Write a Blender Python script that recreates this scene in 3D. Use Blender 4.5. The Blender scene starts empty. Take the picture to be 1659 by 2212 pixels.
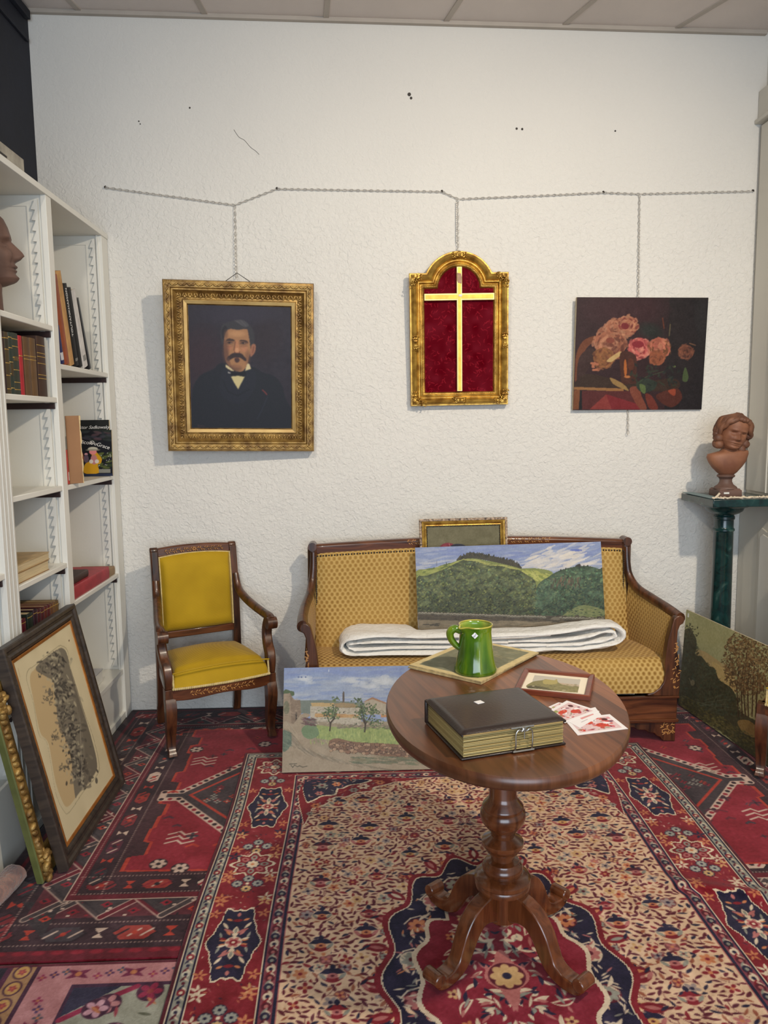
import bpy, bmesh, math, random
import numpy as np
from math import sin, cos, pi, radians, atan2, sqrt
from mathutils import Vector, Matrix

S = bpy.context.scene
random.seed(7); rng = np.random.default_rng(7)

# ------------------------------------------------------------------ camera, light, exposure
CAM_H, PITCH, YAW, ROLL = 1.5, radians(6.7), radians(2.0), radians(-0.7)
FPX, CX, CY = 1661.0, 829.5, 1106.0
_f = Vector((sin(YAW)*cos(PITCH), cos(YAW)*cos(PITCH), -sin(PITCH)))
_r0 = Vector((cos(YAW), -sin(YAW), 0)); _u0 = _r0.cross(_f)
_r = _r0*cos(ROLL) + _u0*sin(ROLL); _u = -_r0*sin(ROLL) + _u0*cos(ROLL)
cd = bpy.data.cameras.new('camera'); cam = bpy.data.objects.new('camera', cd); S.collection.objects.link(cam)
cam.matrix_world = Matrix(((_r.x, _u.x, -_f.x, 0), (_r.y, _u.y, -_f.y, 0), (_r.z, _u.z, -_f.z, CAM_H), (0, 0, 0, 1)))
cd.sensor_fit = 'VERTICAL'; cd.sensor_height = 36.0; cd.lens = FPX/2212*36.0; cd.clip_start = 0.05
S.camera = cam
S.view_settings.view_transform = 'Standard'; S.view_settings.look = 'None'
S.view_settings.gamma = 1.0; S.view_settings.use_curve_mapping = False
S.view_settings.exposure = 0.05

def ray(px, py):
    return _r*((px-CX)/FPX) + _u*(-(py-CY)/FPX) + _f
def onY(px, py, Y):
    d = ray(px, py); return Vector((0, 0, CAM_H)) + d*(Y/d.y)
def onX(px, py, X):
    d = ray(px, py); return Vector((0, 0, CAM_H)) + d*(X/d.x)
def onZ(px, py, Z=0.0):
    d = ray(px, py); return Vector((0, 0, CAM_H)) + d*((Z-CAM_H)/d.z)

w = bpy.data.worlds.new('world'); S.world = w; w.use_nodes = True
w.node_tree.nodes['Background'].inputs[0].default_value = (0.72, 0.84, 1.0, 1)
w.node_tree.nodes['Background'].inputs[1].default_value = 0.8

def area(name, loc, target, sx, sy, power, col, spread=180):
    l = bpy.data.lights.new(name, 'AREA'); l.shape = 'RECTANGLE'; l.size = sx; l.size_y = sy
    l.energy = power; l.color = col; l.spread = radians(spread)
    o = bpy.data.objects.new(name, l); S.collection.objects.link(o); o.location = loc
    o.rotation_euler = (Vector(target)-Vector(loc)).to_track_quat('-Z', 'Y').to_euler(); return o
area('shop_window_daylight', (0.2, -2.3, 1.5), (0.2, 3.0, 1.0), 3.2, 2.2, 120, (0.74, 0.86, 1.0))
def spot(name, loc, target, power, col, ang, blend, rad=.06):
    l = bpy.data.lights.new(name, 'SPOT'); l.energy = power; l.color = col; l.spot_size = radians(ang); l.spot_blend = blend; l.shadow_soft_size = rad
    o = bpy.data.objects.new(name, l); S.collection.objects.link(o); o.location = loc
    o.rotation_euler = (Vector(target)-Vector(loc)).to_track_quat('-Z', 'Y').to_euler(); return o
spot('ceiling_spot_right', (1.55, 0.7, 3.25), (0.30, 3.95, 0.75), 300, (1.0, 0.86, 0.68), 106, 1.0)
spot('ceiling_spot_left', (-0.75, 0.5, 3.3), (0.35, 3.95, 0.8), 110, (1.0, 0.90, 0.76), 84, 1.0)

# ------------------------------------------------------------------ helpers
def s2l(c):
    c = np.asarray(c, dtype=float)/255.0
    return np.where(c <= 0.04045, c/12.92, ((c+0.055)/1.055)**2.4)
def lin(c): return tuple(float(v) for v in s2l(c)) + (1.0,)

def link(name, me, mats, parent=None, smooth=False):
    o = bpy.data.objects.new(name, me)
    for m in (mats if isinstance(mats, (list, tuple)) else [mats]): me.materials.append(m)
    S.collection.objects.link(o)
    if parent is not None: o.parent = parent
    if smooth: me.polygons.foreach_set('use_smooth', [True]*len(me.polygons))
    return o
def empty(name, label, cat, loc=(0, 0, 0), rz=0.0, group=None, mw=None):
    o = bpy.data.objects.new(name, None); S.collection.objects.link(o); o.empty_display_size = 0.1
    if mw is not None: o.matrix_world = mw
    else: o.location = loc; o.rotation_euler = (0, 0, rz)
    o['label'] = label; o['category'] = cat
    if group: o['group'] = group
    return o
def tag(o, label, cat, group=None, kind=None):
    o['label'] = label; o['category'] = cat
    if group: o['group'] = group
    if kind: o['kind'] = kind
    return o
def struct(o):
    o['kind'] = 'structure'; return o

class MB:
    """collects simple shapes into one mesh"""
    def __init__(s): s.v = []; s.f = []; s.mi = []; s.m = Matrix.Identity(4); s.cur = 0
    def add(s, vs, fs):
        b = len(s.v)
        s.v += [tuple(s.m @ Vector(v)) for v in vs]
        s.f += [tuple(i+b for i in f) for f in fs]; s.mi += [s.cur]*len(fs); return s
    def box(s, a, b, rot=None):
        (x0, y0, z0), (x1, y1, z1) = a, b
        vs = [(x0,y0,z0),(x1,y0,z0),(x1,y1,z0),(x0,y1,z0),(x0,y0,z1),(x1,y0,z1),(x1,y1,z1),(x0,y1,z1)]
        if rot is not None:
            c = Vector(((x0+x1)/2, (y0+y1)/2, (z0+z1)/2)); vs = [tuple(c + rot @ (Vector(v)-c)) for v in vs]
        return s.add(vs, [(0,3,2,1),(4,5,6,7),(0,1,5,4),(1,2,6,5),(2,3,7,6),(3,0,4,7)])
    def loft(s, loops, cap=True, closed=False):
        n = len(loops[0]); vs = [p for l in loops for p in l]; fs = []
        m = len(loops)
        for i in range(m if closed else m-1):
            for j in range(n):
                a = i*n+j; b = i*n+(j+1) % n; c = ((i+1) % m)*n+(j+1) % n; d = ((i+1) % m)*n+j
                fs.append((a, b, c, d))
        if cap and not closed:
            fs.append(tuple(range(n-1, -1, -1))); fs.append(tuple((m-1)*n+j for j in range(n)))
        return s.add(vs, fs)
    def lathe(s, prof, seg=40, ctr=(0, 0), cap=True):
        loops = [[(ctr[0]+r*cos(2*pi*k/seg), ctr[1]+r*sin(2*pi*k/seg), z) for k in range(seg)] for r, z in prof]
        return s.loft(loops, cap)
    def tube(s, pts, rad, seg=8, flat=(1, 1), closed=False):
        pts = [Vector(p) for p in pts]; n = len(pts)
        if not isinstance(rad, (list, tuple)): rad = [rad]*n
        loops = []; up = None
        for i, p in enumerate(pts):
            if closed: t = pts[(i+1) % n]-pts[i-1]
            else: t = pts[min(i+1, n-1)]-pts[max(i-1, 0)]
            t.normalize()
            if up is None:
                up = Vector((0, 0, 1)) if abs(t.z) < 0.9 else Vector((1, 0, 0))
            up = up - t*up.dot(t)
            if up.length < 1e-5: up = t.orthogonal()
            up.normalize()
            sd = t.cross(up); r = rad[i]
            loops.append([tuple(p + sd*(r*flat[0]*cos(2*pi*k/seg)) + up*(r*flat[1]*sin(2*pi*k/seg))) for k in range(seg)])
        return s.loft(loops, not closed, closed)
    def strap(s, pts, th, w0, w1, axis='x'):
        """centre line in a 2-D plane with thickness th, extruded across w0..w1. axis x: pts are (y,z)"""
        n = len(pts)
        if not isinstance(th, (list, tuple)): th = [th]*n
        loops = []
        for i in range(n):
            a = Vector(pts[max(i-1, 0)]); b = Vector(pts[min(i+1, n-1)]); t = (b-a).normalized(); nn = Vector((-t.y, t.x))
            p = Vector(pts[i]); q0 = p+nn*th[i]/2; q1 = p-nn*th[i]/2
            W = [w0, w1] if not isinstance(w0, (list, tuple)) else [w0[i], w1[i]]
            quad = [(q0, W[0]), (q0, W[1]), (q1, W[1]), (q1, W[0])]
            if axis == 'x': loops.append([(w_, q.x, q.y) for q, w_ in quad])
            else: loops.append([(q.x, w_, q.y) for q, w_ in quad])
        return s.loft(loops)
    def prism(s, poly, z0, z1, plane='xy'):
        n = len(poly)
        def P(p, z): return {'xy': (p[0], p[1], z), 'xz': (p[0], z, p[1]), 'yz': (z, p[0], p[1])}[plane]
        vs = [P(p, z0) for p in poly]+[P(p, z1) for p in poly]
        fs = [tuple(range(n-1, -1, -1)), tuple(range(n, 2*n))]+[(i, (i+1) % n, n+(i+1) % n, n+i) for i in range(n)]
        return s.add(vs, fs)
    def ell(s, c, r, rot=None, su=12, sv=8):
        loops = []
        for i in range(1, sv):
            a = pi*i/sv
            loops.append([(sin(a)*cos(2*pi*k/su), sin(a)*sin(2*pi*k/su), -cos(a)) for k in range(su)])
        vs = [(0, 0, -1)]+[p for l in loops for p in l]+[(0, 0, 1)]
        c = Vector(c); out = []
        for p in vs:
            q = Vector((p[0]*r[0], p[1]*r[1], p[2]*r[2])); out.append(tuple(c+(rot @ q if rot else q)))
        fs = [(0, 1+(k+1) % su, 1+k) for k in range(su)]
        for i in range(sv-2):
            for k in range(su):
                fs.append((1+i*su+k, 1+i*su+(k+1) % su, 1+(i+1)*su+(k+1) % su, 1+(i+1)*su+k))
        t = len(vs)-1; b = 1+(sv-2)*su
        fs += [(t, b+k, b+(k+1) % su) for k in range(su)]
        return s.add(out, fs)
    def build(s, name, mats, parent=None, smooth=False, bevel=0, seg=2, sub=0, angle=35):
        me = bpy.data.meshes.new(name); me.from_pydata(s.v, [], s.f); 
        bm = bmesh.new(); bm.from_mesh(me); bmesh.ops.recalc_face_normals(bm, faces=bm.faces); bm.to_mesh(me); bm.free()
        me.polygons.foreach_set('material_index', s.mi)
        o = link(name, me, mats, parent, smooth or bevel > 0)
        if sub:
            m = o.modifiers.new('sub', 'SUBSURF'); m.levels = m.render_levels = sub
        if bevel:
            m = o.modifiers.new('bev', 'BEVEL'); m.width = bevel; m.segments = seg; m.limit_method = 'ANGLE'; m.angle_limit = radians(30)
            m.harden_normals = False
        if smooth or bevel:
            try:
                me.set_sharp_from_angle(angle=radians(angle))
            except Exception: pass
        return o

def crom(pts, n=8):
    """smooth curve through points"""
    P = [np.array(p, float) for p in pts]; P = [2*P[0]-P[1]]+P+[2*P[-1]-P[-2]]; out = []
    for i in range(1, len(P)-2):
        for k in range(n):
            t = k/n; a, b, c, d = P[i-1:i+3]
            out.append(tuple(0.5*((2*b)+(-a+c)*t+(2*a-5*b+4*c-d)*t*t+(-a+3*b-3*c+d)*t**3)))
    out.append(tuple(P[-2])); return out
def frame_loops(w, h, prof):
    """rectangular moulding, local x right, z up, -y front; prof: (inset, y)"""
    return [[(-w/2+d, y, -h/2+d), (w/2-d, y, -h/2+d), (w/2-d, y, h/2-d), (-w/2+d, y, h/2-d)] for d, y in prof]
def basis(TL, TR, BL, ctr=None):
    r = (TR-TL).normalized(); u = (TL-BL); u = (u-r*u.dot(r)).normalized(); y = u.cross(r)   # points away from the viewer
    c = ctr if ctr is not None else (TR+BL)/2
    return Matrix(((r.x, y.x, u.x, c.x), (r.y, y.y, u.y, c.y), (r.z, y.z, u.z, c.z), (0, 0, 0, 1)))

# ------------------------------------------------------------------ materials
def newmat(name):
    m = bpy.data.materials.new(name); m.use_nodes = True; return m, m.node_tree.nodes, m.node_tree.links
def mat(name, col, rough=0.6, metal=0.0, var=0.0, vs=6.0, bump=0.0, bs=60.0, bd=0.004, coat=0.0, spec=0.5, col2=None, stretch=(1, 1, 1), sheen=0.0, detail=4, bump2=0, bs2=400):
    m, N, L = newmat(name); b = N['Principled BSDF']
    b.inputs['Roughness'].default_value = rough; b.inputs['Metallic'].default_value = metal
    b.inputs['Specular IOR Level'].default_value = spec
    b.inputs['Coat Weight'].default_value = coat; b.inputs['Coat Roughness'].default_value = 0.15
    if sheen: b.inputs['Sheen Weight'].default_value = sheen
    tc = N.new('ShaderNodeTexCoord'); mp = N.new('ShaderNodeMapping'); mp.inputs['Scale'].default_value = stretch
    L.new(tc.outputs['Object'], mp.inputs[0])
    n = N.new('ShaderNodeTexNoise'); n.inputs['Scale'].default_value = vs; n.inputs['Detail'].default_value = detail
    L.new(mp.outputs[0], n.inputs['Vector'])
    r = N.new('ShaderNodeValToRGB'); c = np.array(lin(col)[:3])
    c2 = np.array(lin(col2)[:3]) if col2 is not None else c*(1-var)
    c1 = c if col2 is not None else np.clip(c*(1+var*0.5), 0, 1)
    r.color_ramp.elements[0].position = 0.35; r.color_ramp.elements[0].color = (*c2, 1)
    r.color_ramp.elements[1].position = 0.65; r.color_ramp.elements[1].color = (*c1, 1)
    L.new(n.outputs['Fac'], r.inputs[0]); L.new(r.outputs[0], b.inputs['Base Color'])
    if bump:
        n2 = N.new('ShaderNodeTexNoise'); n2.inputs['Scale'].default_value = bs; n2.inputs['Detail'].default_value = 5
        L.new(tc.outputs['Object'], n2.inputs['Vector'])
        bp = N.new('ShaderNodeBump'); bp.inputs['Strength'].default_value = bump; bp.inputs['Distance'].default_value = bd
        L.new(n2.outputs['Fac'], bp.inputs['Height']); L.new(bp.outputs[0], b.inputs['Normal'])
    return m
def woodmat(name, c1, c2, scale=4.0, axis=0, rough=0.35, coat=0.25, c3=None):
    m, N, L = newmat(name); b = N['Principled BSDF']; b.inputs['Roughness'].default_value = rough
    b.inputs['Coat Weight'].default_value = coat; b.inputs['Coat Roughness'].default_value = 0.12
    tc = N.new('ShaderNodeTexCoord'); mp = N.new('ShaderNodeMapping')
    sc = [scale*4]*3; sc[axis] = scale*0.5; mp.inputs['Scale'].default_value = sc
    L.new(tc.outputs['Object'], mp.inputs[0])
    n = N.new('ShaderNodeTexNoise'); n.inputs['Scale'].default_value = 1.6; n.inputs['Detail'].default_value = 8; n.inputs['Distortion'].default_value = 1.2
    L.new(mp.outputs[0], n.inputs['Vector'])
    r = N.new('ShaderNodeValToRGB'); e = r.color_ramp.elements
    e[0].position = 0.3; e[0].color = lin(c1); e[1].position = 0.7; e[1].color = lin(c2)
    if c3: x = e.new(0.5); x.color = lin(c3)
    L.new(n.outputs['Fac'], r.inputs[0]); L.new(r.outputs[0], b.inputs['Base Color'])
    bp = N.new('ShaderNodeBump'); bp.inputs['Strength'].default_value = 0.12; bp.inputs['Distance'].default_value = 0.002
    L.new(n.outputs['Fac'], bp.inputs['Height']); L.new(bp.outputs[0], b.inputs['Normal'])
    return m
def attrmat(name, rough=0.8, spec=0.3, bump=0.0, bs=300, bd=0.002, sheen=0.0, coat=0.0):
    m, N, L = newmat(name); b = N['Principled BSDF']; b.inputs['Roughness'].default_value = rough
    b.inputs['Specular IOR Level'].default_value = spec; b.inputs['Coat Weight'].default_value = coat
    if sheen: b.inputs['Sheen Weight'].default_value = sheen
    a = N.new('ShaderNodeAttribute'); a.attribute_name = 'Col'; L.new(a.outputs['Color'], b.inputs['Base Color'])
    if bump:
        tc = N.new('ShaderNodeTexCoord'); n2 = N.new('ShaderNodeTexNoise'); n2.inputs['Scale'].default_value = bs; n2.inputs['Detail'].default_value = 4
        L.new(tc.outputs['Object'], n2.inputs['Vector'])
        bp = N.new('ShaderNodeBump'); bp.inputs['Strength'].default_value = bump; bp.inputs['Distance'].default_value = bd
        L.new(n2.outputs['Fac'], bp.inputs['Height']); L.new(bp.outputs[0], b.inputs['Normal'])
    return m

# ------------------------------------------------------------------ a small painter: colours go onto the points of a fine grid
class Cv:
    def __init__(s, w, h, res, col, x0=0.0, y0=0.0):
        s.w, s.h, s.x0, s.y0 = w, h, x0, y0
        s.nx = int(round(w/res))+1; s.ny = int(round(h/res))+1
        s.xs = x0+np.linspace(0, w, s.nx); s.ys = y0+np.linspace(0, h, s.ny)
        s.c = np.empty((s.ny, s.nx, 3)); s.c[:] = col; s.T = None; s.e = w/(s.nx-1)
    def win(s, x0, x1, y0, y1):
        i0 = max(int((x0-s.x0)/s.w*(s.nx-1)), 0); i1 = min(int((x1-s.x0)/s.w*(s.nx-1))+2, s.nx)
        j0 = max(int((y0-s.y0)/s.h*(s.ny-1)), 0); j1 = min(int((y1-s.y0)/s.h*(s.ny-1))+2, s.ny)
        return i0, i1, j0, j1
    def put(s, i0, i1, j0, j1, a, col):
        if i1 <= i0 or j1 <= j0: return
        sub = s.c[j0:j1, i0:i1]; a = a[..., None]
        s.c[j0:j1, i0:i1] = sub*(1-a)+np.asarray(col, float)*a
    def homog(s, src, dst):
        A = []
        for (x, y), (u, v) in zip(src, dst):
            A += [[x, y, 1, 0, 0, 0, -u*x, -u*y, -u], [0, 0, 0, x, y, 1, -v*x, -v*y, -v]]
        s.T = np.linalg.svd(np.array(A, float))[2][-1].reshape(3, 3); return s
    def tr(s, P):
        P = np.asarray(P, float)
        if s.T is None: return P
        q = np.c_[P, np.ones(len(P))] @ s.T.T; return q[:, :2]/q[:, 2:]
    def poly(s, P, col, a=1.0):
        P = s.tr(P); x0, y0 = P.min(0); x1, y1 = P.max(0)
        i0, i1, j0, j1 = s.win(x0, x1, y0, y1)
        if i1 <= i0 or j1 <= j0: return s
        X = s.xs[i0:i1][None, :]; Y = s.ys[j0:j1][:, None]; m = np.zeros((j1-j0, i1-i0), bool)
        n = len(P)
        for k in range(n):
            ax, ay = P[k]; bx, by = P[(k+1) % n]
            if ay == by: continue
            c = (ay > Y) != (by > Y); xi = ax+(Y-ay)*(bx-ax)/(by-ay); m ^= c & (X < xi)
        s.put(i0, i1, j0, j1, m*a, col); return s
    def sm(s, P, col, a=1.0, n=5):
        P = list(P); m = len(P); Q = []
        for i in range(m):
            p0, p1, p2, p3 = (np.array(P[(i+k-1) % m], float) for k in range(4))
            for k in range(n):
                t = k/n; Q.append(0.5*((2*p1)+(-p0+p2)*t+(2*p0-5*p1+4*p2-p3)*t*t+(-p0+3*p1-3*p2+p3)*t**3))
        return s.poly(Q, col, a)
    def ell(s, x, y, rx, ry, col, ang=0.0, a=1.0, soft=0.0):
        if s.T is not None:
            th = np.linspace(0, 2*pi, 20, endpoint=False)
            if soft:
                for q in (1.0, 0.85, 0.7, 0.55, 0.4): s._ellp(x, y, rx*q, ry*q, ang, th, col, a*0.33)
            else: s._ellp(x, y, rx, ry, ang, th, col, a)
            return s
        R = max(rx, ry); i0, i1, j0, j1 = s.win(x-R, x+R, y-R, y+R)
        X = s.xs[i0:i1][None, :]-x; Y = s.ys[j0:j1][:, None]-y; c, d = cos(ang), sin(ang)
        u = (X*c+Y*d)/rx; v = (-X*d+Y*c)/ry; q = u*u+v*v
        m = np.clip((1-np.sqrt(q))*min(rx, ry)/s.e+0.5, 0, 1) if not soft else np.clip((1-q)/soft, 0, 1)
        s.put(i0, i1, j0, j1, m*a, col); return s
    def _ellp(s, x, y, rx, ry, ang, th, col, a):
        s.poly(np.c_[x+rx*np.cos(th)*cos(ang)-ry*np.sin(th)*sin(ang), y+rx*np.cos(th)*sin(ang)+ry*np.sin(th)*cos(ang)], col, a)
    def leaf(s, x, y, l, wd, ang, col, a=1.0, bend=0.0):
        R = l; i0, i1, j0, j1 = s.win(x-R, x+R, y-R, y+R)
        X = s.xs[i0:i1][None, :]-x; Y = s.ys[j0:j1][:, None]-y; c, d = cos(ang), sin(ang)
        u = (X*c+Y*d)/l; v = (-X*d+Y*c)/wd-bend*u*u; m = np.clip((1-u*u-np.abs(v))*wd/s.e+0.5, 0, 1)*(np.abs(u) < 1)
        s.put(i0, i1, j0, j1, m*a, col); return s
    def line(s, P, wd, col, a=1.0):
        P = s.tr(P)
        for (ax, ay), (bx, by) in zip(P[:-1], P[1:]):
            i0, i1, j0, j1 = s.win(min(ax, bx)-wd, max(ax, bx)+wd, min(ay, by)-wd, max(ay, by)+wd)
            if i1 <= i0 or j1 <= j0: continue
            X = s.xs[i0:i1][None, :]; Y = s.ys[j0:j1][:, None]; dx, dy = bx-ax, by-ay; L2 = dx*dx+dy*dy+1e-12
            t = np.clip(((X-ax)*dx+(Y-ay)*dy)/L2, 0, 1); d = np.hypot(X-ax-t*dx, Y-ay-t*dy)
            s.put(i0, i1, j0, j1, np.clip((wd/2-d)/s.e+0.5, 0, 1)*a, col)
        return s
    def rect(s, x0, x1, y0, y1, col, a=1.0):
        i0, i1, j0, j1 = s.win(x0, x1, y0, y1)
        X = s.xs[i0:i1][None, :]; Y = s.ys[j0:j1][:, None]
        m = (X >= x0) & (X <= x1) & (Y >= y0) & (Y <= y1); s.put(i0, i1, j0, j1, m*a, col); return s
    def flower(s, x, y, r, n, cp, cc, co=None, ang=0.0):
        if co is not None: s.ell(x, y, r*1.12, r*1.12, co)
        for k in range(n):
            t = ang+2*pi*k/n; s.ell(x+r*.6*cos(t), y+r*.6*sin(t), r*.42, r*.3, cp, t)
        s.ell(x, y, r*.28, r*.28, cc); return s
    def blur(s, n=1):
        for _ in range(n):
            p = np.pad(s.c, ((1, 1), (1, 1), (0, 0)), 'edge'); s.c = (p[:-2, 1:-1]+p[2:, 1:-1]+p[1:-1, :-2]+p[1:-1, 2:]+2*s.c)/6
        return s
    def noise(s, amp, cells, seed=0, mono=True):
        g = np.random.default_rng(seed); ny, nx = max(int(cells*s.h/s.w), 2)+2, cells+2
        ch = 1 if mono else 3; q = g.normal(size=(ny, nx, ch))
        xi = np.linspace(0, nx-1.001, s.nx); yi = np.linspace(0, ny-1.001, s.ny); x0 = xi.astype(int); y0 = yi.astype(int)
        fx = (xi-x0)[None, :, None]; fy = (yi-y0)[:, None, None]; fx = fx*fx*(3-2*fx); fy = fy*fy*(3-2*fy)
        v = (q[y0][:, x0]*(1-fx)+q[y0][:, x0+1]*fx)*(1-fy)+(q[y0+1][:, x0]*(1-fx)+q[y0+1][:, x0+1]*fx)*fy
        s.c = s.c+v*amp; return s
    def mesh(s, name, mapf, material, parent=None, skirt=None):
        """mapf(X, Y) -> (x, y, z) arrays; skirt: vector added under the rim"""
        X, Y = np.meshgrid(s.xs, s.ys); x, y, z = mapf(X, Y); V = np.stack([x+0*X, y+0*X, z+0*X], -1).reshape(-1, 3)
        ny, nx = s.ny, s.nx; I = np.arange(nx*ny).reshape(ny, nx)
        F = np.stack([I[:-1, :-1], I[:-1, 1:], I[1:, 1:], I[1:, :-1]], -1).reshape(-1, 4)
        col = np.c_[s2l(np.clip(s.c.reshape(-1, 3), 0, 255)), np.ones(nx*ny)]
        if skirt is not None:
            rim = np.concatenate([I[0, :-1], I[:-1, -1], I[-1, :0:-1], I[:0:-1, 0]])
            b = len(V); V = np.r_[V, V[rim]+np.array(skirt)]; n = len(rim); k = np.arange(n); kn = (k+1) % n
            F = np.r_[F, np.stack([rim[k], b+k, b+kn, rim[kn]], -1)]; col = np.r_[col, col[rim]*np.array([.6, .6, .6, 1])]
        me = bpy.data.meshes.new(name); me.vertices.add(len(V)); me.vertices.foreach_set('co', V.astype(np.float32).ravel())
        me.loops.add(F.size); me.loops.foreach_set('vertex_index', F.astype(np.int32).ravel())
        me.polygons.add(len(F)); me.polygons.foreach_set('loop_start', np.arange(0, F.size, 4, dtype=np.int32))
        me.polygons.foreach_set('use_smooth', np.ones(len(F), bool))
        a = me.attributes.new('Col', 'FLOAT_COLOR', 'POINT'); a.data.foreach_set('color', col.astype(np.float32).ravel())
        me.update(); me.validate(); return link(name, me, material, parent)

# ------------------------------------------------------------------ the room
W = 3.955
def plaster():
    m, N, L = newmat('rough_plaster'); b = N['Principled BSDF']; b.inputs['Roughness'].default_value = 0.85
    b.inputs['Specular IOR Level'].default_value = 0.25
    tc = N.new('ShaderNodeTexCoord'); n0 = N.new('ShaderNodeTexNoise'); n0.inputs['Scale'].default_value = 1.3; n0.inputs['Detail'].default_value = 3
    L.new(tc.outputs['Object'], n0.inputs['Vector'])
    r = N.new('ShaderNodeValToRGB'); r.color_ramp.elements[0].color = lin((216, 213, 206)); r.color_ramp.elements[1].color = lin((226, 223, 215))
    L.new(n0.outputs['Fac'], r.inputs[0]); L.new(r.outputs[0], b.inputs['Base Color'])
    n1 = N.new('ShaderNodeTexNoise'); n1.inputs['Scale'].default_value = 50; n1.inputs['Detail'].default_value = 6; n1.inputs['Distortion'].default_value = 0.9
    n2 = N.new('ShaderNodeTexNoise'); n2.inputs['Scale'].default_value = 5; n2.inputs['Detail'].default_value = 4
    for n in (n1, n2): L.new(tc.outputs['Object'], n.inputs['Vector'])
    ma = N.new('ShaderNodeMath'); ma.operation = 'MULTIPLY_ADD'; ma.inputs[1].default_value = 1.0
    L.new(n1.outputs['Fac'], ma.inputs[0])
    m2 = N.new('ShaderNodeMath'); m2.operation = 'MULTIPLY'; m2.inputs[1].default_value = 1.5; L.new(n2.outputs['Fac'], m2.inputs[0]); L.new(m2.outputs[0], ma.inputs[2])
    # the upper strip of the wall is smoother than the trowelled part below
    sx = N.new('ShaderNodeSeparateXYZ'); L.new(tc.outputs['Object'], sx.inputs[0])
    mr = N.new('ShaderNodeMapRange'); mr.inputs[1].default_value = 2.4; mr.inputs[2].default_value = 3.0; mr.inputs[3].default_value = 0.95; mr.inputs[4].default_value = 0.25
    L.new(sx.outputs['Z'], mr.inputs[0])
    bp = N.new('ShaderNodeBump'); bp.inputs['Distance'].default_value = 0.008
    L.new(mr.outputs[0], bp.inputs['Strength']); L.new(ma.outputs[0], bp.inputs['Height']); L.new(bp.outputs[0], b.inputs['Normal'])
    return m
M = {}
M['plaster'] = plaster()
M['navy'] = mat('navy_paint', (14, 18, 34), 0.7, var=0.25, bump=0.2, bs=30)
M['white'] = mat('white_paint', (224, 222, 213), 0.45, var=0.03, vs=3, bump=0.15, bs=90, bd=0.002)
M['white_grain'] = mat('white_grained_paint', (216, 214, 206), 0.5, var=0.05, vs=8, stretch=(6, 6, .4), bump=0.2, bs=70)
M['tile'] = mat('ceiling_tile', (214, 203, 194), 0.9, var=0.05, vs=3, bump=0.15, bs=200)
M['grid'] = mat('ceiling_bar', (178, 168, 156), 0.6, var=0.08)
M['floor'] = mat('old_floor', (52, 44, 40), 0.7, var=0.3)
M['white_wall'] = mat('white_wall_paint', (215, 212, 204), 0.8, var=0.04, bump=0.2, bs=40)
M['door'] = mat('door_paint', (206, 202, 190), 0.45, var=0.05, vs=2.5, bump=0.1)

struct(MB().box((-1.6, -2.6, -0.1), (2.9, W+0.1, 0.0)).build('floor', M['floor']))
struct(MB().box((-1.525, W, 0), (2.86, W+0.1, 3.6)).build('wall_back', M['plaster']))
struct(MB().box((-1.65, -2.6, 0), (-1.525, W+0.1, 3.6)).build('wall_left', M['navy']))
struct(MB().box((2.06, 3.4, 0), (2.86, W, 3.6)).build('wall_right', M['white_wall']))
struct(MB().box((2.75, -2.6, 0), (2.86, 3.4, 3.6)).build('wall_right', M['white_wall']))
def cz(x): return 3.457-0.0224*(x+1.53)
struct(MB().add([(-1.65, -2.6, cz(-1.65)), (2.9, -2.6, cz(2.9)), (2.9, W+.1, cz(2.9)), (-1.65, W+.1, cz(-1.65)),
                 (-1.65, -2.6, 3.7), (2.9, -2.6, 3.7), (2.9, W+.1, 3.7), (-1.65, W+.1, 3.7)],
                [(0, 1, 2, 3), (4, 7, 6, 5), (0, 4, 5, 1), (1, 5, 6, 2), (2, 6, 7, 3), (3, 7, 4, 0)]).build('ceiling', M['tile']))
g = MB()
for i, (x0, x1) in enumerate(((-1.30, -1.275), (-0.70, -0.684), (-0.10, -0.112), (0.495, 0.462), (1.085, 1.035), (1.65, 1.585))):
    for a, b_ in ((0, 1),):
        dx = (x0-x1)/0.15*1.2
        ya, yb = W-1.3, W-0.004; xa, xb = x1+dx*(1.3/1.2), x1
        z0, z1 = cz(xa), cz(xb)
        g.add([(xa-.013, ya, z0-.006), (xa+.013, ya, z0-.006), (xb+.013, yb, z1-.006), (xb-.013, yb, z1-.006),
               (xa-.013, ya, z0+.004), (xa+.013, ya, z0+.004), (xb+.013, yb, z1+.004), (xb-.013, yb, z1+.004)],
              [(0, 1, 2, 3), (4, 7, 6, 5), (0, 4, 5, 1), (1, 5, 6, 2), (2, 6, 7, 3), (3, 7, 4, 0)])
struct(g.build('trim_1', M['grid']))
g = MB()
g.add([(-1.52, W-.024, cz(-1.52)-.018), (2.04, W-.024, cz(2.04)-.018), (2.04, W-.001, cz(2.04)-.018), (-1.52, W-.001, cz(-1.52)-.018),
       (-1.52, W-.024, cz(-1.52)+.002), (2.04, W-.024, cz(2.04)+.002), (2.04, W-.001, cz(2.04)+.002), (-1.52, W-.001, cz(-1.52)+.002)],
      [(0, 1, 2, 3), (4, 7, 6, 5), (0, 4, 5, 1), (1, 5, 6, 2), (2, 6, 7, 3), (3, 7, 4, 0)])
struct(g.build('trim_2', M['grid']))
# navy pelmet beam with a seam, high on the left wall
g = MB().box((-1.524, 1.2, 3.30), (-1.512, W-.03, 3.315)).box((-1.524, 1.2, 3.40), (-1.50, W-.03, 3.44))
struct(g.build('trim_3', M['navy'], bevel=.002))
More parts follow.
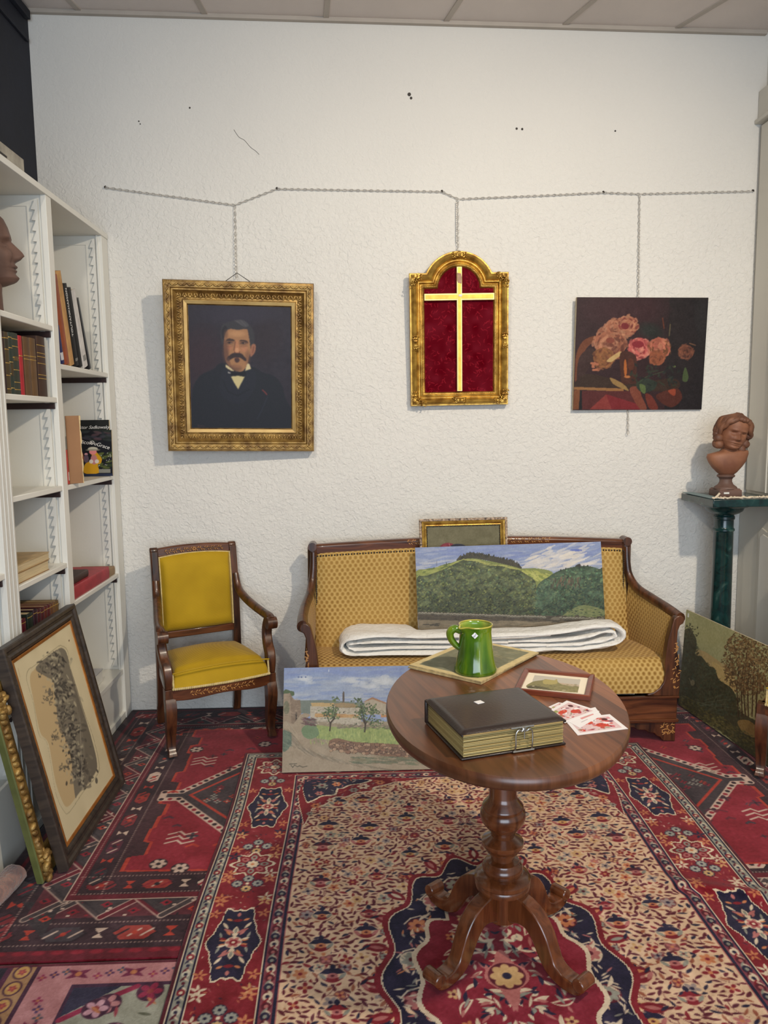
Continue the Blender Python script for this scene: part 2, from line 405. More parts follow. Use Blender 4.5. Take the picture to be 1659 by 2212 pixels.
# built-in panelled cupboard door on the right
g = MB()
g.box((2.02, 3.4, 2.965), (2.06, W-.002, 3.10)).box((2.005, 3.4, 2.945), (2.06, W-.002, 2.965))
g.box((2.042, 3.4, 0), (2.06, W-.002, 2.945))
struct(g.build('trim_4', M['door'], bevel=.003))
d = MB(); d.box((2.026, 3.42, 1.125), (2.042, W-.03, 2.93)).box((2.018, 3.66, 1.125), (2.026, 3.68, 2.93)).box((2.018, 3.72, 1.125), (2.026, 3.73, 2.93))
do = struct(d.build('door_1', M['door'], bevel=.002))
d = MB(); d.box((2.012, 3.42, 0.02), (2.042, W-.004, 1.105)); 
do2 = struct(d.build('door_2', M['door'], bevel=.003))
d = MB().prism([(3.74, .18), (3.74, .93), (3.71, .955), (3.66, .94), (3.6, .955), (3.5, .96), (3.46, .96), (3.46, .18)], 2.003, 2.012, 'yz')
struct(d.build('panel_moulding', M['door'], do2, bevel=.004))
d = MB().prism([(3.715, .21), (3.715, .91), (3.69, .925), (3.64, .915), (3.52, .93), (3.49, .93), (3.49, .21)], 1.999, 2.004, 'yz')
struct(d.build('inner_panel', M['white'], do2, bevel=.002))

# nails, plugs and a hair crack in the plaster
M['dark_metal'] = mat('dark_metal', (60, 55, 52), 0.5, 0.8)
M['hole'] = mat('plug_dark', (70, 64, 60), 0.9)
k = MB()
for px, py, r in ((410, 233, 2), (884, 204, 4), (888, 212, 3), (1116, 278, 2.6), (1128, 279, 2.6), (1329, 283, 2), (300, 262, 1.6), (303, 268, 1.4), (588, 745, 1.4)):
    p = onY(px, py, W); q = r*0.0022; k.ell((p.x, W-.001, p.z), (q, .003, q), su=8, sv=6)
struct(k.build('trim_5', M['hole'], smooth=True))
k = MB(); c = crom([(505, 280), (516, 296), (528, 303), (541, 318), (552, 326), (560, 334)], 4)
k.tube([(onY(x, y+random.uniform(-1, 1), W).x, W, onY(x, y, W).z) for x, y in c], .0011, 5)
struct(k.build('trim_6', M['hole']))

# ------------------------------------------------------------------ bookcase
bc = empty('bookcase', 'tall white painted bookcase with toothed shelf racks against the navy wall', 'bookcase', (-1.205, 3.0, 0))
bi = Matrix.Translation((1.205, -3.0, 0))
def bbox(name, parts, m=None, bev=.0015, **k):
    o = MB(); o.m = bi
    for a, b_ in parts: o.box(a, b_)
    return o.build(name, M[m or 'white'], bc, bevel=bev, **k)
XF, XB = -1.205, -1.505
bbox('top_board', [((XB, 1.9, 2.403), (XF+.004, 3.947, 2.427))])
bbox('back_panel', [((XB-.012, 1.9, 0.02), (XB, 3.945, 2.405))], 'white')
bbox('upright', [((XF-.022, 3.862, 0.0), (XF, 3.945, 2.403)), ((XB, 3.868, 0.0), (XF-.022, 3.888, 2.403)), ((XF-.026, 3.854, 0), (XF-.016, 3.864, 2.403))])
bbox('upright', [((XF-.022, 3.193, 0.0), (XF, 3.246, 2.403)), ((XB, 3.20, 0.0), (XF-.022, 3.238, 2.403))])
bbox('upright', [((XF-.022, 2.632, 0.0), (XF, 2.728, 2.403)), ((XB, 2.64, 0.0), (XF-.022, 2.72, 2.403)), ((XF, 2.652, .02), (XF+.003, 2.66, 2.4)), ((XF, 2.68, .02), (XF+.003, 2.69, 2.4)), ((XF, 2.71, .02), (XF+.003, 2.718, 2.4))], 'white_grain')
bbox('upright', [((XB, 1.9, 0.0), (XF, 1.94, 2.403))])
M['cleat'] = mat('cleat_dark_brown', (44, 22, 20), 0.5, var=0.2)
for y0, y1, zs in ((3.240, 3.866, (1.752, 1.252, 0.757)), (2.722, 3.198, (1.897, 1.613, 1.254, 0.934, 0.52)), (1.942, 2.638, (1.897, 1.5, 1.0, .52))):
    for z in zs:
        bbox('shelf', [((XB, y0, z-.021), (XF-.003, y1, z))], bev=.003)
        for ys in ((y0, y0+.014), (y1-.014, y1)):
            bbox('cleat', [((XB+.005, ys[0], z-.046), (XF-.012, ys[1], z-.022))], 'cleat')
def rack(y, s, n=52):
    o = MB(); o.m = bi; poly = [(-1.238, 0.28)]
    z = 0.28
    poly2 = []
    for i in range(n):
        poly2 += [(-1.262, z), (-1.259, z+.010), (-1.250, z+.028), (-1.247, z+.039)]; z += .0405
    poly = [(-1.236, .28)]+[(-1.236, z)]+poly2[::-1]
    o.prism(poly, y, y+s*.007, 'xz'); o.build('toothed_rack', M['white'], bc)
    o = MB(); o.m = bi; o.prism([(x-.222 if x < -1.24 else -1.47, zz) for x, zz in poly], y, y+s*.007, 'xz'); o.build('toothed_rack', M['white'], bc)
rack(3.861, -1); rack(3.193, -1); rack(3.246, 1); rack(2.632, -1); rack(2.728, 1)
for y, s in ((3.868, -1), (3.20, -1)):
    bbox('panel_bead', [((-1.283, y-.004, .30), (-1.279, y+.001, 2.36)), ((-1.48, y-.004, .30), (-1.476, y+.001, 2.36)), ((-1.48, y-.004, 2.36), (-1.279, y+.001, 2.364))], bev=0)
bbox('plinth', [((XF-.03, 2.728, .0), (XF-.018, 3.862, .245)), ((XF-.02, 2.728, .0), (XF-.004, 3.862, .035)), ((XB, 2.728, .235), (XF-.006, 3.862, .258)), ((XB, 1.94, .235), (XF-.006, 2.64, .258)), ((XF-.012, 1.94, .0), (XF+.001, 2.634, .292))])

# ------------------------------------------------------------------ rugs (patterns woven point by point)
CR, MR, NV, BG, SG, OR, PK, IV = (126, 20, 32), (84, 14, 30), (30, 22, 50), (216, 184, 152), (140, 140, 128), (196, 124, 82), (176, 106, 102), (214, 196, 170)
M['rug'] = attrmat('woven_wool', 0.95, 0.1, bump=0.5, bs=420, bd=0.003, sheen=0.15)

def cream_rug():
    x0, x1, y0, y1 = -0.52, 1.285, 0.95, 3.365
    mx, my = (x0+x1)/2, 1.90
    c = Cv(x1-x0, y1-y0, 0.0031, CR, x0, y0); R = random.Random(3)
    def sx(x, y): return [(x, y), (2*mx-x, y)]           # left/right symmetry
    # outer guard, main border, inner guard, field
    def band(d0, d1, col):   # ring between two insets (top, left, right)
        c.rect(x0+d0, x1-d0, y0-1, y1-d0, col)
    band(0, 0, MR); band(.012, 0, IV); band(.015, 0, NV); band(.021, 0, SG); band(.048, 0, NV); band(.054, 0, IV); band(.057, 0, CR)
    band(.236, 0, IV); band(.239, 0, NV); band(.247, 0, (128, 60, 72)); band(.281, 0, NV); band(.289, 0, PK); band(.293, 0, BG)
    def guard(d, r, cols, seed):
        y = y1-d-.02; k = 0
        while y > y0:
            for X in (x0+d, x1-d):
                f = cols[k % len(cols)]
                c.ell(X, y, r, r*1.1, f[0]); c.ell(X, y, r*.45, r*.5, f[1])
                c.leaf(X-r*.3, y-.017, r*1.2, r*.35, 1.0, f[2]); c.leaf(X+r*.5, y-.021, r*.9, r*.3, -.9, IV)
            y -= .034; k += 1
        X = x0+d+.02; k = 0
        while X < x1-d:
            f = cols[k % len(cols)]; Y = y1-d
            c.ell(X, Y, r*1.1, r, f[0]); c.ell(X, Y, r*.5, r*.45, f[1]); c.leaf(X+.017, Y, r*1.2, r*.35, .5, f[2]); X += .034; k += 1
    guard(.0345, .0115, [((190, 186, 168), NV, MR), (SG, MR, NV), (CR, IV, NV), (SG, NV, MR)], 1)
    guard(.264, .013, [(IV, NV, CR), (MR, PK, SG), (NV, SG, MR)], 2)
    # main border
    def sprig(x, y, s=1, col=OR):
        for k in range(5):
            t = R.random()*.5+2*pi*k/5; c.leaf(x+.011*s*cos(t), y+.011*s*sin(t), .012*s, .004*s, t, col)
        c.ell(x, y, .004*s, .004*s, CR)
    def speck(x, y, wx, wy, n):
        for _ in range(n):
            c.leaf(x+R.uniform(-wx, wx), y+R.uniform(-wy, wy), R.uniform(.004, .009), .0018, R.uniform(0, pi), R.choice([IV, PK, OR, NV, SG]), .85)
    def cart(x, y, hor=False):
        P = []
        for k in range(48):
            t = 2*pi*k/48; r = 1+.10*cos(6*t)+.05*cos(12*t)
            a, b = .066*r*cos(t), .150*r*sin(t); P.append((a, b))
        def tp(P, q): return [(x+(p[1] if hor else p[0])*q, y+(p[0] if hor else p[1])*q) for p in P]
        c.poly(tp(P, 1.07), IV); c.poly(tp(P, 1.02), NV)
        for sgn in (1, -1):
            for u, v, l, w_, an, col in ((0, .045, .026, .010, 1.57, IV), (.02, .05, .02, .006, .6, PK), (-.02, .05, .02, .006, -.6, PK), (.033, .075, .018, .005, 1.0, IV), (-.033, .075, .018, .005, -1.0, IV),
                                         (0, .098, .016, .007, 0, CR), (.025, .102, .011, .005, .5, OR), (-.025, .102, .011, .005, -.5, OR), (0, .125, .010, .006, 1.57, PK), (.04, .03, .016, .004, 1.3, SG), (-.04, .03, .016, .004, -1.3, SG), (.03, .01, .012, .005, 0, OR), (-.03, .01, .012, .005, 0, OR)):
                v *= sgn; an *= sgn
                if hor: c.leaf(x+v, y+u, l, w_, pi/2-an, col)
                else: c.leaf(x+u, y+v, l, w_, an, col)
        for k in range(10):
            t = 2*pi*k/10+.3; a_, b_ = .034*cos(t), .034*sin(t)*1.5
            c.leaf(x+(b_ if hor else a_), y+(a_ if hor else b_), .013, .0045, (pi/2-t if hor else t), [IV, PK, SG, OR, CR][k % 5])
        c.flower(x, y, .022, 6, PK, OR, IV)
        c.ell(x, y, .012, .012, CR); c.ell(x, y, .005, .005, IV)
    def cross4(x, y):
        c.ell(x, y, .05, .035, MR, a=.35)
        for dx, dy in ((.033, 0), (-.033, 0), (0, .027), (0, -.027)): c.flower(x+dx, y+dy, .017, 8, (156, 156, 146) if dx or dy > 0 else (196, 160, 110), NV, NV)
        c.ell(x, y, .006, .006, IV)
    def big(x, y):
        for r, col in ((1.0, IV), (.86, CR)):
            P = [(x+.068*r*(1+.16*cos(8*k*2*pi/64))*cos(k*2*pi/64), y+.068*r*(1+.16*cos(8*k*2*pi/64))*sin(k*2*pi/64)) for k in range(64)]; c.poly(P, col)
        for k in range(8):
            t = k*pi/4; c.ell(x+.040*cos(t), y+.040*sin(t), .015, .011, PK if k % 2 else SG, t); c.ell(x+.040*cos(t), y+.040*sin(t), .006, .005, CR, t)
        c.flower(x, y, .022, 8, IV, OR, NV)
    bxm = .146
    for X in (x0+bxm, x1-bxm):
        y = 2.865
        c_y = [2.865-.79*k for k in range(3)]
        for yy in c_y:
            speck(X, yy-.4, .08, .38, 150)
            cart(X, yy); cross4(X, yy-.285+.0); big(X, yy-.395); cross4(X, yy-.505)
            for s_ in (-1, 1):
                for q in (.19, .21, .30, .345, .45, .48, .58, .60): sprig(X+s_*.068, yy-q, 1.15, R.choice([OR, (200, 150, 100), IV, OR, NV]))
                for q in (-.12, .12): sprig(X+s_*.073, yy+q*1.1, 1.0, OR)
        big(X, 3.21); speck(X, 3.2, .08, .08, 40); cross4(X, 3.08)
    Y = y1-bxm; x = x0+.42
    speck(mx, Y, .75, .08, 260); k = 0
    while x < x1-.3:
        (cart(x, Y, True), 0) if k % 2 else big(x, Y)
        for s_ in (-1, 1): sprig(x+.12, Y+s_*.065, 1.1)
        x += .235; k += 1
    # field: dense small leaves, flowers and stems on beige
    fx0, fx1, fy1 = x0+.295, x1-.295, y1-.295
    fw = (fx1-fx0)/2
    def infield(x, y, m=0): return fx0+m < x < fx1-m and y < fy1-m
    def med(x, y, q=1.0):   # inside the central medallion outline
        dx, dy = (x-mx)/(.335*q), (y-my)/(.56*q); r = sqrt(dx*dx+dy*dy); t = atan2(dy, dx)
        return r < 1+.045*cos(12*t)
    for _ in range(260):       # thin stems
        x = R.uniform(fx0, mx); y = R.uniform(y0, fy1); a = R.uniform(-.5, .5); P = []
        for k in range(6): P.append((x+k*.011*cos(a+k*.16), y+k*.011*sin(a+k*.16)))
        for q in (P, [(2*mx-u, v) for u, v in P]): c.line(q, .0022, (120, 60, 62), .8)
    step = .0232; j = 0; y = fy1-.01
    while y > y0:
        x = fx0+.008+(step/2 if j % 2 else 0)
        while x < mx:
            px, py = x+R.uniform(-.006, .006), y+R.uniform(-.005, .005)
            a = R.choice([.15, -.15, .8, -.8, .35, -.4, 1.5])+R.uniform(-.2, .2); l = R.uniform(.0095, .0160); wd = R.uniform(.0036, .0058)
            col = R.choice([MR, MR, MR, CR, NV, (86, 26, 42), MR, (150, 84, 60)]); bd = R.uniform(-.6, .6)
            c.leaf(px, py, l, wd, a, col, .95, bd); c.leaf(2*mx-px, py, l, wd, pi-a, col, .95, bd)
            x += step
        y -= step*.80; j += 1
    cols = [(PK, OR), (OR, CR), (SG, MR), (CR, OR), ((150, 134, 130), NV), ((200, 160, 110), MR)]
    for _ in range(250):
        x = R.uniform(fx0+.02, mx-.01); y = R.uniform(y0, fy1-.02); cp, cc = R.choice(cols); r = R.uniform(.013, .021)
        n = R.choice([4, 5, 6]); co = R.choice([BG, BG, (120, 60, 62)]); an = R.random()
        for X in (x, 2*mx-x): c.ell(X, y, r*1.25, r*1.1, (206, 174, 142)); c.flower(X, y, r, n, cp, cc, co, an)
    for yy in (2.85, 2.70, 2.55, 2.38, 2.2, 2.05, 1.9, 1.75, 1.6):     # big palmettes
        for q in (.06, .21, .36, .49):
            X, Yq = mx-q-R.uniform(-.04, .04), yy+R.uniform(-.05, .05); c1, c2, c3 = R.choice([MR, CR, NV]), R.choice([SG, PK, (170, 150, 120)]), R.choice([OR, (206, 160, 96), PK]); z_ = R.uniform(.75, 1.15)
            if not infield(X, Yq, .05): continue
            for Xs in (X, 2*mx-X):
                c.ell(Xs, Yq, .040*z_, .032*z_, BG); c.leaf(Xs, Yq+.018*z_, .036*z_, .012*z_, 0, c1, 1, -.6); c.leaf(Xs, Yq-.016*z_, .030*z_, .010*z_, 0, CR, 1, .7)
                for sg in (-1, 1): c.leaf(Xs+sg*.027*z_, Yq-.002, .017*z_, .006*z_, sg*.9, c2); c.leaf(Xs+sg*.020*z_, Yq+.022*z_, .012*z_, .004*z_, -sg*.7, NV)
                c.ell(Xs, Yq, .015*z_, .011*z_, c3); c.ell(Xs, Yq, .005, .004, MR); c.leaf(Xs, Yq+.034, .012, .008, 1.57, NV)
    # corner spandrels
    for sgn in (1, -1):
        def F(P): return [((fx0+a if sgn > 0 else fx1-a), fy1-b) for a, b in P]
        red = [(0, 0), (.46, 0), (.42, .022), (.36, .03), (.31, .055), (.27, .07), (.26, .10), (.20, .11), (.16, .14), (.11, .145), (.075, .20), (.03, .22), (.015, .30), (0, .33)]
        c.sm(F([(p[0]*1.04, p[1]*1.05) for p in red]), IV); c.sm(F(red), CR)
        nvp = [(0, 0), (.24, 0), (.225, .03), (.17, .045), (.14, .07), (.12, .075), (.11, .12), (.06, .13), (.03, .16), (0, .165)]
        c.sm(F([(p[0]*1.06, p[1]*1.06) for p in nvp]), IV); c.sm(F(nvp), NV)
        for a, b, r, cc in ((.06, .045, .024, SG), (.12, .035, .02, OR), (.05, .11, .018, PK), (.23, .06, .026, IV), (.19, .09, .02, SG), (.30, .03, .02, OR), (.10, .17, .018, IV), (.04, .21, .02, OR), (.36, .015, .014, PK), (.02, .27, .014, SG)):
            p = F([(a, b)])[0]; c.flower(p[0], p[1], r, 6, cc, MR)
        for _ in range(60):
            p = F([(R.uniform(0, .3), R.uniform(0, .2))])[0]; c.leaf(p[0], p[1], .012, .003, R.uniform(0, 3), R.choice([IV, SG, PK, OR]), .8)
    # medallion
    def blob(rx, ry, n, amp, col, ph=0):
        c.poly([(mx+rx*(1+amp*cos(n*2*pi*k/180+ph))*cos(2*pi*k/180), my+ry*(1+amp*cos(n*2*pi*k/180+ph))*sin(2*pi*k/180)) for k in range(180)], col)
    for k in range(28):
        t = 2*pi*k/28; X, Yq = mx+.355*cos(t), my+.59*sin(t)
        c.leaf(X, Yq, .038, .018, t, CR); c.leaf(X, Yq, .022, .007, t, R.choice([OR, SG, PK, IV])); c.leaf(X+.03*cos(t+.1), Yq+.03*sin(t+.1), .016, .005, t+.8, NV)
    blob(.340, .570, 14, .055, CR); blob(.322, .551, 14, .055, IV); blob(.318, .546, 14, .055, NV)
    for k in range(18):
        t = 2*pi*(k+.5)/18; X, Yq = mx+.255*cos(t), my+.44*sin(t)
        c.flower(X, Yq, .030, 7, [PK, OR, SG][k % 3], MR, MR if k % 2 else IV); c.line([(X-.04, Yq+.01), (X-.02, Yq+.035), (X+.01, Yq+.045), (X+.035, Yq+.03)], .005, IV)
        c.leaf(X+.02, Yq+.04, .025, .006, t+1.2, IV, 1, .8); c.leaf(X-.02, Yq-.035, .022, .006, t-1, BG, 1, -.8)
    for _ in range(420):
        t = R.random()*2*pi; q = R.uniform(.62, .98); c.leaf(mx+.3*q*cos(t), my+.52*q*sin(t), R.uniform(.008, .016), .003, R.random()*3, R.choice([IV, IV, PK, OR, SG]))
    P = []
    for k in range(160):
        t = 2*pi*k/160; r = 1+.22*abs(cos(2*t))**.8-.06*cos(16*t); P.append((.19*r*cos(t), .36*r*sin(t)))
    c.poly([(mx+a*1.06, my+b*1.04) for a, b in P], IV); c.poly([(mx+a, my+b) for a, b in P], (130, 26, 44))
    for k in range(16):
        t = 2*pi*k/16; X, Yq = mx+.14*cos(t), my+.27*sin(t)
        c.leaf(X, Yq, .035, .012, t+.6, IV, 1, .8); c.leaf(X, Yq, .028, .006, t+.6, (130, 26, 44), 1, .9)
        c.flower(mx+.155*cos(t+.2), my+.30*sin(t+.2), .018, 5, [OR, SG, (200, 160, 110)][k % 3], MR)
    for _ in range(120):
        t = R.random()*pi-pi/2; q = R.uniform(.15, .9); l, wd, an, bd, cc = R.uniform(.010, .026), R.uniform(.004, .007), R.random()*3, R.uniform(-.9, .9), R.choice([SG, IV, NV, PK, IV])
        for sg in (1, -1): c.leaf(mx+sg*.18*q*cos(t), my+.34*q*sin(t), l, wd, an if sg > 0 else pi-an, cc, 1, bd*1)
    blob(.05, .085, 4, .2, PK); c.flower(mx, my, .045, 8, (196, 160, 110), NV, MR)
    c.noise(7, 60, 5).noise(5, 300, 6); c.c *= np.array([.97, .955, .94])
    def mp(X, Y):
        z = .0125+0*X
        # a low wrinkle near the right edge, as in the picture
        dd = (Y-2.27)+.35*(X-1.05); z = z+.012*np.exp(-(dd/.035)**2)*np.clip((X-.80)/.3, 0, 1)
        z = z+.006*np.exp(-((Y-1.62+.2*(X-1))/.06)**2)*np.clip((X-.7)/.3, 0, 1)
        return X+.006*np.sin(Y*5.0)*np.clip(np.abs(X-mx)/.9, 0, 1)+np.clip((2.25-Y)/.03, 0, 1)*np.clip((X-.85)/.15, 0, 1)*.016, Y, z
    return tag(c.mesh('rug', mp, M['rug'], skirt=(0, 0, -.0055)), 'beige rug of dense little flowers with a crimson border, under the round table', 'rug')
cream_rug()

def tribal_rug():
    x0, x1, y0, y1 = -1.2, 1.985, 2.03, 3.95
    DK, RD, R2, CHR, WH, O2 = (40, 20, 26), (138, 22, 38), (100, 16, 30), (52, 44, 48), (200, 178, 158), (176, 56, 36)
    c = Cv(x1-x0, y1-y0, .0037, DK, x0, y0); R = random.Random(11)
    wx0, wx1 = -1.035, 1.83       # outside of the white band
    def ring(d, col): c.rect(wx0+d, wx1-d, y0+.19+d, y1-.13-d, col)
    c.rect(x0, x1, y0, y0+.03, R2)
    c.rect(x0+.03, x1-.03, y0+.03, y1-.02, R2)
    c.rect(x0+.045, x1-.045, y0+.045, y1-.03, (52, 28, 34))
    def dots(xa, ya, xb, yb, col=WH, st=.012):
        n = int(max(abs(xb-xa), abs(yb-ya))/st)
        for k in range(n): c.ell(xa+(xb-xa)*k/n, ya+(yb-ya)*k/n, .0028, .0028, col, a=.8)
    # outer border: octagons, lozenges and bow ties
    def octo(x, y, hor, col, ln=.062, wd=.03):
        P = [(-ln, 0), (-ln*.6, wd), (ln*.6, wd), (ln, 0), (ln*.6, -wd), (-ln*.6, -wd)]
        T = (lambda q: [(x+(a if hor else b)*q, y+(b if hor else a)*q) for a, b in P])
        c.poly(T(1.15), DK); c.poly(T(1), col)
        for a in (-.3, 0, .3):
            c.line([(x+(a-.12)*ln*2 if hor else x-wd*.5, y-wd*.5 if hor else y+(a-.12)*ln*2), (x+(a+.12)*ln*2 if hor else x+wd*.5, y+wd*.5 if hor else y+(a+.12)*ln*2)], .007, R.choice([DK, RD, WH]))
        c.ell(x, y, .009, .009, R.choice([O2, DK]))
    def bow(x, y, hor, col, s=.02):
        for sg in (1, -1):
            c.poly([(x, y), (x+s*.9, y+sg*s*1.1), (x-s*.9, y+sg*s*1.1)] if hor else [(x, y), (x+sg*s*1.1, y+s*.9), (x+sg*s*1.1, y-s*.9)], col)
    x = x0+.1; k = 0
    cs = [(120, 30, 34), (60, 50, 54), (150, 50, 40), (84, 34, 50), WH]
    while x < x1-.05:
        for Y in (y0+.115, y1-.09): octo(x, Y, True, cs[k % 5]); bow(x+.105, Y, True, WH if k % 2 else O2)
        x += .21; k += 1
    y = y0+.16; k = 0
    while y < y1-.1:
        for X in (x0+.11, x1-.1): octo(X, y, False, cs[k % 5]); bow(X, y+.105, False, WH if k % 2 else O2)
        y += .21; k += 1
    dots(x0+.04, y0+.07, x1-.04, y0+.07); dots(x0+.04, y0+.165, x1-.04, y0+.165)
    for X in (x0+.065, wx0-.03, x1-.06, wx1+.03): dots(X, y0+.05, X, y1-.03)
    k = 0; x = x0+.05
    while x < x1: c.ell(x, y0+.035, .02, .009, RD); x += .055
    # white trellis band
    ring(0, WH); ring(.006, (150, 126, 112)); B = .09
    # trellis drawn inside the band
    def trellis(ax, ay, bx, by, nx, ny, n):
        Lx, Ly = (bx-ax)/n, (by-ay)/n
        for k in range(n):
            px, py = ax+Lx*k, ay+Ly*k; qx, qy = px+Lx, py+Ly
            mx_, my_ = (px+qx)/2+nx*B, (py+qy)/2+ny*B
            for P, col in (([(px, py), (mx_, my_), (mx_-Lx*.99, my_-Ly*.99)], (50, 42, 44)), ([(px, py), (mx_, my_), (qx, qy)], (84, 24, 34))): c.poly(P, col, .9)
            for u, v, s_ in (((px+qx)/2+nx*B*.32, (py+qy)/2+ny*B*.32, 1), (px+nx*B*.7, py+ny*B*.7, 0)):
                c.poly([(u-.020, v), (u, v+.016), (u+.020, v), (u, v-.016)], RD if (k+s_) % 3 else O2); c.poly([(u-.008, v), (u, v+.007), (u+.008, v), (u, v-.007)], DK)
            for P in ([(px, py), (mx_, my_)], [(mx_, my_), (qx, qy)]):
                c.line(P, .027, WH); c.line(P, .019, R2 if k % 2 else (70, 58, 58)); 
            for _ in range(10):
                t, s_ = R.random(), R.uniform(.06, .94); u, v = px+Lx*t+nx*B*s_, py+Ly*t+ny*B*s_; c.rect(u-.005, u+.005, v-.004, v+.004, R.choice([WH, WH, DK, RD]))
    trellis(wx0+B*.5, y0+.19, wx1-B*.5, y0+.19, 0, 1, 15); trellis(wx0+B*.5, y1-.13, wx1-B*.5, y1-.13, 0, -1, 15)
    trellis(wx0, y0+.19, wx0, y1-.13, 1, 0, 9); trellis(wx1, y0+.19, wx1, y1-.13, -1, 0, 9)
    for d, col in ((B-.004, WH), (B, R2), (B+.024, (54, 26, 32))): ring(d, col)
    fx0, fx1, fy0, fy1 = wx0+.20, wx1-.20, y0+.41, y1-.35
    # inner border figures
    x = fx0-.02; k = 0
    while x < fx1+.05:
        for Y in (fy0-.055, fy1+.055): octo(x, Y, True, cs[(k*2) % 5], .05, .024); bow(x+.09, Y, True, WH if k % 3 else O2, .017)
        x += .18; k += 1
    y = fy0; k = 0
    while y < fy1+.03:
        for X in (fx0-.05, fx1+.05): octo(X, y, False, cs[(k*2+1) % 5], .05, .024); bow(X, y+.09, False, WH if k % 3 else O2, .017)
        y += .18; k += 1
    dots(fx0-.1, fy0-.1, fx1+.1, fy0-.1); dots(fx0-.1, fy0-.005, fx1+.1, fy0-.005); dots(fx0-.1, fy1+.1, fx1+.1, fy1+.1); dots(fx0-.1, fy1, fx1+.1, fy1)
    for X in (fx0-.095, fx0-.005, fx1+.005, fx1+.095): dots(X, fy0-.1, X, fy1+.1)
    # red field with stepped edges
    c.rect(fx0, fx1, fy0, fy1, (62, 30, 34))
    P = []
    for sx_, ax in ((1, fx0), (-1, fx1)):
        ys = np.linspace(fy0+.02, fy1-.02, 13) if sx_ > 0 else np.linspace(fy1-.02, fy0+.02, 13)
        for i, yy in enumerate(ys):
            q = ax+sx_*(.015+.055*abs(sin(i*1.3))); P += [(q, yy), (q, yy+(ys[1]-ys[0])*.9)]
    c.poly(P, O2); c.poly([(fx0+.5*(fx1-fx0)+(a-fx0-.5*(fx1-fx0))*.99, (fy0+fy1)/2+(b-(fy0+fy1)/2)*.985) for a, b in P], RD)
    cyy = 2.99
    for sg, ax in ((1, fx0+.03), (-1, fx1-.03)):        # the hooked lozenge at each end of the field
        T = [(ax, cyy-.03), (ax+sg*.07, cyy-.03), (ax+sg*.33, cyy-.33), (ax+sg*.75, cyy-.33), (ax+sg*.75, cyy+.33), (ax+sg*.33, cyy+.33), (ax+sg*.07, cyy+.03), (ax, cyy+.03)]
        c.poly(T, (60, 48, 50)); LN = [T[3], T[2], T[1], T[0], T[7], T[6], T[5], T[4]]
        c.line(LN, .030, WH); 
        for (a, b), (d, e) in zip(LN[:-1], LN[1:]):
            n = max(int(sqrt((a-d)**2+(b-e)**2)/.03), 1)
            for k in range(n+1): t = k/n; c.ell(a+(d-a)*t, b+(e-b)*t, .0095, .0095, RD if k % 2 else DK)
        IN = [(ax+sg*.11, cyy), (ax+sg*.35, cyy-.26)]; c.line(IN, .012, O2); c.line([(ax+sg*.11, cyy), (ax+sg*.35, cyy+.26)], .012, O2)
        for _ in range(34):
            u = R.uniform(.18, .6); v = R.uniform(-.8, .8)*(u-.1)*.8; c.flower(ax+sg*u, cyy+v, .015, 4, R.choice([RD, O2, SG, (120, 40, 44)]), WH if R.random() < .3 else DK)
    def hook(x, y, s, col):
        for q in (-1, 0, 1):
            c.line([(x-s, y+q*s*.6), (x-s*.2, y+q*s*.6+s*.35), (x+s*.2, y+q*s*.6-s*.1), (x+s, y+q*s*.6+s*.2)], .0085, col)
    for x, y in ((-.70, 3.30), (-.66, 2.66), (1.48, 3.1), (1.5, 2.7)): hook(x, y, .05, WH)
    for x, y in ((-.76, 3.43), (-.70, 2.50), (1.50, 2.56), (1.52, 3.3), (-.62, 2.47), (-.45, 3.47)): c.flower(x, y, .028, 6, WH, DK, DK)
    for _ in range(150):
        x, y = R.uniform(fx0+.06, fx1-.06), R.uniform(fy0+.04, fy1-.04)
        if abs(y-cyy) < .33 and (x > fx0+.1 and x < fx1-.1) and abs(y-cyy) < (min(x-fx0, fx1-x)-.05): continue
        col = R.choice([(76, 34, 46), (76, 34, 46), O2, (60, 52, 60), (100, 26, 36)]); r = R.uniform(.012, .024)
        if R.random() < .5: c.flower(x, y, r, 4, col, O2 if R.random() < .4 else DK)
        else: c.line([(x-r, y), (x, y+r*.7), (x+r, y)], .011, col)
    c.noise(9, 40, 15).noise(6, 400, 16); c.c *= np.array([.95, .92, .93])
    return tag(c.mesh('rug', lambda X, Y: (X, Y, .0065+0*X), M['rug'], skirt=(0, 0, -.006)), 'large dark red tribal rug with white trellis band, reaching the back wall', 'rug')
tribal_rug()

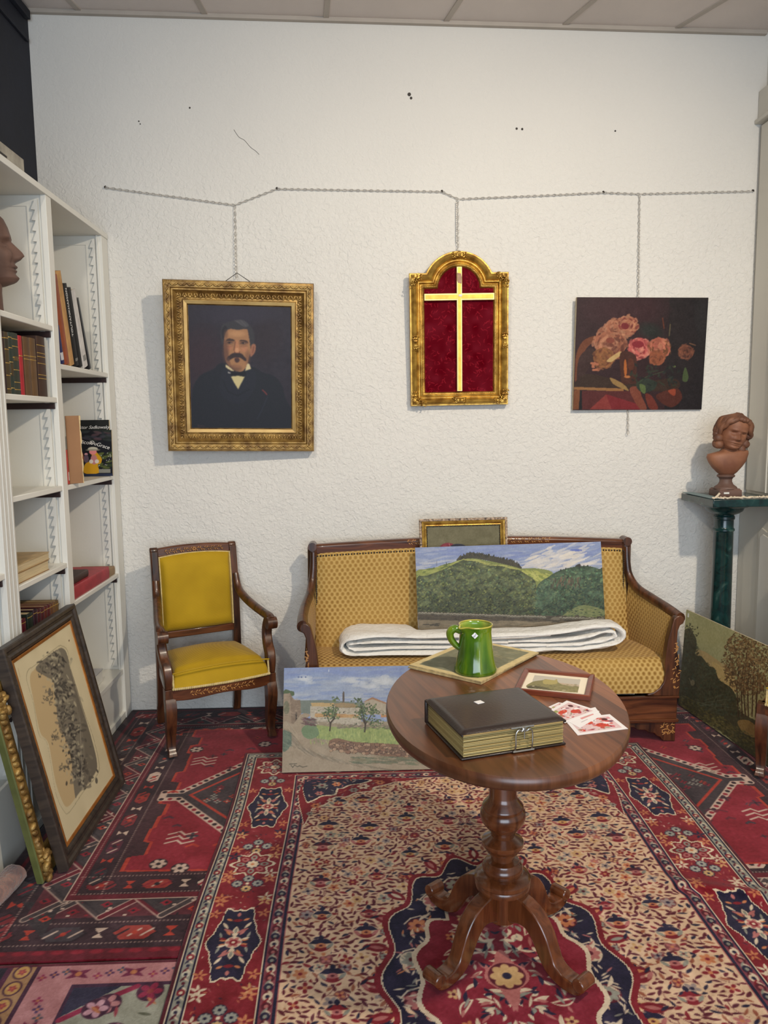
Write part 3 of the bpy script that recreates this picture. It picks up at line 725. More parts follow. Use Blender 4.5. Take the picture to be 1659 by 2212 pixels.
def pink_rug():
    x0, x1, y0, y1 = -1.35, -.40, 1.25, 2.022
    c = Cv(x1-x0, y1-y0, .0032, (44, 34, 46), x0, y0); R = random.Random(21)
    PKR, GR, DP = (188, 128, 128), (158, 156, 138), (70, 30, 52)
    for d, col in ((.0, DP),): pass
    # ornate dark outer border to the left, tan guard, pink band, grey green field; mitred to the top right
    def ring(dx, dy, col): c.rect(x0+dx, x1, y0, y1-dy, col)
    ring(.36, -.1, (90, 40, 62)); ring(.375, -.1, (170, 128, 88)); ring(.44, -.1, DP); ring(.452, 0, PKR)
    c.rect(x0, x1, y1-.012, y1, (96, 30, 44))
    c.rect(x0+.56, x1, y0, y1-.085, (70, 36, 60)); c.rect(x0+.572, x1, y0, y1-.097, GR)
    yy = y1-.03
    while yy > y0:
        c.ell(x0+.407, yy, .024, .028, DP); c.ell(x0+.407, yy, .019, .023, (196, 150, 84)); c.flower(x0+.407, yy, .012, 5, (150, 50, 60), (196, 90, 60)); yy -= .062
    x = x0+.47
    while x < x1:
        for k, (cc) in enumerate(((150, 50, 84), (80, 40, 80), (70, 70, 90))): c.flower(x+.03*k, y1-.045+.01*(k-1), .013, 4, cc, OR)
        c.leaf(x+.095, y1-.045, .035, .009, .5, (120, 40, 70)); c.leaf(x+.095, y1-.045, .035, .009, -.5, (120, 40, 70)); c.ell(x+.095, y1-.045, .009, .009, OR); x += .15
    yy = y1-.14
    while yy > y0:
        X = x0+.505
        for k in range(3): c.flower(X+.012*(k-1), yy-.03*k, .014, 4, ((150, 50, 84), (80, 50, 90), (90, 80, 90))[k], OR)
        c.leaf(X, yy-.10, .035, .009, 1.0, (120, 40, 70)); c.leaf(X, yy-.10, .035, .009, 2.1, (120, 40, 70)); yy -= .15
    P = [(x0+.30, y1-.02)]
    for k in range(16): P.append((x0+.28+.03*sin(k*1.7), y1-.03-k*.05))
    c.line(P, .026, IV); c.line(P, .018, (170, 60, 76))
    for cx_, cy_, r in ((x0+.10, y1-.11, .10), (x0+.02, y1-.42, .17), (x0+.16, y1-.42, .09)):
        c.ell(cx_, cy_, r*1.35, r*1.05, OR); c.ell(cx_, cy_, r*1.25, r*.95, (196, 176, 140)); c.ell(cx_, cy_, r*.7, r*.45, (170, 100, 90)); c.flower(cx_, cy_, r*.35, 6, DP, OR)
        for k in range(9): t = k*.7; c.flower(cx_+r*.95*cos(t), cy_+r*.7*sin(t), .014, 5, R.choice([CR, DP, (120, 120, 90)]), OR)
    for k in range(60): c.leaf(R.uniform(x0, x0+.34), R.uniform(y0, y1-.03), .018, .004, R.random()*3, R.choice([OR, IV, (170, 60, 76), SG]), .8)
    # field bouquet
    c.poly([(x0+.572, y1-.097), (x0+.70, y1-.097), (x0+.572, y1-.20)], (50, 44, 66)); c.line([(x0+.575, y1-.21), (x0+.66, y1-.15), (x0+.74, y1-.10)], .018, (150, 40, 70))
    for cx_, cy_, cc in ((x0+.68, y1-.16, PKR), (x0+.655, y1-.175, (200, 150, 160)), (x0+.66, y1-.27, (196, 150, 90)), (x0+.72, y1-.26, (200, 140, 150)), (x0+.69, y1-.33, (206, 170, 150)), (x0+.78, y1-.12, (150, 40, 70))):
        c.flower(cx_, cy_, .032, 5, cc, (150, 60, 60), DP); 
    for k in range(30): c.leaf(x0+.6+R.random()*.3, y1-.15-R.random()*.5, .02, .005, R.random()*3, R.choice([(90, 90, 70), (150, 60, 70), OR]))
    c.noise(8, 30, 25).noise(6, 260, 26); c.c *= .95
    return tag(c.mesh('rug', lambda X, Y: (X, Y, .0055+0*X), M['rug'], skirt=(0, 0, -.005)), 'pink and dark floral rug in the bottom left foreground', 'rug')
pink_rug()

# ------------------------------------------------------------------ furniture materials
M['wood'] = woodmat('dark_walnut', (36, 18, 10), (100, 58, 32), 5, 2, 0.36, 0.3)
M['wood_x'] = woodmat('dark_walnut_rail', (54, 26, 14), (112, 64, 36), 5, 0, 0.28, 0.5)
M['inlay'] = mat('boxwood_inlay', (176, 124, 66), 0.4, var=0.2)
M['gimp'] = mat('cream_gimp_braid', (206, 184, 126), 0.8, var=0.2, vs=60)
def velvet(name, c1, c2, uv, du, dv, rough=0.75):
    """woven upholstery; uv = the two object axes the weave runs along"""
    m, N, L = newmat(name); b = N['Principled BSDF']; b.inputs['Roughness'].default_value = rough
    b.inputs['Sheen Weight'].default_value = 0.15; b.inputs['Sheen Roughness'].default_value = 0.4; b.inputs['Specular IOR Level'].default_value = 0.2
    tc = N.new('ShaderNodeTexCoord'); sp = N.new('ShaderNodeSeparateXYZ'); L.new(tc.outputs['Object'], sp.inputs[0])
    def mt(op, a, b_=None, c=None):
        n = N.new('ShaderNodeMath'); n.operation = op
        for i, v in enumerate((a, b_, c)):
            if v is None: continue
            if isinstance(v, (int, float)): n.inputs[i].default_value = v
            else: L.new(v, n.inputs[i])
        return n.outputs[0]
    u = mt('DIVIDE', sp.outputs[uv[0]], du); v = mt('DIVIDE', sp.outputs[uv[1]], dv)
    return m, N, L, b, tc, mt, u, v
def chair_velvet():
    m, N, L, b, tc, mt, u, v = velvet('mustard_velvet', 0, 0, ('X', 'Z'), 0.008, 0.008)
    s = mt('SINE', mt('MULTIPLY', mt('ADD', u, v), 2*pi)); s2 = mt('SINE', mt('MULTIPLY', mt('SUBTRACT', u, v), 2*pi*.5)); q = mt('MULTIPLY_ADD', mt('MULTIPLY', s, s2), 0.25, 0.5)
    n = N.new('ShaderNodeTexNoise'); n.inputs['Scale'].default_value = 5; L.new(tc.outputs['Object'], n.inputs[0])
    f = mt('ADD', mt('MULTIPLY', q, .45), mt('MULTIPLY', n.outputs['Fac'], .55))
    r = N.new('ShaderNodeValToRGB'); r.color_ramp.elements[0].position = .3; r.color_ramp.elements[0].color = lin((148, 116, 16)); r.color_ramp.elements[1].position = .72; r.color_ramp.elements[1].color = lin((190, 154, 30))
    L.new(f, r.inputs[0]); L.new(r.outputs[0], b.inputs['Base Color'])
    bp = N.new('ShaderNodeBump'); bp.inputs['Strength'].default_value = .35; bp.inputs['Distance'].default_value = .0015; L.new(q, bp.inputs['Height']); L.new(bp.outputs[0], b.inputs['Normal'])
    return m
M['velvet'] = chair_velvet()
def sofa_fabric(name, du=0.0265, dv=0.0200):
    m, N, L, b, tc, mt, u, v = velvet(name, 0, 0, ('X', 'Y'), du, dv)
    at = N.new('ShaderNodeAttribute'); at.attribute_name = 'Weave'; sp = N.new('ShaderNodeSeparateXYZ'); L.new(at.outputs['Vector'], sp.inputs[0])
    u = mt('DIVIDE', sp.outputs['X'], du); v = mt('DIVIDE', sp.outputs['Y'], dv)
    off = mt('MULTIPLY', mt('MODULO', mt('FLOOR', v), 2.0), .5)
    fu = mt('SUBTRACT', mt('FRACT', mt('ADD', u, off)), .5); fv = mt('SUBTRACT', mt('FRACT', v), .5)
    d = mt('SQRT', mt('ADD', mt('POWER', mt('MULTIPLY', fu, du/.0062), 2.0), mt('POWER', mt('MULTIPLY', fv, dv/.0078), 2.0)))
    wn = N.new('ShaderNodeTexNoise'); wn.inputs['Scale'].default_value = 2.4; wn.inputs['Detail'].default_value = 2; L.new(tc.outputs['Object'], wn.inputs[0])
    wear = N.new('ShaderNodeMapRange'); wear.inputs[1].default_value = .42; wear.inputs[2].default_value = .60; wear.inputs[3].default_value = .22; wear.inputs[4].default_value = .9; L.new(wn.outputs['Fac'], wear.inputs[0])
    dot = N.new('ShaderNodeMapRange'); dot.inputs[1].default_value = 1.15; dot.inputs[2].default_value = .55; dot.inputs[3].default_value = 0; dot.inputs[4].default_value = 1; L.new(d, dot.inputs[0])
    rg = N.new('ShaderNodeMapRange'); rg.inputs[1].default_value = 1.25; rg.inputs[2].default_value = 1.7; rg.inputs[3].default_value = 0; rg.inputs[4].default_value = 1; L.new(d, rg.inputs[0])
    mx = N.new('ShaderNodeMix'); mx.data_type = 'RGBA'; mx.inputs['A'].default_value = lin((172, 136, 72)); mx.inputs['B'].default_value = lin((122, 84, 30))
    L.new(mt('MULTIPLY', dot.outputs[0], wear.outputs[0]), mx.inputs['Factor'])
    m2 = N.new('ShaderNodeMix'); m2.data_type = 'RGBA'; m2.inputs['B'].default_value = lin((204, 172, 108)); L.new(mx.outputs['Result'], m2.inputs['A'])
    L.new(mt('MULTIPLY', rg.outputs[0], .6), m2.inputs['Factor']); L.new(m2.outputs['Result'], b.inputs['Base Color'])
    bp = N.new('ShaderNodeBump'); bp.inputs['Strength'].default_value = .5; bp.inputs['Distance'].default_value = .0015; L.new(mt('SUBTRACT', 1.0, dot.outputs[0]), bp.inputs['Height']); L.new(bp.outputs[0], b.inputs['Normal'])
    return m
M['sofa_back'] = M['sofa_seat'] = sofa_fabric('dotted_gold_fabric'); M['sofa_arm'] = sofa_fabric('dotted_gold_fabric_small', .021, .017)

def surf(fn, nu, nv, name, m, parent, flip=False):
    """smooth sheet from fn(u,v)->xyz"""
    vs = [fn(i/(nu-1), j/(nv-1)) for j in range(nv) for i in range(nu)]
    fs = [(j*nu+i, j*nu+i+1, (j+1)*nu+i+1, (j+1)*nu+i) for j in range(nv-1) for i in range(nu-1)]
    if flip: fs = [f[::-1] for f in fs]
    me = bpy.data.meshes.new(name); me.from_pydata(vs, [], fs)
    V = np.array(vs).reshape(nv, nu, 3); du = np.linalg.norm(np.diff(V, axis=1), axis=2); dv = np.linalg.norm(np.diff(V, axis=0), axis=2)
    U_ = np.c_[np.zeros(nv), np.cumsum(np.broadcast_to(du.mean(0), (nv, nu-1)), 1)]; V_ = np.r_[np.zeros((1, nu)), np.cumsum(np.broadcast_to(dv.mean(1)[:, None], (nv-1, nu)), 0)]
    a = me.attributes.new('Weave', 'FLOAT_VECTOR', 'POINT'); a.data.foreach_set('vector', np.stack([U_, V_, 0*U_], -1).astype(np.float32).ravel())
    return link(name, me, m, parent, True)
def inlay_sprigs(o, x0, x1, yf, zf, s=.006, seed=0):
    R = random.Random(seed); n = int((x1-x0)/.017)
    P = []
    for k in range(n*3+1):
        t = k/(n*3); x = x0+(x1-x0)*t; P.append((x, yf(x)-.0006, zf(x)+s*.6*sin(t*n*2.1)))
    o.tube(P, .0009, 4)
    for k in range(n):
        x = x0+(k+.5)*(x1-x0)/n; a = R.uniform(.4, 1.1)*(1 if k % 2 else -1)
        for q in (-1, 1):
            rot = Matrix.Rotation(-a*q, 3, 'Y'); o.ell((x+q*.003, yf(x)-.0006, zf(x)+q*s*.9*(1 if k % 2 else -1)), (s*.75, .0008, s*.26), rot, 8, 4)
    xm = (x0+x1)/2
    for k in range(6):
        t = 2*pi*k/6; o.ell((xm+s*.9*cos(t), yf(xm)-.0006, zf(xm)+s*.9*sin(t)), (s*.55, .0009, s*.4), Matrix.Rotation(-t, 3, 'Y'), 8, 4)

def armchair(loc, rz, label, arms=True, nm='armchair'):
    t = empty(nm, label, 'chair', loc, rz)
    fw, bw = .235, .195                       # half widths at leg centres, front and back
    D = .385
    wood = M['wood']
    # front legs: cabriole with a square block above
    for s in (-1, 1):
        o = MB(); x = s*fw
        pts = crom([(-.005, .275), (-.018, .235), (-.012, .17), (.006, .10), (.004, .05), (-.012, .024), (-.016, .010)], 6)
        th = list(np.interp(np.linspace(0, 1, len(pts)), [0, .2, .5, .8, .93, 1], [.050, .054, .042, .030, .038, .040]))
        hw = list(np.interp(np.linspace(0, 1, len(pts)), [0, .2, .5, .8, .93, 1], [.023, .024, .020, .016, .019, .020]))
        o.strap(pts, th, [x-h for h in hw], [x+h for h in hw]); o.box((x-.022, -.03, .265), (x+.022, .022, .322))
        o.build('leg', wood, t, bevel=.005)
    for s in (-1, 1):
        o = MB(); x = s*bw
        # one piece from floor to crest, swept back at the foot and the top
        pts = crom([(D+.045, .008), (D+.02, .12), (D, .27), (D-.005, .42), (D+.0, .60), (D+.012, .75), (D+.030, .878)], 6)
        o.strap(pts, .034, x-.019, x+.019); o.tube([(x-.019, D+.033, .880), (x+.019, D+.033, .880)], .017, 12)
        o.build('back_leg', wood, t, bevel=.006)
    # seat rails
    o = MB(); 
    def fy(x): return -.028-.022*(1-(x/fw)**2)
    pts = [(fw*(-1+2*k/16)) for k in range(17)]
    loops = [[(x, fy(x), .272+.006*cos(pi*x/fw*1.5)), (x, fy(x)+.022, .272), (x, fy(x)+.022, .322), (x, fy(x), .322)] for x in pts]
    o.loft(loops)
    for s in (-1, 1): o.strap([(s*fw, 0), (s*bw, D)], .022, .272, .322, 'y') if False else o.add([(s*fw-.01, 0, .275), (s*fw+.01, 0, .275), (s*bw+.01, D, .275), (s*bw-.01, D, .275), (s*fw-.01, 0, .322), (s*fw+.01, 0, .322), (s*bw+.01, D, .322), (s*bw-.01, D, .322)], [(0, 3, 2, 1), (4, 5, 6, 7), (0, 1, 5, 4), (1, 2, 6, 5), (2, 3, 7, 6), (3, 0, 4, 7)])
    o.box((-bw, D-.012, .275), (bw, D+.012, .322))
    fr = o.build('seat_frame', M['wood_x'], t, bevel=.003)
    o = MB(); inlay_sprigs(o, -.15, .15, fy, lambda x: .297, .0085, 3); o.build('inlay', M['inlay'], fr)
    # seat: domed velvet with a welted front edge
    def seat(u, v):
        v2 = v; x = (u-.5)*2; hw = (fw-.008)+(bw-fw)*v2
        e = (1-abs(x)**6); edge = min(1, (1-abs(x))*9, v2*7+.0, (1-v2)*9)
        z = .322+.075*max(edge, 0)**.45+.045*(1-x*x)*sin(pi*min(v2*1.05, 1))**.8
        y = (-.052+(x*x)*.020)*(1-v2)+D*v2-.012*v2
        if v2 < .14: y -= .006*(1-v2/.14)
        return (x*hw, y, z)
    st = surf(seat, 41, 41, 'seat', M['velvet'], t)
    o = MB(); P = [( (k/40-.5)*2*(fw-.012), -.056+((k/40-.5)*2)**2*.018, .396+.018*(1-((k/40-.5)*2)**2)) for k in range(41)]; o.tube(P, .0035, 6)
    o.build('piping', M['velvet'], st, smooth=True)
    o = MB()
    for k in range(56):
        x = (k/55-.5)*2*(fw-.012); o.ell((x, -.0575+(x/fw)**2*.022, .326), (.0055, .005, .0065), su=6, sv=5)
    for s in (-1, 1):
        for k in range(13): o.ell((s*(fw-.014), -.036+.0006*k, .326+.0052*k), (.005, .005, .005), su=6, sv=5)
    o.build('gimp_braid', M['gimp'], st, smooth=True)
    # crest rail, cross rail, back pad
    def by(z): return D+np.interp(z, [.42, .6, .75, .88], [-.005, 0, .012, .030])
    o = MB(); n = 16; loops = []
    for k in range(n+1):
        x = -bw+2*bw*k/n; zt = .888+.012*(1-(x/bw)**2); zb = .845+.008*(1-(x/bw)**2)
        loops.append([(x, by(.86)-.018+.01, zb), (x, by(.86)+.014+.01, zb), (x, by(.88)+.016+.012, zt), (x, by(.88)-.012+.01, zt)])
    o.loft(loops); cr = o.build('crest_rail', M['wood_x'], t, bevel=.006)
    o = MB(); inlay_sprigs(o, -.145, .145, lambda x: by(.86)-.0125, lambda x: .869+.008*(1-(x/bw)**2), .0075, 5); o.build('inlay', M['inlay'], cr)
    o = MB().box((-bw, by(.48)-.014, .445), (bw, by(.48)+.014, .482)); o.build('cross_rail', M['wood_x'], t, bevel=.005)
    pw = bw-.022
    def pad(u, v):
        x = (u-.5)*2; z = .484+(.850-.484)*v; z += (.012*(1-x*x) if v > .5 else 0)*(v-.5)*2
        e = max(min(1, (1-abs(x))*8, v*9, (1-v)*9), 0)**.5
        return (x*pw, by(z)-.014-.030*e-.006*(1-x*x), z)
    pd = surf(pad, 33, 33, 'backrest', M['velvet'], t, flip=False)
    surf(lambda u, v: ((u-.5)*2*pw, by(.484+.366*v)+.012, .484+.366*v), 5, 5, 'backrest_reverse', M['velvet'], t)
    o = MB()
    for k in range(60):
        a = k/59; x = (a-.5)*2*(pw+.002); o.ell((x, by(.85)-.018, .848+.012*(1-(x/pw)**2)), (.0045, .0045, .004), su=6, sv=5)
        z = .486+.36*a
        for s in (-1, 1): o.ell((s*(pw+.002), by(z)-.018, z), (.004, .0045, .0045), su=6, sv=5)
    o.build('gimp_braid', M['gimp'], pd, smooth=True)
    # arms: sweep down from the stile to a scroll, then an S-shaped support
    for s in ((-1, 1) if arms else ()):
        o = MB()
        P = crom([(s*(bw+.004), D-.004, .735), (s*(bw+.008), D-.035, .665), (s*(bw+.018), D-.095, .632), (s*(bw+.034), D-.18, .606), (s*(fw+.012), .10, .586), (s*(fw+.018), .035, .580), (s*(fw+.018), .000, .566)], 6)
        n = len(P); R_ = list(np.interp(np.linspace(0, 1, n), [0, .3, .7, 1], [.020, .024, .025, .028])); o.tube(P, R_, 12, (.85, .85))
        x = s*(fw+.018); o.tube([(x-.023, .004, .556), (x+.023, .004, .556)], .029, 18)
        o.build('armrest', wood, t, smooth=True)
        o = MB(); Q = crom([(.034, .572), (.052, .535), (.056, .49), (.034, .445), (.004, .415), (-.010, .375), (-.006, .322)], 6)
        n = len(Q); th = list(np.interp(np.linspace(0, 1, n), [0, .4, .75, 1], [.036, .040, .052, .042])); c0 = [s*(fw+.018)*(1-k/(n-1))+s*fw*k/(n-1) for k in range(n)]
        o.strap(Q, th, [c-.021 for c in c0], [c+.021 for c in c0]); o.build('arm_support', wood, t, bevel=.008)
    return t
armchair((-.642, 3.452, .007), radians(25.5), 'mustard velvet armchair with carved dark wood arms beside the bookcase')

# second armchair: only its corner shows at the right edge of the picture
armchair((1.858, 2.872, .007), radians(-35), 'matching yellow side chair cut off by the right edge, before the forest painting', False, 'side_chair')

# ------------------------------------------------------------------ sofa
def sofa():
    cx0 = .606; t = empty('sofa', 'two-seat settee in worn dotted gold fabric with inlaid dark wood frame', 'sofa', (cx0, 3.58, 0)); A = Matrix.Translation((-cx0, -3.58, 0))
    def mb(): o = MB(); o.m = A; return o
    # seat, back
    def seat(u, v):
        x = -.235+1.69*u-(.05*(1-u)*(v-.35) if v > .35 else 0); q = min(1, min(u, 1-u)*26)
        if v < .35:
            a = v/.35*pi/2; y = 3.455-.085*cos(a)**.8; z = .245+.150*sin(a)**.9
        else:
            k = (v-.35)/.65; y = 3.455+.30*k; z = .393+.008*sin(pi*min(k*1.0, 1))-.003*k
        if x < -.1: x = x
        return (x-cx0, y-3.58, z-.012*(1-q))
    surf(seat, 60, 34, 'seat', M['sofa_seat'], t)
    def bk(u, v):
        x = -.225+1.66*u-.0; x = -.222+(1.655)*u; z = .37+(.862+.024*sin(pi*u)-.37)*v; e = max(min(1, min(u, 1-u)*22, (1-v)*14), 0)**.5
        x = .563+(u-.5)*2*(.782+.02*(1-v)*(u > .5)); return (x-cx0, 3.795-.05*(1-v)-.028*e-3.58, z)
    surf(bk, 50, 24, 'backrest', M['sofa_back'], t)
    surf(lambda u, v: ((u-.5)*1.56-.043, .245, .2+.66*v), 3, 3, 'backrest_reverse', M['sofa_back'], t)
    # crest rail, gently arched
    o = mb(); loops = []
    for k in range(31):
        u = k/30; x = -.222+1.570*u; a = sin(pi*u); z0, z1 = .846+.022*a, .897+.026*a
        loops.append([(x, 3.785, z0), (x, 3.83, z0), (x, 3.838, z1-.008), (x, 3.822, z1), (x, 3.795, z1), (x, 3.783, z1-.010)])
    o.loft(loops); cr = o.build('crest_rail', M['wood_x'], t, bevel=.005)
    o = MB(); inlay_sprigs(o, -.36, .36, lambda x: .2025-.0, lambda x: .902, .009, 9); o.build('inlay', M['inlay'], cr)
    o = mb()
    for k in range(110):
        u = k/109; x = -.20+1.53*u; o.ell((x, 3.770, .842+.022*sin(pi*u)), (.0045, .004, .0045), su=6, sv=5)
    for s in (-1, 1):
        for k in range(26): o.ell((.563+s*.772, 3.765, .60+.0095*k), (.004, .004, .0042), su=6, sv=5)
    o.build('nail_trim', M['dark_metal'], t, smooth=True)
    # arms
    for s in (-1, 1):
        def X(x): return x if s > 0 else 2*cx0-x
        def XA(x, y): return x+.012*(y-3.385)/.42 if s > 0 else 2*cx0-x-.098*(y-3.385)/.42
        o = mb(); P = crom([(XA(1.372, 3.8), 3.815, .30), (XA(1.352, 3.8), 3.808, .55), (XA(1.343, 3.8), 3.795, .75), (XA(1.341, 3.8), 3.793, .885)], 6); o.tube(P, .023, 10, (.85, 1.1))
        o.tube([(XA(1.341, 3.8), 3.765, .888), (XA(1.341, 3.8), 3.835, .888)], .022, 14); o.build('back_post', M['wood'], t, smooth=True)
        o = mb(); P = crom([(XA(1.341, 3.78), 3.785, .86), (XA(1.343, 3.78), 3.778, .78), (XA(1.352, 3.77), 3.765, .715), (XA(1.376, 3.71), 3.71, .662), (XA(1.418, 3.60), 3.60, .630), (XA(1.450, 3.48), 3.48, .608), (XA(1.468, 3.385), 3.385, .590)], 6)
        o.tube(P, list(np.linspace(.021, .029, len(P))), 12, (1.0, .85)); o.build('armrest', M['wood'], t, smooth=True)
        def pn(u, v):
            y = 3.40+.36*u; xt = X(np.interp(y, [3.40, 3.58, 3.69, 3.76], [1.440, 1.41, 1.378, 1.35])); zt = np.interp(y, [3.40, 3.47, 3.58, 3.69, 3.76], [.590, .598, .612, .640, .69])
            z = .36+(zt-.36)*v; xb = X(1.425-.07*u); e = sin(pi*v)*.012; q_ = (.012 if s > 0 else -.098)*(y-3.385)/.42
            return (q_+xb+(xt-xb)*v-s*e-cx0, y-3.58, z)
        surf(pn, 24, 16, 'arm_panel', M['sofa_arm'], t)
        surf(lambda u, v: (pn(u, v)[0]+s*.02, pn(u, v)[1], pn(u, v)[2]), 12, 8, 'arm_panel', M['sofa_arm'], t)
        px = [(1455, 1337), (1462, 1331), (1470, 1329), (1476, 1333), (1478, 1340), (1475, 1347), (1469, 1350), (1464, 1362), (1462, 1385), (1463, 1410), (1467, 1435), (1469, 1460), (1468, 1485), (1466, 1503), (1398, 1503), (1398, 1499), (1412, 1495), (1424, 1486), (1433, 1473), (1437, 1455), (1436, 1430), (1439, 1405), (1443, 1380), (1449, 1358)]
        poly = [(X(onY(a, b, 3.37).x), onY(a, b, 3.37).z) for a, b in px]
        o = mb().prism(poly, 3.365, 3.405, 'xz'); fs = o.build('front_post', M['wood'], t, bevel=.004)
        o = mb(); R = random.Random(4)
        for k in range(34):
            a = R.uniform(0, 1); z = .26+a*.22; xx = X(1.452+.004*sin(a*5))+R.uniform(-.012, .012)*(1.4-a)-(s*.02*(1-a) if k % 3 == 0 else 0)
            o.ell((xx, 3.3645, z), (.008, .0009, .0025), Matrix.Rotation(R.uniform(-1.5, 1.5), 3, 'Y'), 8, 4)
        o.build('inlay', M['inlay'], fs)
    # plinth with mouldings and a scalloped apron
    o = mb(); zt = onY(1430, 1503, 3.37).z
    o.box((X(-.0) if False else 2*cx0-1.462, 3.372, .118), (1.462, 3.40, zt)).box((2*cx0-1.468, 3.362, zt-.012), (1.468, 3.40, zt)).box((2*cx0-1.468, 3.362, .104), (1.468, 3.40, .120))
    for s in (-1, 1):
        xa = cx0+s*.853; o.box((min(xa, xa-s*.03), 3.40, .104), (max(xa, xa-s*.03), 3.82, zt))
    o.build('plinth', M['wood_x'], t, bevel=.004)
    for s in (-1, 1):
        def X(x): return x if s > 0 else 2*cx0-x
        ap = [(1.458, .104), (1.458, .008), (1.40, .012), (1.388, .03), (1.372, .036), (1.36, .05), (1.335, .052), (1.315, .066), (1.28, .068), (1.26, .080), (1.20, .082), (1.18, .104)]
        o = mb().prism([(X(a), b) for a, b in ap], 3.375, 3.405, 'xz'); fs = o.build('bracket_foot', M['wood'], t, bevel=.003)
        o = mb(); R = random.Random(8)
        for k in range(26): xx = X(R.uniform(1.39, 1.45)); o.ell((xx, 3.3745, R.uniform(.045, .098)), (.009, .0009, .0024), Matrix.Rotation(R.uniform(-1.5, 1.5), 3, 'Y'), 8, 4)
        o.build('inlay', M['inlay'], fs)
        o = mb().box((min(X(1.42), X(1.46)), 3.76, .008), (max(X(1.42), X(1.46)), 3.80, .12)); o.build('rear_foot', M['wood'], t, bevel=.003)
sofa()

# ------------------------------------------------------------------ oval pedestal table
def tabletop_mat():
    m, N, L = newmat('planked_walnut'); b = N['Principled BSDF']; b.inputs['Roughness'].default_value = .34; b.inputs['Coat Weight'].default_value = .35; b.inputs['Coat Roughness'].default_value = .25
    tc = N.new('ShaderNodeTexCoord'); mp = N.new('ShaderNodeMapping'); mp.inputs['Rotation'].default_value = (0, 0, radians(-14)); L.new(tc.outputs['Object'], mp.inputs[0])
    sp = N.new('ShaderNodeSeparateXYZ'); L.new(mp.outputs[0], sp.inputs[0])
    d = N.new('ShaderNodeMath'); d.operation = 'DIVIDE'; d.inputs[1].default_value = .135; L.new(sp.outputs['X'], d.inputs[0])
    fl = N.new('ShaderNodeMath'); fl.operation = 'FLOOR'; L.new(d.outputs[0], fl.inputs[0]); wn = N.new('ShaderNodeTexWhiteNoise'); wn.noise_dimensions = '1D'; L.new(fl.outputs[0], wn.inputs['W'])
    m2 = N.new('ShaderNodeMapping'); m2.inputs['Scale'].default_value = (26, 1.6, 1); L.new(mp.outputs[0], m2.inputs[0])
    n = N.new('ShaderNodeTexNoise'); n.inputs['Scale'].default_value = 2; n.inputs['Detail'].default_value = 7; n.inputs['Distortion'].default_value = .8; L.new(m2.outputs[0], n.inputs[0])
    a = N.new('ShaderNodeMath'); a.operation = 'MULTIPLY_ADD'; a.inputs[1].default_value = .38; L.new(wn.outputs[0], a.inputs[0]); s = N.new('ShaderNodeMath'); s.operation = 'MULTIPLY'; s.inputs[1].default_value = .62; L.new(n.outputs['Fac'], s.inputs[0]); L.new(s.outputs[0], a.inputs[2])
    r = N.new('ShaderNodeValToRGB'); e = r.color_ramp.elements; e[0].position = .25; e[0].color = lin((78, 44, 24)); e[1].position = .75; e[1].color = lin((150, 94, 56)); x = e.new(.5); x.color = lin((114, 68, 40))
    L.new(a.outputs[0], r.inputs[0]); L.new(r.outputs[0], b.inputs['Base Color']); return m
M['tabletop'] = tabletop_mat()
M['wood_t'] = woodmat('pedestal_walnut', (78, 38, 16), (120, 66, 34), 5, 2, .25, .6)
TZ = .739; TC = (.392, 2.02)
def table():
    B_ = 0; t = empty('pedestal_table', 'oval dark wood pedestal table on four scrolled feet, standing on the beige rug', 'table', (TC[0], TC[1], 0)); A, B = .322, .470; rot = Matrix.Rotation(radians(-6), 4, 'Z')
    o = MB(); o.m = rot; loops = []
    for q, z in ((.955, TZ-.034), (.985, TZ-.032), (.997, TZ-.024), (1.0, TZ-.014), (.996, TZ-.005), (.988, TZ)): loops.append([(A*q*cos(2*pi*k/96), B*q*sin(2*pi*k/96), z) for k in range(96)])
    o.loft(loops); o.build('tabletop', M['tabletop'], t, smooth=True, angle=50)
    for q_ in (-.20, .13): MB().box((-.11, q_, TZ-.06), (.11, q_+.07, TZ-.034)).build('bearer', M['wood_t'], t, bevel=.002)
    o = MB(); pr = [(.001, .70), (.050, .704), (.050, .69), (.037, .675), (.0375, .48), (.042, .468), (.056, .452), (.058, .446), (.0565, .441), (.062, .434), (.0635, .420), (.060, .405), (.048, .390), (.038, .379), (.034, .374), (.033, .362), (.047, .353), (.058, .347), (.0585, .338), (.052, .328), (.048, .325), (.046, .318), (.034, .311), (.033, .294), (.046, .288), (.047, .282), (.052, .276), (.0575, .262), (.056, .249), (.054, .243), (.070, .237), (.0785, .228), (.079, .219), (.074, .213), (.077, .207), (.076, .198), (.066, .192), (.046, .19), (.045, .105), (.03, .09), (.001, .088)]
    pr = [(r_, z_-.014*min(max((z_-.24)/.05, 0), 1) if z_ < .66 else z_) for r_, z_ in pr]
    o.lathe(pr, 48); o.build('pedestal', M['wood_t'], t, smooth=True, angle=40)
    for k in range(4):
        o = MB(); o.m = Matrix.Rotation(radians(39+90*k), 4, 'Z')
        P = crom([(.035, .155), (.075, .160), (.112, .150), (.140, .122), (.160, .085), (.178, .056), (.205, .040), (.235, .035), (.262, .040), (.280, .056)], 6); n = len(P)
        th = list(np.interp(np.linspace(0, 1, n), [0, .2, .45, .7, .9, 1], [.085, .062, .050, .036, .030, .018])); hw = list(np.interp(np.linspace(0, 1, n), [0, .5, 1], [.023, .021, .024]))
        o.strap([(a, b+.002) for a, b in P], th, [-h for h in hw], hw, 'y')
        o.tube([(.272, -.027, .058), (.272, .027, .058)], .0185, 18)
        o.build('leg', M['wood_t'], t, bevel=.006)
table()

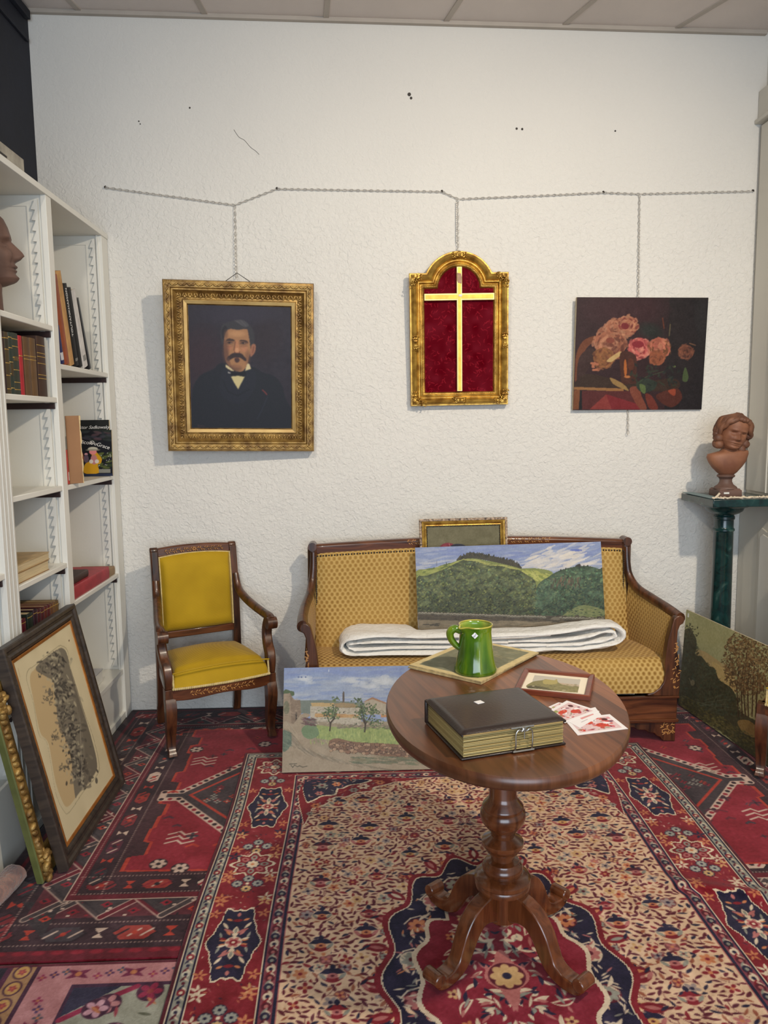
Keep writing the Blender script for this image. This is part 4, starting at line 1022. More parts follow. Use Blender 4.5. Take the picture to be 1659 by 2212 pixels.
# ------------------------------------------------------------------ pictures
M['gold'] = mat('bright_gilding', (206, 166, 78), 0.34, 0.65, col2=(146, 106, 42), vs=24, bump=0.4, bs=110, bd=.003)
M['gold_old'] = mat('aged_gilding', (172, 138, 76), 0.45, 0.5, col2=(112, 82, 42), vs=22, bump=0.5, bs=160, bd=.003)
M['gold_slip'] = mat('pale_gilt_slip', (196, 168, 108), 0.45, 0.4, col2=(170, 138, 84), vs=8)
M['canvas_edge'] = mat('raw_canvas', (190, 178, 150), 0.9, var=.15, vs=40)
M['paint'] = attrmat('oil_paint', 0.55, 0.3, bump=.35, bs=260, bd=.0015)
M['paint_dark'] = attrmat('varnished_oil_paint', 0.5, 0.25, bump=.2, bs=220, bd=.001)
M['paper'] = attrmat('printed_paper', 0.75, 0.2)
def mapc(w, h, y): return lambda X, Y: (X-w/2, y+0*X, Y-h/2)      # canvas upright in the thing's own axes
def corners(cv): return [(0, cv.h), (cv.w, cv.h), (cv.w, 0), (0, 0)]
def ornrow(o, w, h, d, y, pitch, r, tilt=0.6, seed=0):
    """a row of little carved leaves all round, inset d"""
    R = random.Random(seed)
    for side in range(4):
        L_ = (w if side % 2 == 0 else h)-2*d; n = int(L_/pitch)
        for k in range(n+1):
            s = -L_/2+L_*k/n
            if side == 0: p = (s, y, -h/2+d)
            elif side == 1: p = (w/2-d, y, s)
            elif side == 2: p = (s, y, h/2-d)
            else: p = (-w/2+d, y, s)
            a = (0 if side % 2 == 0 else pi/2)+tilt*(1 if k % 2 else -1)+R.uniform(-.15, .15)
            o.ell(p, r, Matrix.Rotation(a, 3, 'Y'), 8, 5)

# --- portrait of a man
def portrait():
    TL, TR, BL = onY(347, 602, 3.755), onY(676, 612, 3.825), onY(365, 975, 3.815)
    mw = basis(TL, TR, BL); w, h = (TR-TL).length, (TL-BL).length
    t = empty('framed_portrait', 'oil portrait of a moustached man in a wide carved gilt frame hanging on a chain', 'picture', mw=mw)
    o = MB(); o.loft(frame_loops(w, h, [(.02, .062), (0, .060), (0, .010), (.004, .003), (.012, .000), (.034, .004), (.038, .010), (.040, .006), (.046, .006), (.050, .014), (.060, .028), (.078, .038), (.086, .036), (.090, .030), (.094, .030), (.108, .036), (.110, .044), (.113, .046), (.113, .060), (.02, .062)]), cap=False)
    ornrow(o, w, h, .022, .001, .020, (.012, .005, .0055), .5, 1); ornrow(o, w, h, .066, .031, .013, (.012, .006, .0045), 1.1, 2); ornrow(o, w, h, .074, .036, .024, (.008, .005, .008), .2, 3)
    o.build('frame', M['gold_old'], t, smooth=True, angle=30)
    o = MB(); o.loft(frame_loops(w, h, [(.090, .036), (.0925, .0285), (.107, .033), (.1095, .042)]), cap=False); o.build('slip', M['gold_slip'], t)
    cw, ch = w-.22, h-.22; c = Cv(cw, ch, .0021, (42, 37, 46)); c.homog([(22, 115), (1572, 140), (1607, 1975), (92, 1975)], corners(c))
    c.noise(2.0, 30, 1)
    c.ell(250, 900, 380, 520, (56, 34, 40), 0, .5, soft=1).ell(1200, 650, 300, 400, (44, 32, 36), 0, .4, soft=1).ell(800, 250, 700, 200, (50, 46, 60), 0, .5, soft=1)
    SU = (27, 29, 37)
    c.sm([(560, 985), (420, 1080), (250, 1160), (160, 1260), (110, 1400), (95, 1700), (92, 1975), (1605, 1975), (1500, 1500), (1440, 1300), (1330, 1180), (1150, 1120), (1000, 1040)], SU)
    c.sm([(600, 1050), (520, 1300), (560, 1500), (800, 1600), (1000, 1450), (1060, 1200), (980, 1070)], (30, 32, 42))
    c.line([(560, 1250), (640, 1420), (790, 1480), (960, 1380)], .004, (20, 22, 28)).line([(1080, 1830), (1150, 1700), (1230, 1500)], .004, (36, 40, 54))
    HR = (52, 50, 54)
    c.sm([(545, 720), (520, 560), (540, 430), (620, 380), (760, 345), (860, 345), (950, 420), (1010, 500), (1030, 640), (1000, 760), (960, 700), (930, 480), (800, 495), (640, 480), (580, 600)], HR)
    c.sm([(560, 640), (535, 520), (580, 430), (620, 470), (580, 560)], (36, 32, 38))
    SK = (158, 114, 78)
    c.sm([(590, 560), (650, 480), (780, 490), (910, 478), (940, 560), (960, 690), (975, 800), (950, 900), (925, 1000), (860, 1110), (760, 1110), (680, 1060), (610, 980), (580, 850), (568, 700)], SK)
    c.sm([(568, 640), (610, 700), (640, 860), (690, 1040), (760, 1110), (690, 1070), (610, 990), (575, 860)], (112, 74, 56), .7)
    c.sm([(985, 720), (1030, 700), (1052, 740), (1035, 830), (985, 890), (965, 860)], (150, 100, 76)); c.line([(1020, 740), (1005, 830)], .004, (110, 66, 52))
    c.ell(770, 550, 150, 55, (190, 142, 98), 0, .6, soft=1).ell(650, 760, 60, 50, (176, 106, 82), 0, .5, soft=1).ell(880, 780, 70, 55, (186, 122, 92), 0, .5, soft=1)
    c.sm([(745, 650), (730, 760), (710, 810), (740, 835), (790, 838), (825, 820), (800, 740), (785, 660)], (176, 120, 84)).line([(742, 670), (722, 800)], .005, (116, 74, 56)); c.ell(768, 790, 28, 34, (204, 150, 112), 0, .7)
    c.sm([(600, 650), (640, 622), (710, 632), (735, 655), (690, 660), (640, 655)], (60, 42, 38)).sm([(800, 655), (850, 640), (920, 660), (930, 690), (870, 668)], (60, 42, 38))
    c.ell(655, 682, 46, 15, (80, 56, 48)).ell(650, 684, 14, 10, (24, 20, 22)).ell(860, 690, 48, 15, (84, 60, 50)).ell(862, 690, 14, 10, (24, 20, 22)).ell(690, 690, 10, 5, (170, 140, 120)).ell(835, 700, 8, 4, (170, 140, 120))
    c.line([(600, 735), (660, 745), (710, 730)], .003, (136, 88, 66)).line([(810, 740), (870, 745), (925, 730)], .003, (136, 88, 66))
    c.ell(600, 820, 60, 190, (92, 62, 50), 0, .55, soft=1).ell(930, 900, 50, 130, (110, 74, 56), 0, .5, soft=1).ell(740, 1070, 120, 60, (88, 60, 50), 0, .6, soft=1).ell(655, 680, 80, 46, (96, 66, 52), 0, .5, soft=1).ell(862, 688, 80, 46, (100, 68, 54), 0, .5, soft=1).ell(770, 860, 90, 30, (100, 66, 52), 0, .5, soft=1).ell(600, 560, 40, 90, (104, 72, 56), 0, .5, soft=1)
    c.sm([(720, 350), (860, 345), (945, 420), (880, 450), (800, 400)], (74, 72, 76), .7).line([(760, 360), (840, 420)], .004, (96, 94, 96), .6).line([(820, 352), (900, 430)], .004, (92, 90, 92), .6)
    MU = (50, 36, 36)
    c.sm([(770, 840), (830, 845), (870, 880), (912, 935), (890, 958), (850, 930), (800, 905), (740, 905), (690, 925), (640, 960), (612, 930), (640, 890), (690, 850), (730, 838)], MU)
    c.sm([(735, 920), (790, 915), (810, 950), (770, 985), (740, 960)], (66, 44, 42)); c.ell(770, 912, 34, 6, (104, 64, 56)); c.ell(770, 1040, 70, 30, (150, 104, 76), 0, .6, soft=1)
    c.ell(640, 960, 30, 60, (110, 80, 66), 0, .5, soft=1)
    IVY = (206, 190, 146)
    c.poly([(596, 1008), (640, 1035), (730, 1108), (700, 1112), (640, 1080), (600, 1050)], IVY); c.poly([(932, 988), (962, 1012), (984, 1075), (895, 1106), (905, 1050)], IVY)
    c.poly([(680, 1190), (780, 1180), (898, 1168), (860, 1250), (792, 1384), (720, 1270)], (196, 182, 132)); c.poly([(632, 1115), (685, 1142), (640, 1146)], (170, 166, 160))
    c.sm([(690, 1110), (780, 1128), (880, 1110), (912, 1150), (885, 1190), (790, 1180), (690, 1180)], (18, 18, 24))
    c.line([(1158, 1392), (1195, 1425), (1225, 1460)], .005, (130, 52, 50)); c.line([(195, 1925), (200, 1930)], .002, (110, 90, 80)); c.line([(190, 1945), (240, 1938), (295, 1946)], .002, (90, 52, 52))
    c.blur(2)
    for x, w_ in ((655, 1), (860, 1)):
        c.sm([(x-60, 662), (x-10, 640), (x+50, 650), (x+60, 662), (x, 660)], (66, 48, 42), .8); c.ell(x, 684, 36, 11, (74, 52, 46), 0, .8); c.ell(x-2, 685, 13, 9, (22, 18, 20)); c.ell(x+24, 688, 9, 5, (150, 124, 106), 0, .8)
    c.ell(768, 800, 22, 22, (192, 140, 104), 0, .6); c.line([(728, 820), (745, 838)], .003, (80, 50, 42)); c.line([(812, 818), (798, 836)], .003, (96, 60, 48)); c.blur(1).noise(1.6, 200, 9); c.c *= .95
    c.mesh('painted_canvas', mapc(cw, ch, .045), M['paint_dark'], t)
    o = MB().box((-w/2+.03, .052, -h/2+.03), (w/2-.03, .058, h/2-.03)); o.build('backing_board', M['canvas_edge'], t)
    # the string over the chain end
    a, b, k = (-.072, .03, h/2-.005), (.062, .03, h/2-.005), (-.010, .045, h/2+.042); o = MB(); o.tube([a, k, b], .0018, 6); o.build('hanging_cord', M['dark_metal'], t)
    return mw @ Vector(k)
p_hook = portrait()

# --- arched gilt frame with a cross on red velvet
def crucifix():
    T0, T1, B0 = onY(884, 590, 3.880), onY(1100, 587, 3.880), onY(888, 875, 3.905)
    mw = basis(T0, T1, B0); w = (T1-T0).length; h = (T0-B0).length
    t = empty('framed_cross', 'arched bright gilt frame holding a gold cross on crimson velvet', 'picture', mw=mw)
    S_ = w/1290.0
    def P(x, y): return ((x-790)*S_, (1245-y)*S_)
    def arc(cx, cy, r, a0, a1, n=25): return [(cx+r*cos(a0+(a1-a0)*k/(n-1)), cy-r*sin(a0+(a1-a0)*k/(n-1))) for k in range(n)]
    ao = atan2(614-405, 430)
    outer = [(145, 2100), (1435, 2100), (1435, 403)]+arc(790, 614, 479, ao, pi-ao)+[(145, 403)]
    inner = [(345, 1918), (1235, 1918), (1235, 605)]+arc(790, 603, 268, 0.0, pi)+[(345, 605)]
    # arch end points share the shoulders
    def loop(q, y): return [(lambda a: (a[0], y, a[1]))(P(u[0]*(1-q)+v[0]*q, u[1]*(1-q)+v[1]*q)) for u, v in zip(outer, inner)]
    pr = [(.1, .042), (0, .040), (0, .012), (.03, .006), (.10, .006), (.16, .000), (.28, -.006), (.40, .000), (.50, .012), (.54, .010), (.56, .006), (.60, .006), (.63, .012), (.70, .018), (.78, .016), (.82, .012), (.90, .014), (.96, .022), (1.0, .030), (1.0, .040)]
    o = MB(); o.loft([loop(q, y) for q, y in pr], cap=False, closed=True); N_ = len(outer)
    def at(i, q, s): # along edge i
        u0, u1, v0, v1 = outer[i], outer[(i+1) % N_], inner[i], inner[(i+1) % N_]
        a = (u0[0]*(1-s)+u1[0]*s, u0[1]*(1-s)+u1[1]*s); b = (v0[0]*(1-s)+v1[0]*s, v0[1]*(1-s)+v1[1]*s); return P(a[0]*(1-q)+b[0]*q, a[1]*(1-q)+b[1]*q)
    # rope bead near the opening
    for i in range(N_):
        a, b = at(i, .86, 0), at(i, .86, 1); L_ = math.hypot(b[0]-a[0], b[1]-a[1]); n = max(int(L_/.0062), 1); ang = atan2(b[1]-a[1], b[0]-a[0])
        for k in range(n):
            x, z = a[0]+(b[0]-a[0])*k/n, a[1]+(b[1]-a[1])*k/n; o.ell((x, .012, z), (.0034, .003, .0022), Matrix.Rotation(-ang-.7, 3, 'Y'), 6, 5)
    def fan(x, y, a0, n=7, r=.034, spread=2.2):
        cx_, cz_ = P(x, y)
        for k in range(n):
            a = a0+(k/(n-1)-.5)*spread
            for q, s in ((.35, 1), (.75, .9), (1.1, .6)):
                o.ell((cx_+r*q*cos(a+.12*sin(q*9)), -.009+.004*q, cz_+r*q*sin(a+.12*sin(q*9))), (.0100*s, .0065, .0042*s), Matrix.Rotation(-a+.5*(1 if k % 2 else -1), 3, 'Y'), 7, 5)
    fan(185, 450, -.78, 7); fan(185, 450, 0, 4, .04, .5); fan(185, 450, -1.57, 4, .05, .5); fan(1395, 445, -2.36, 7); fan(1395, 445, pi, 4, .04, .5); fan(1395, 445, -1.57, 4, .05, .5)
    fan(195, 2060, .78, 7); fan(195, 2060, 0, 4, .05, .5); fan(195, 2060, 1.57, 4, .05, .5); fan(1390, 2050, 2.36, 7); fan(1390, 2050, pi, 4, .05, .5); fan(1390, 2050, 1.57, 4, .05, .5)
    fan(790, 195, 0, 4, .03, .9); fan(790, 195, pi, 4, .03, .9); fan(790, 150, -1.57, 5, .02, 1.5); fan(790, 2030, 0, 4, .028, .9); fan(790, 2030, pi, 4, .028, .9)
    fan(215, 1290, 1.57, 5, .032, .8); fan(215, 1290, -1.57, 5, .032, .8); fan(1380, 1270, 1.57, 5, .032, .8); fan(1380, 1270, -1.57, 5, .032, .8)
    o.build('frame', M['gold'], t, smooth=True, angle=35)
    c = Cv(.37, .61, .0022, (92, 8, 22)); R = random.Random(2)
    c.noise(5, 10, 3)
    for _ in range(420):
        x, y, a = R.uniform(0, .37), R.uniform(0, .61), R.uniform(0, 6.3); Q = [(x, y)]
        for k in range(4): a += R.uniform(-.9, .9); x += .0045*cos(a); y += .0045*sin(a); Q.append((x, y))
        c.line(Q, .0020, (160, 36, 50), R.uniform(.3, .9))
    
    def vm(X, Y):
        z = Y+P(0, 1930)[1]; hw = np.where(z < P(0, 600)[1], .185, np.sqrt(np.clip((285*S_)**2-(z-P(0, 603)[1])**2, 1e-6, 1)))
        zc = np.minimum(z, P(0, 603)[1]+284*S_); return (X-.185)/.185*np.minimum(hw, .185), .026+0*X, zc
    c.mesh('velvet_backing', vm, attrmat('crimson_velvet', .95, .05), t)
    cr = MB(); a0, a1 = P(757, 332), P(826, 1915); b0, b1 = P(335, 664), P(1247, 752)
    o = MB().box((a0[0], .004, a1[1]), (a1[0], .023, a0[1])).box((b0[0], .0045, b1[1]), (b1[0], .0225, b0[1])); co = o.build('cross', mat('pale_gold_edge', (226, 206, 138), .4, .35, var=.1, vs=20), t, bevel=.0015)
    o = MB().box((a0[0]+.006, .0025, a1[1]+.004), (a1[0]-.006, .005, a0[1]-.004)); o.box((b0[0]+.006, .0027, b1[1]+.007), (a0[0]+.004, .006, b0[1]-.007)).box((a1[0]-.004, .0027, b1[1]+.007), (b1[0]-.006, .006, b0[1]-.007))
    o.build('inlay', mat('gold_leaf_inlay', (200, 156, 62), .35, .7, var=.25, vs=25), co)
    p0 = P(762, 410); o = MB(); q = [P(762, 410), P(812, 420), P(822, 470), P(818, 545), P(775, 535), P(760, 500)]; o.prism(q, .0012, .0028, 'xz'); o.build('worn_patch', mat('bare_gesso', (176, 140, 112), .8, var=.2, vs=60), co)
    o = MB(); o.ell((P(803, 0)[0], .0018, P(0, 692)[1]), (.010, .001, .0062)); o.build('sticker', M['white'], co, smooth=True)
    o = MB().box((-w/2+.02, .036, P(0, 2060)[1]), (w/2-.02, .039, P(0, 450)[1])); o.build('backing_board', M['canvas_edge'], t)
    return mw @ Vector((0, .03, P(0, 140)[1]))
c_hook = crucifix()

def stretched(name, label, TL, TR, BL, res, base, crop, th=.02, m='paint', edge='canvas_edge', frame=None):
    mw = basis(TL, TR, BL); w, h = (TR-TL).length, (TL-BL).length
    t = empty(name, label, 'painting', mw=mw); c = Cv(w, h, res, base); c.homog(crop, corners(c))
    o = MB().box((-w/2, .0012, -h/2), (w/2, th, h/2)); o.build('stretcher', M[edge], t)
    return t, c, w, h

# --- roses
def roses():
    t, c, w, h = stretched('rose_painting', 'unframed dark still life of pink roses hanging on the right of the wall', onY(1246, 642, 3.90), onY(1530, 643, 3.915), onY(1238, 886, 3.925), .0021, (50, 28, 30), [(140, 155), (1187, 155), (1112, 1045), (92, 1060)])
    R = random.Random(5)
    c.poly([(880, 150), (1190, 150), (1115, 1050), (820, 1050)], (32, 26, 28)); c.ell(900, 500, 200, 500, (38, 28, 28), 0, .6, soft=1); c.ell(500, 250, 400, 140, (62, 32, 36), 0, .6, soft=1)
    c.ell(720, 420, 110, 70, (36, 44, 38), .3, .8, soft=1); c.ell(1130, 300, 60, 260, (40, 38, 38), 0, .6, soft=1)
    c.sm([(115, 720), (130, 600), (190, 500), (300, 460), (360, 480), (260, 520), (200, 580), (150, 700), (130, 820), (112, 840)], (112, 62, 38)).sm([(150, 640), (250, 560), (270, 640), (200, 760), (130, 830)], (60, 38, 34))
    def petals(cx_, cy_, r, base, hi, dk, n=26):
        c.ell(cx_, cy_, r, r*.95, base)
        for k in range(n*5):
            a = R.uniform(0, 6.3); q = R.uniform(.05, 1.08)**.7; x, y = cx_+r*q*cos(a), cy_+r*q*sin(a); col = np.array(R.choice([hi, base, dk, base, hi]), float)*R.uniform(.8, 1.08); s = r*R.uniform(.10, .30)
            c.ell(x, y, s, s*.45, col, a+1.57+R.uniform(-.5, .5), .7)
    A, B, D = (168, 104, 76), (192, 132, 100), (110, 58, 44)
    petals(400, 520, 130, A, B, D, 36); petals(440, 400, 80, A, B, D, 18); petals(540, 380, 82, (176, 112, 84), (200, 140, 104), (122, 44, 40), 24); petals(345, 640, 85, (130, 82, 48), (160, 104, 62), D, 20); c.ell(520, 385, 32, 26, (120, 38, 40)); c.ell(400, 500, 34, 24, (132, 66, 50))
    petals(630, 560, 88, (196, 96, 88), (218, 138, 118), (130, 40, 46), 24); c.ell(620, 530, 48, 28, (134, 36, 44)); petals(790, 560, 88, (176, 96, 76), (204, 128, 98), (110, 70, 40), 26); petals(770, 640, 62, (150, 84, 56), (170, 100, 64), (110, 60, 40), 12)
    petals(1000, 590, 62, (110, 66, 50), (136, 82, 60), (70, 42, 36), 16); c.sm([(370, 660), (470, 590), (490, 610), (440, 650), (400, 675)], (196, 162, 106))
    c.sm([(480, 600), (600, 620), (600, 800), (590, 850), (490, 850), (480, 800)], (72, 38, 28)); c.ell(516, 720, 12, 70, (190, 106, 46), 0, .9); c.ell(530, 790, 26, 10, (180, 110, 60)); c.ell(560, 690, 26, 50, (96, 48, 30), 0, .8)
    for k in range(12): c.ell(250+R.uniform(0, 60), 700+R.uniform(-20, 40), 14, 10, R.choice([(180, 110, 80), (140, 84, 60)]))
    c.sm([(110, 840), (200, 770), (380, 800), (520, 850), (900, 800), (900, 900), (500, 890), (110, 880)], (56, 38, 28)); c.poly([(104, 874), (500, 884), (500, 908), (104, 896)], (150, 104, 60)); c.poly([(104, 896), (150, 900), (140, 1055), (95, 1055)], (120, 70, 40)); c.poly([(150, 905), (165, 905), (165, 1055), (140, 1055)], (24, 20, 22))
    c.sm([(390, 800), (430, 810), (500, 850), (540, 900), (500, 890), (420, 850)], (150, 118, 70)); c.poly([(165, 905), (560, 905), (620, 1050), (165, 1055)], (86, 36, 34))
    c.poly([(225, 1052), (360, 930), (620, 1010), (640, 1050)], (122, 34, 38)); c.poly([(225, 1052), (360, 930), (400, 1050)], (140, 60, 50), .7)
    c.sm([(545, 890), (620, 870), (640, 940), (680, 1040), (620, 1040)], (124, 64, 46)).sm([(670, 930), (720, 940), (770, 1040), (700, 1040)], (110, 46, 34)).sm([(760, 930), (920, 880), (960, 960), (880, 1030), (790, 990)], (84, 40, 30)).sm([(850, 900), (910, 885), (900, 940)], (150, 66, 42))
    G = (62, 74, 50)
    c.sm([(600, 860), (660, 800), (760, 830), (740, 890), (650, 915)], (44, 52, 42)).sm([(625, 850), (670, 860), (670, 920), (640, 910)], (90, 106, 60)).line([(600, 850), (680, 790), (820, 745)], .004, G).sm([(990, 710), (1015, 780), (1000, 825), (965, 810)], (70, 84, 50)); c.line([(820, 320), (830, 400)], .006, (100, 50, 30)); c.line([(880, 370), (870, 460)], .006, (96, 84, 58)); c.ell(905, 705, 14, 8, (90, 100, 60)); c.line([(1030, 520), (1075, 535)], .005, (120, 84, 60))
    for _ in range(50): c.ell(R.uniform(560, 950), R.uniform(690, 860), R.uniform(10, 34), 8, R.choice([(38, 46, 38), (30, 34, 32), (50, 58, 42)]), R.uniform(0, 3), .7)
    c.blur(1).noise(3, 120, 2).noise(2, 30, 3); c.c *= .9; c.mesh('painted_canvas', mapc(w, h, 0), M['paint_dark'], t)
roses()

# --- hills
def hills():
    TL, TR, BL = onY(895, 1183, 3.705), onY(1296, 1170, 3.705), onY(905, 1362, 3.625)
    t, c, w, h = stretched('hill_painting', 'wide unframed landscape of green wooded hills under blue sky, propped on the settee', TL, TR, BL, .0024, (120, 134, 168), [(57, 88), (1530, 38), (1612, 690), (98, 755)], th=.014)
    R = random.Random(12)
    for _ in range(170):
        x, y = R.uniform(40, 1600), R.uniform(30, 300); c.ell(x, y, R.uniform(40, 140), R.uniform(4, 12), R.choice([(104, 118, 166), (130, 144, 176), (150, 158, 178), (112, 126, 170)]) if y < 170 else R.choice([(160, 164, 176), (176, 178, 182), (148, 156, 174)]), R.uniform(-.3, .05), .6)
    for _ in range(110):
        x = R.gauss(1220, 120); y = 175-(x-1220)*.12+R.gauss(0, 45); c.ell(x, y, R.uniform(20, 80), R.uniform(4, 14), R.choice([(196, 190, 180), (178, 178, 182), (206, 198, 186)]), R.uniform(-.5, -.1), .6)
    c.ell(1340, 105, 50, 9, (92, 108, 170)); c.sm([(70, 275), (200, 255), (330, 215), (430, 180), (520, 170), (640, 190), (800, 220), (920, 250), (1050, 250), (1170, 290), (1100, 420), (60, 420)], (112, 122, 66))
    c.sm([(395, 190), (420, 158), (480, 140), (500, 125), (600, 140), (760, 170), (840, 200), (900, 225), (915, 252), (850, 235), (760, 215), (620, 185), (500, 172)], (56, 54, 44))
    for k in range(90):
        x = R.uniform(400, 910); y = np.interp(x, [400, 490, 600, 760, 850, 910], [175, 135, 145, 172, 200, 235]); c.ell(x, y+R.uniform(-8, 10), 5, 12, R.choice([(50, 50, 40), (64, 60, 46), (44, 44, 36)]))
    for _ in range(60): x = R.uniform(70, 430); c.ell(x, np.interp(x, [70, 430], [295, 205])+R.uniform(-15, 25), 40, 6, R.choice([(122, 132, 66), (86, 100, 52), (140, 146, 78)]), -.25)
    for _ in range(70): x = R.uniform(920, 1170); c.ell(x, np.interp(x, [920, 1170], [270, 310])+R.uniform(-14, 60), 26, 7, R.choice([(150, 154, 78), (118, 130, 62), (164, 166, 90)]), .5)
    GM = [(70, 76, 48), (56, 66, 46), (84, 94, 52), (48, 56, 44), (98, 104, 58), (40, 48, 40), (64, 82, 56)]
    c.sm([(75, 340), (160, 310), (300, 255), (400, 205), (470, 178), (560, 185), (650, 215), (780, 225), (880, 255), (960, 300), (1020, 340), (1040, 400), (1040, 620), (90, 640)], (62, 70, 48))
    G2 = [(52, 76, 56), (44, 62, 50), (66, 92, 64), (38, 52, 44), (74, 84, 56)]
    c.sm([(1040, 430), (1070, 360), (1130, 320), (1170, 290), (1240, 258), (1340, 235), (1440, 228), (1530, 252), (1570, 270), (1610, 640), (1040, 640)], (54, 70, 52))
    def skyline(x): return np.interp(x, [75, 160, 300, 400, 470, 560, 650, 780, 880, 960, 1020, 1040, 1070, 1130, 1170, 1240, 1340, 1440, 1530, 1600], [340, 310, 255, 205, 178, 185, 215, 225, 255, 300, 345, 430, 370, 320, 300, 262, 240, 232, 256, 290])
    for _ in range(5200):
        x = R.uniform(80, 1600); y0_ = skyline(x); y = y0_+8+(610-y0_)*R.random()**.85; dk = (y-y0_)/(620-y0_)
        col = np.array(R.choice(GM if x < 1040 else G2))*(1.16-.42*dk)
        c.ell(x, y, R.uniform(4, 15), R.uniform(3, 8), col*R.choice([.7, .85, 1, 1.15, 1.35]), R.uniform(-1, 1), .75)
    for _ in range(130): x = R.uniform(90, 1590); y0_ = skyline(x); y = y0_+20+R.random()*200; c.ell(x, y, R.uniform(20, 60), R.uniform(10, 24), R.choice([(122, 130, 84), (108, 122, 84), (130, 134, 86)] if x < 1040 else [(90, 116, 86), (84, 108, 84)]), R.uniform(-.6, .6), .22)
    for _ in range(60): x = R.uniform(460, 900); c.ell(x, skyline(x)+R.uniform(-2, 10), 30, 3, (150, 152, 84), .12, .8)
    for _ in range(46): x = R.uniform(1150, 1390); c.ell(x, R.uniform(325, 400), 4, R.uniform(8, 26), R.choice([(104, 84, 66), (84, 66, 54), (60, 48, 42)]), 0, .8)
    for x in (1228, 1268, 1378, 1410, 1440): c.ell(x, skyline(x)-4, 6, 9, (38, 46, 38))
    c.sm([(1340, 232), (1375, 212), (1385, 236)], (50, 48, 44)); c.line([(235, 190), (234, 232)], .0018, (80, 84, 96)); c.line([(312, 205), (312, 232)], .003, (52, 58, 50))
    c.sm([(1280, 640), (1330, 580), (1400, 545), (1480, 545), (1600, 590), (1610, 660)], (98, 106, 66))
    for _ in range(90): c.ell(R.uniform(1300, 1600), R.uniform(560, 640), 10, 4, R.choice([(112, 118, 74), (70, 84, 54), (44, 56, 42), (122, 122, 80)]), 0, .8)
    c.poly([(90, 600), (1612, 640), (1612, 700), (98, 760)], (66, 60, 50))
    for _ in range(260): x = R.uniform(95, 1600); c.ell(x, 640+(x-95)*.005+R.uniform(-22, 26), 16, 5, R.choice([(50, 46, 40), (76, 68, 54), (60, 54, 46)]), 0, .8)
    for k in range(58):
        x = 105+k*26; y = 612+(x-105)*.028+R.uniform(-3, 3)
        if 1140 < x < 1215: continue
        c.ell(x, y, 13, 10, (128, 124, 108)); c.ell(x, y+5, 13, 6, (84, 80, 70))
    c.sm([(1170, 655), (1200, 635), (1235, 640), (1240, 662)], (96, 90, 76))
    c.poly([(95, 668), (1000, 678), (1612, 690), (1612, 720), (98, 765)], (104, 94, 76))
    for _ in range(160): x = R.uniform(95, 1600); c.ell(x, R.uniform(672, 750), R.uniform(20, 70), 5, R.choice([(112, 102, 82), (88, 80, 64), (126, 112, 90)]), 0, .6)
    for _ in range(12): c.ell(R.uniform(140, 260), R.uniform(690, 715), 22, 4, (60, 56, 48))
    c.noise(3, 200, 4, True).noise(3, 40, 5); c.c = c.c*.95+np.array([16, 15, 14]); c.mesh('painted_canvas', mapc(w, h, 0), M['paint'], t)
hills()

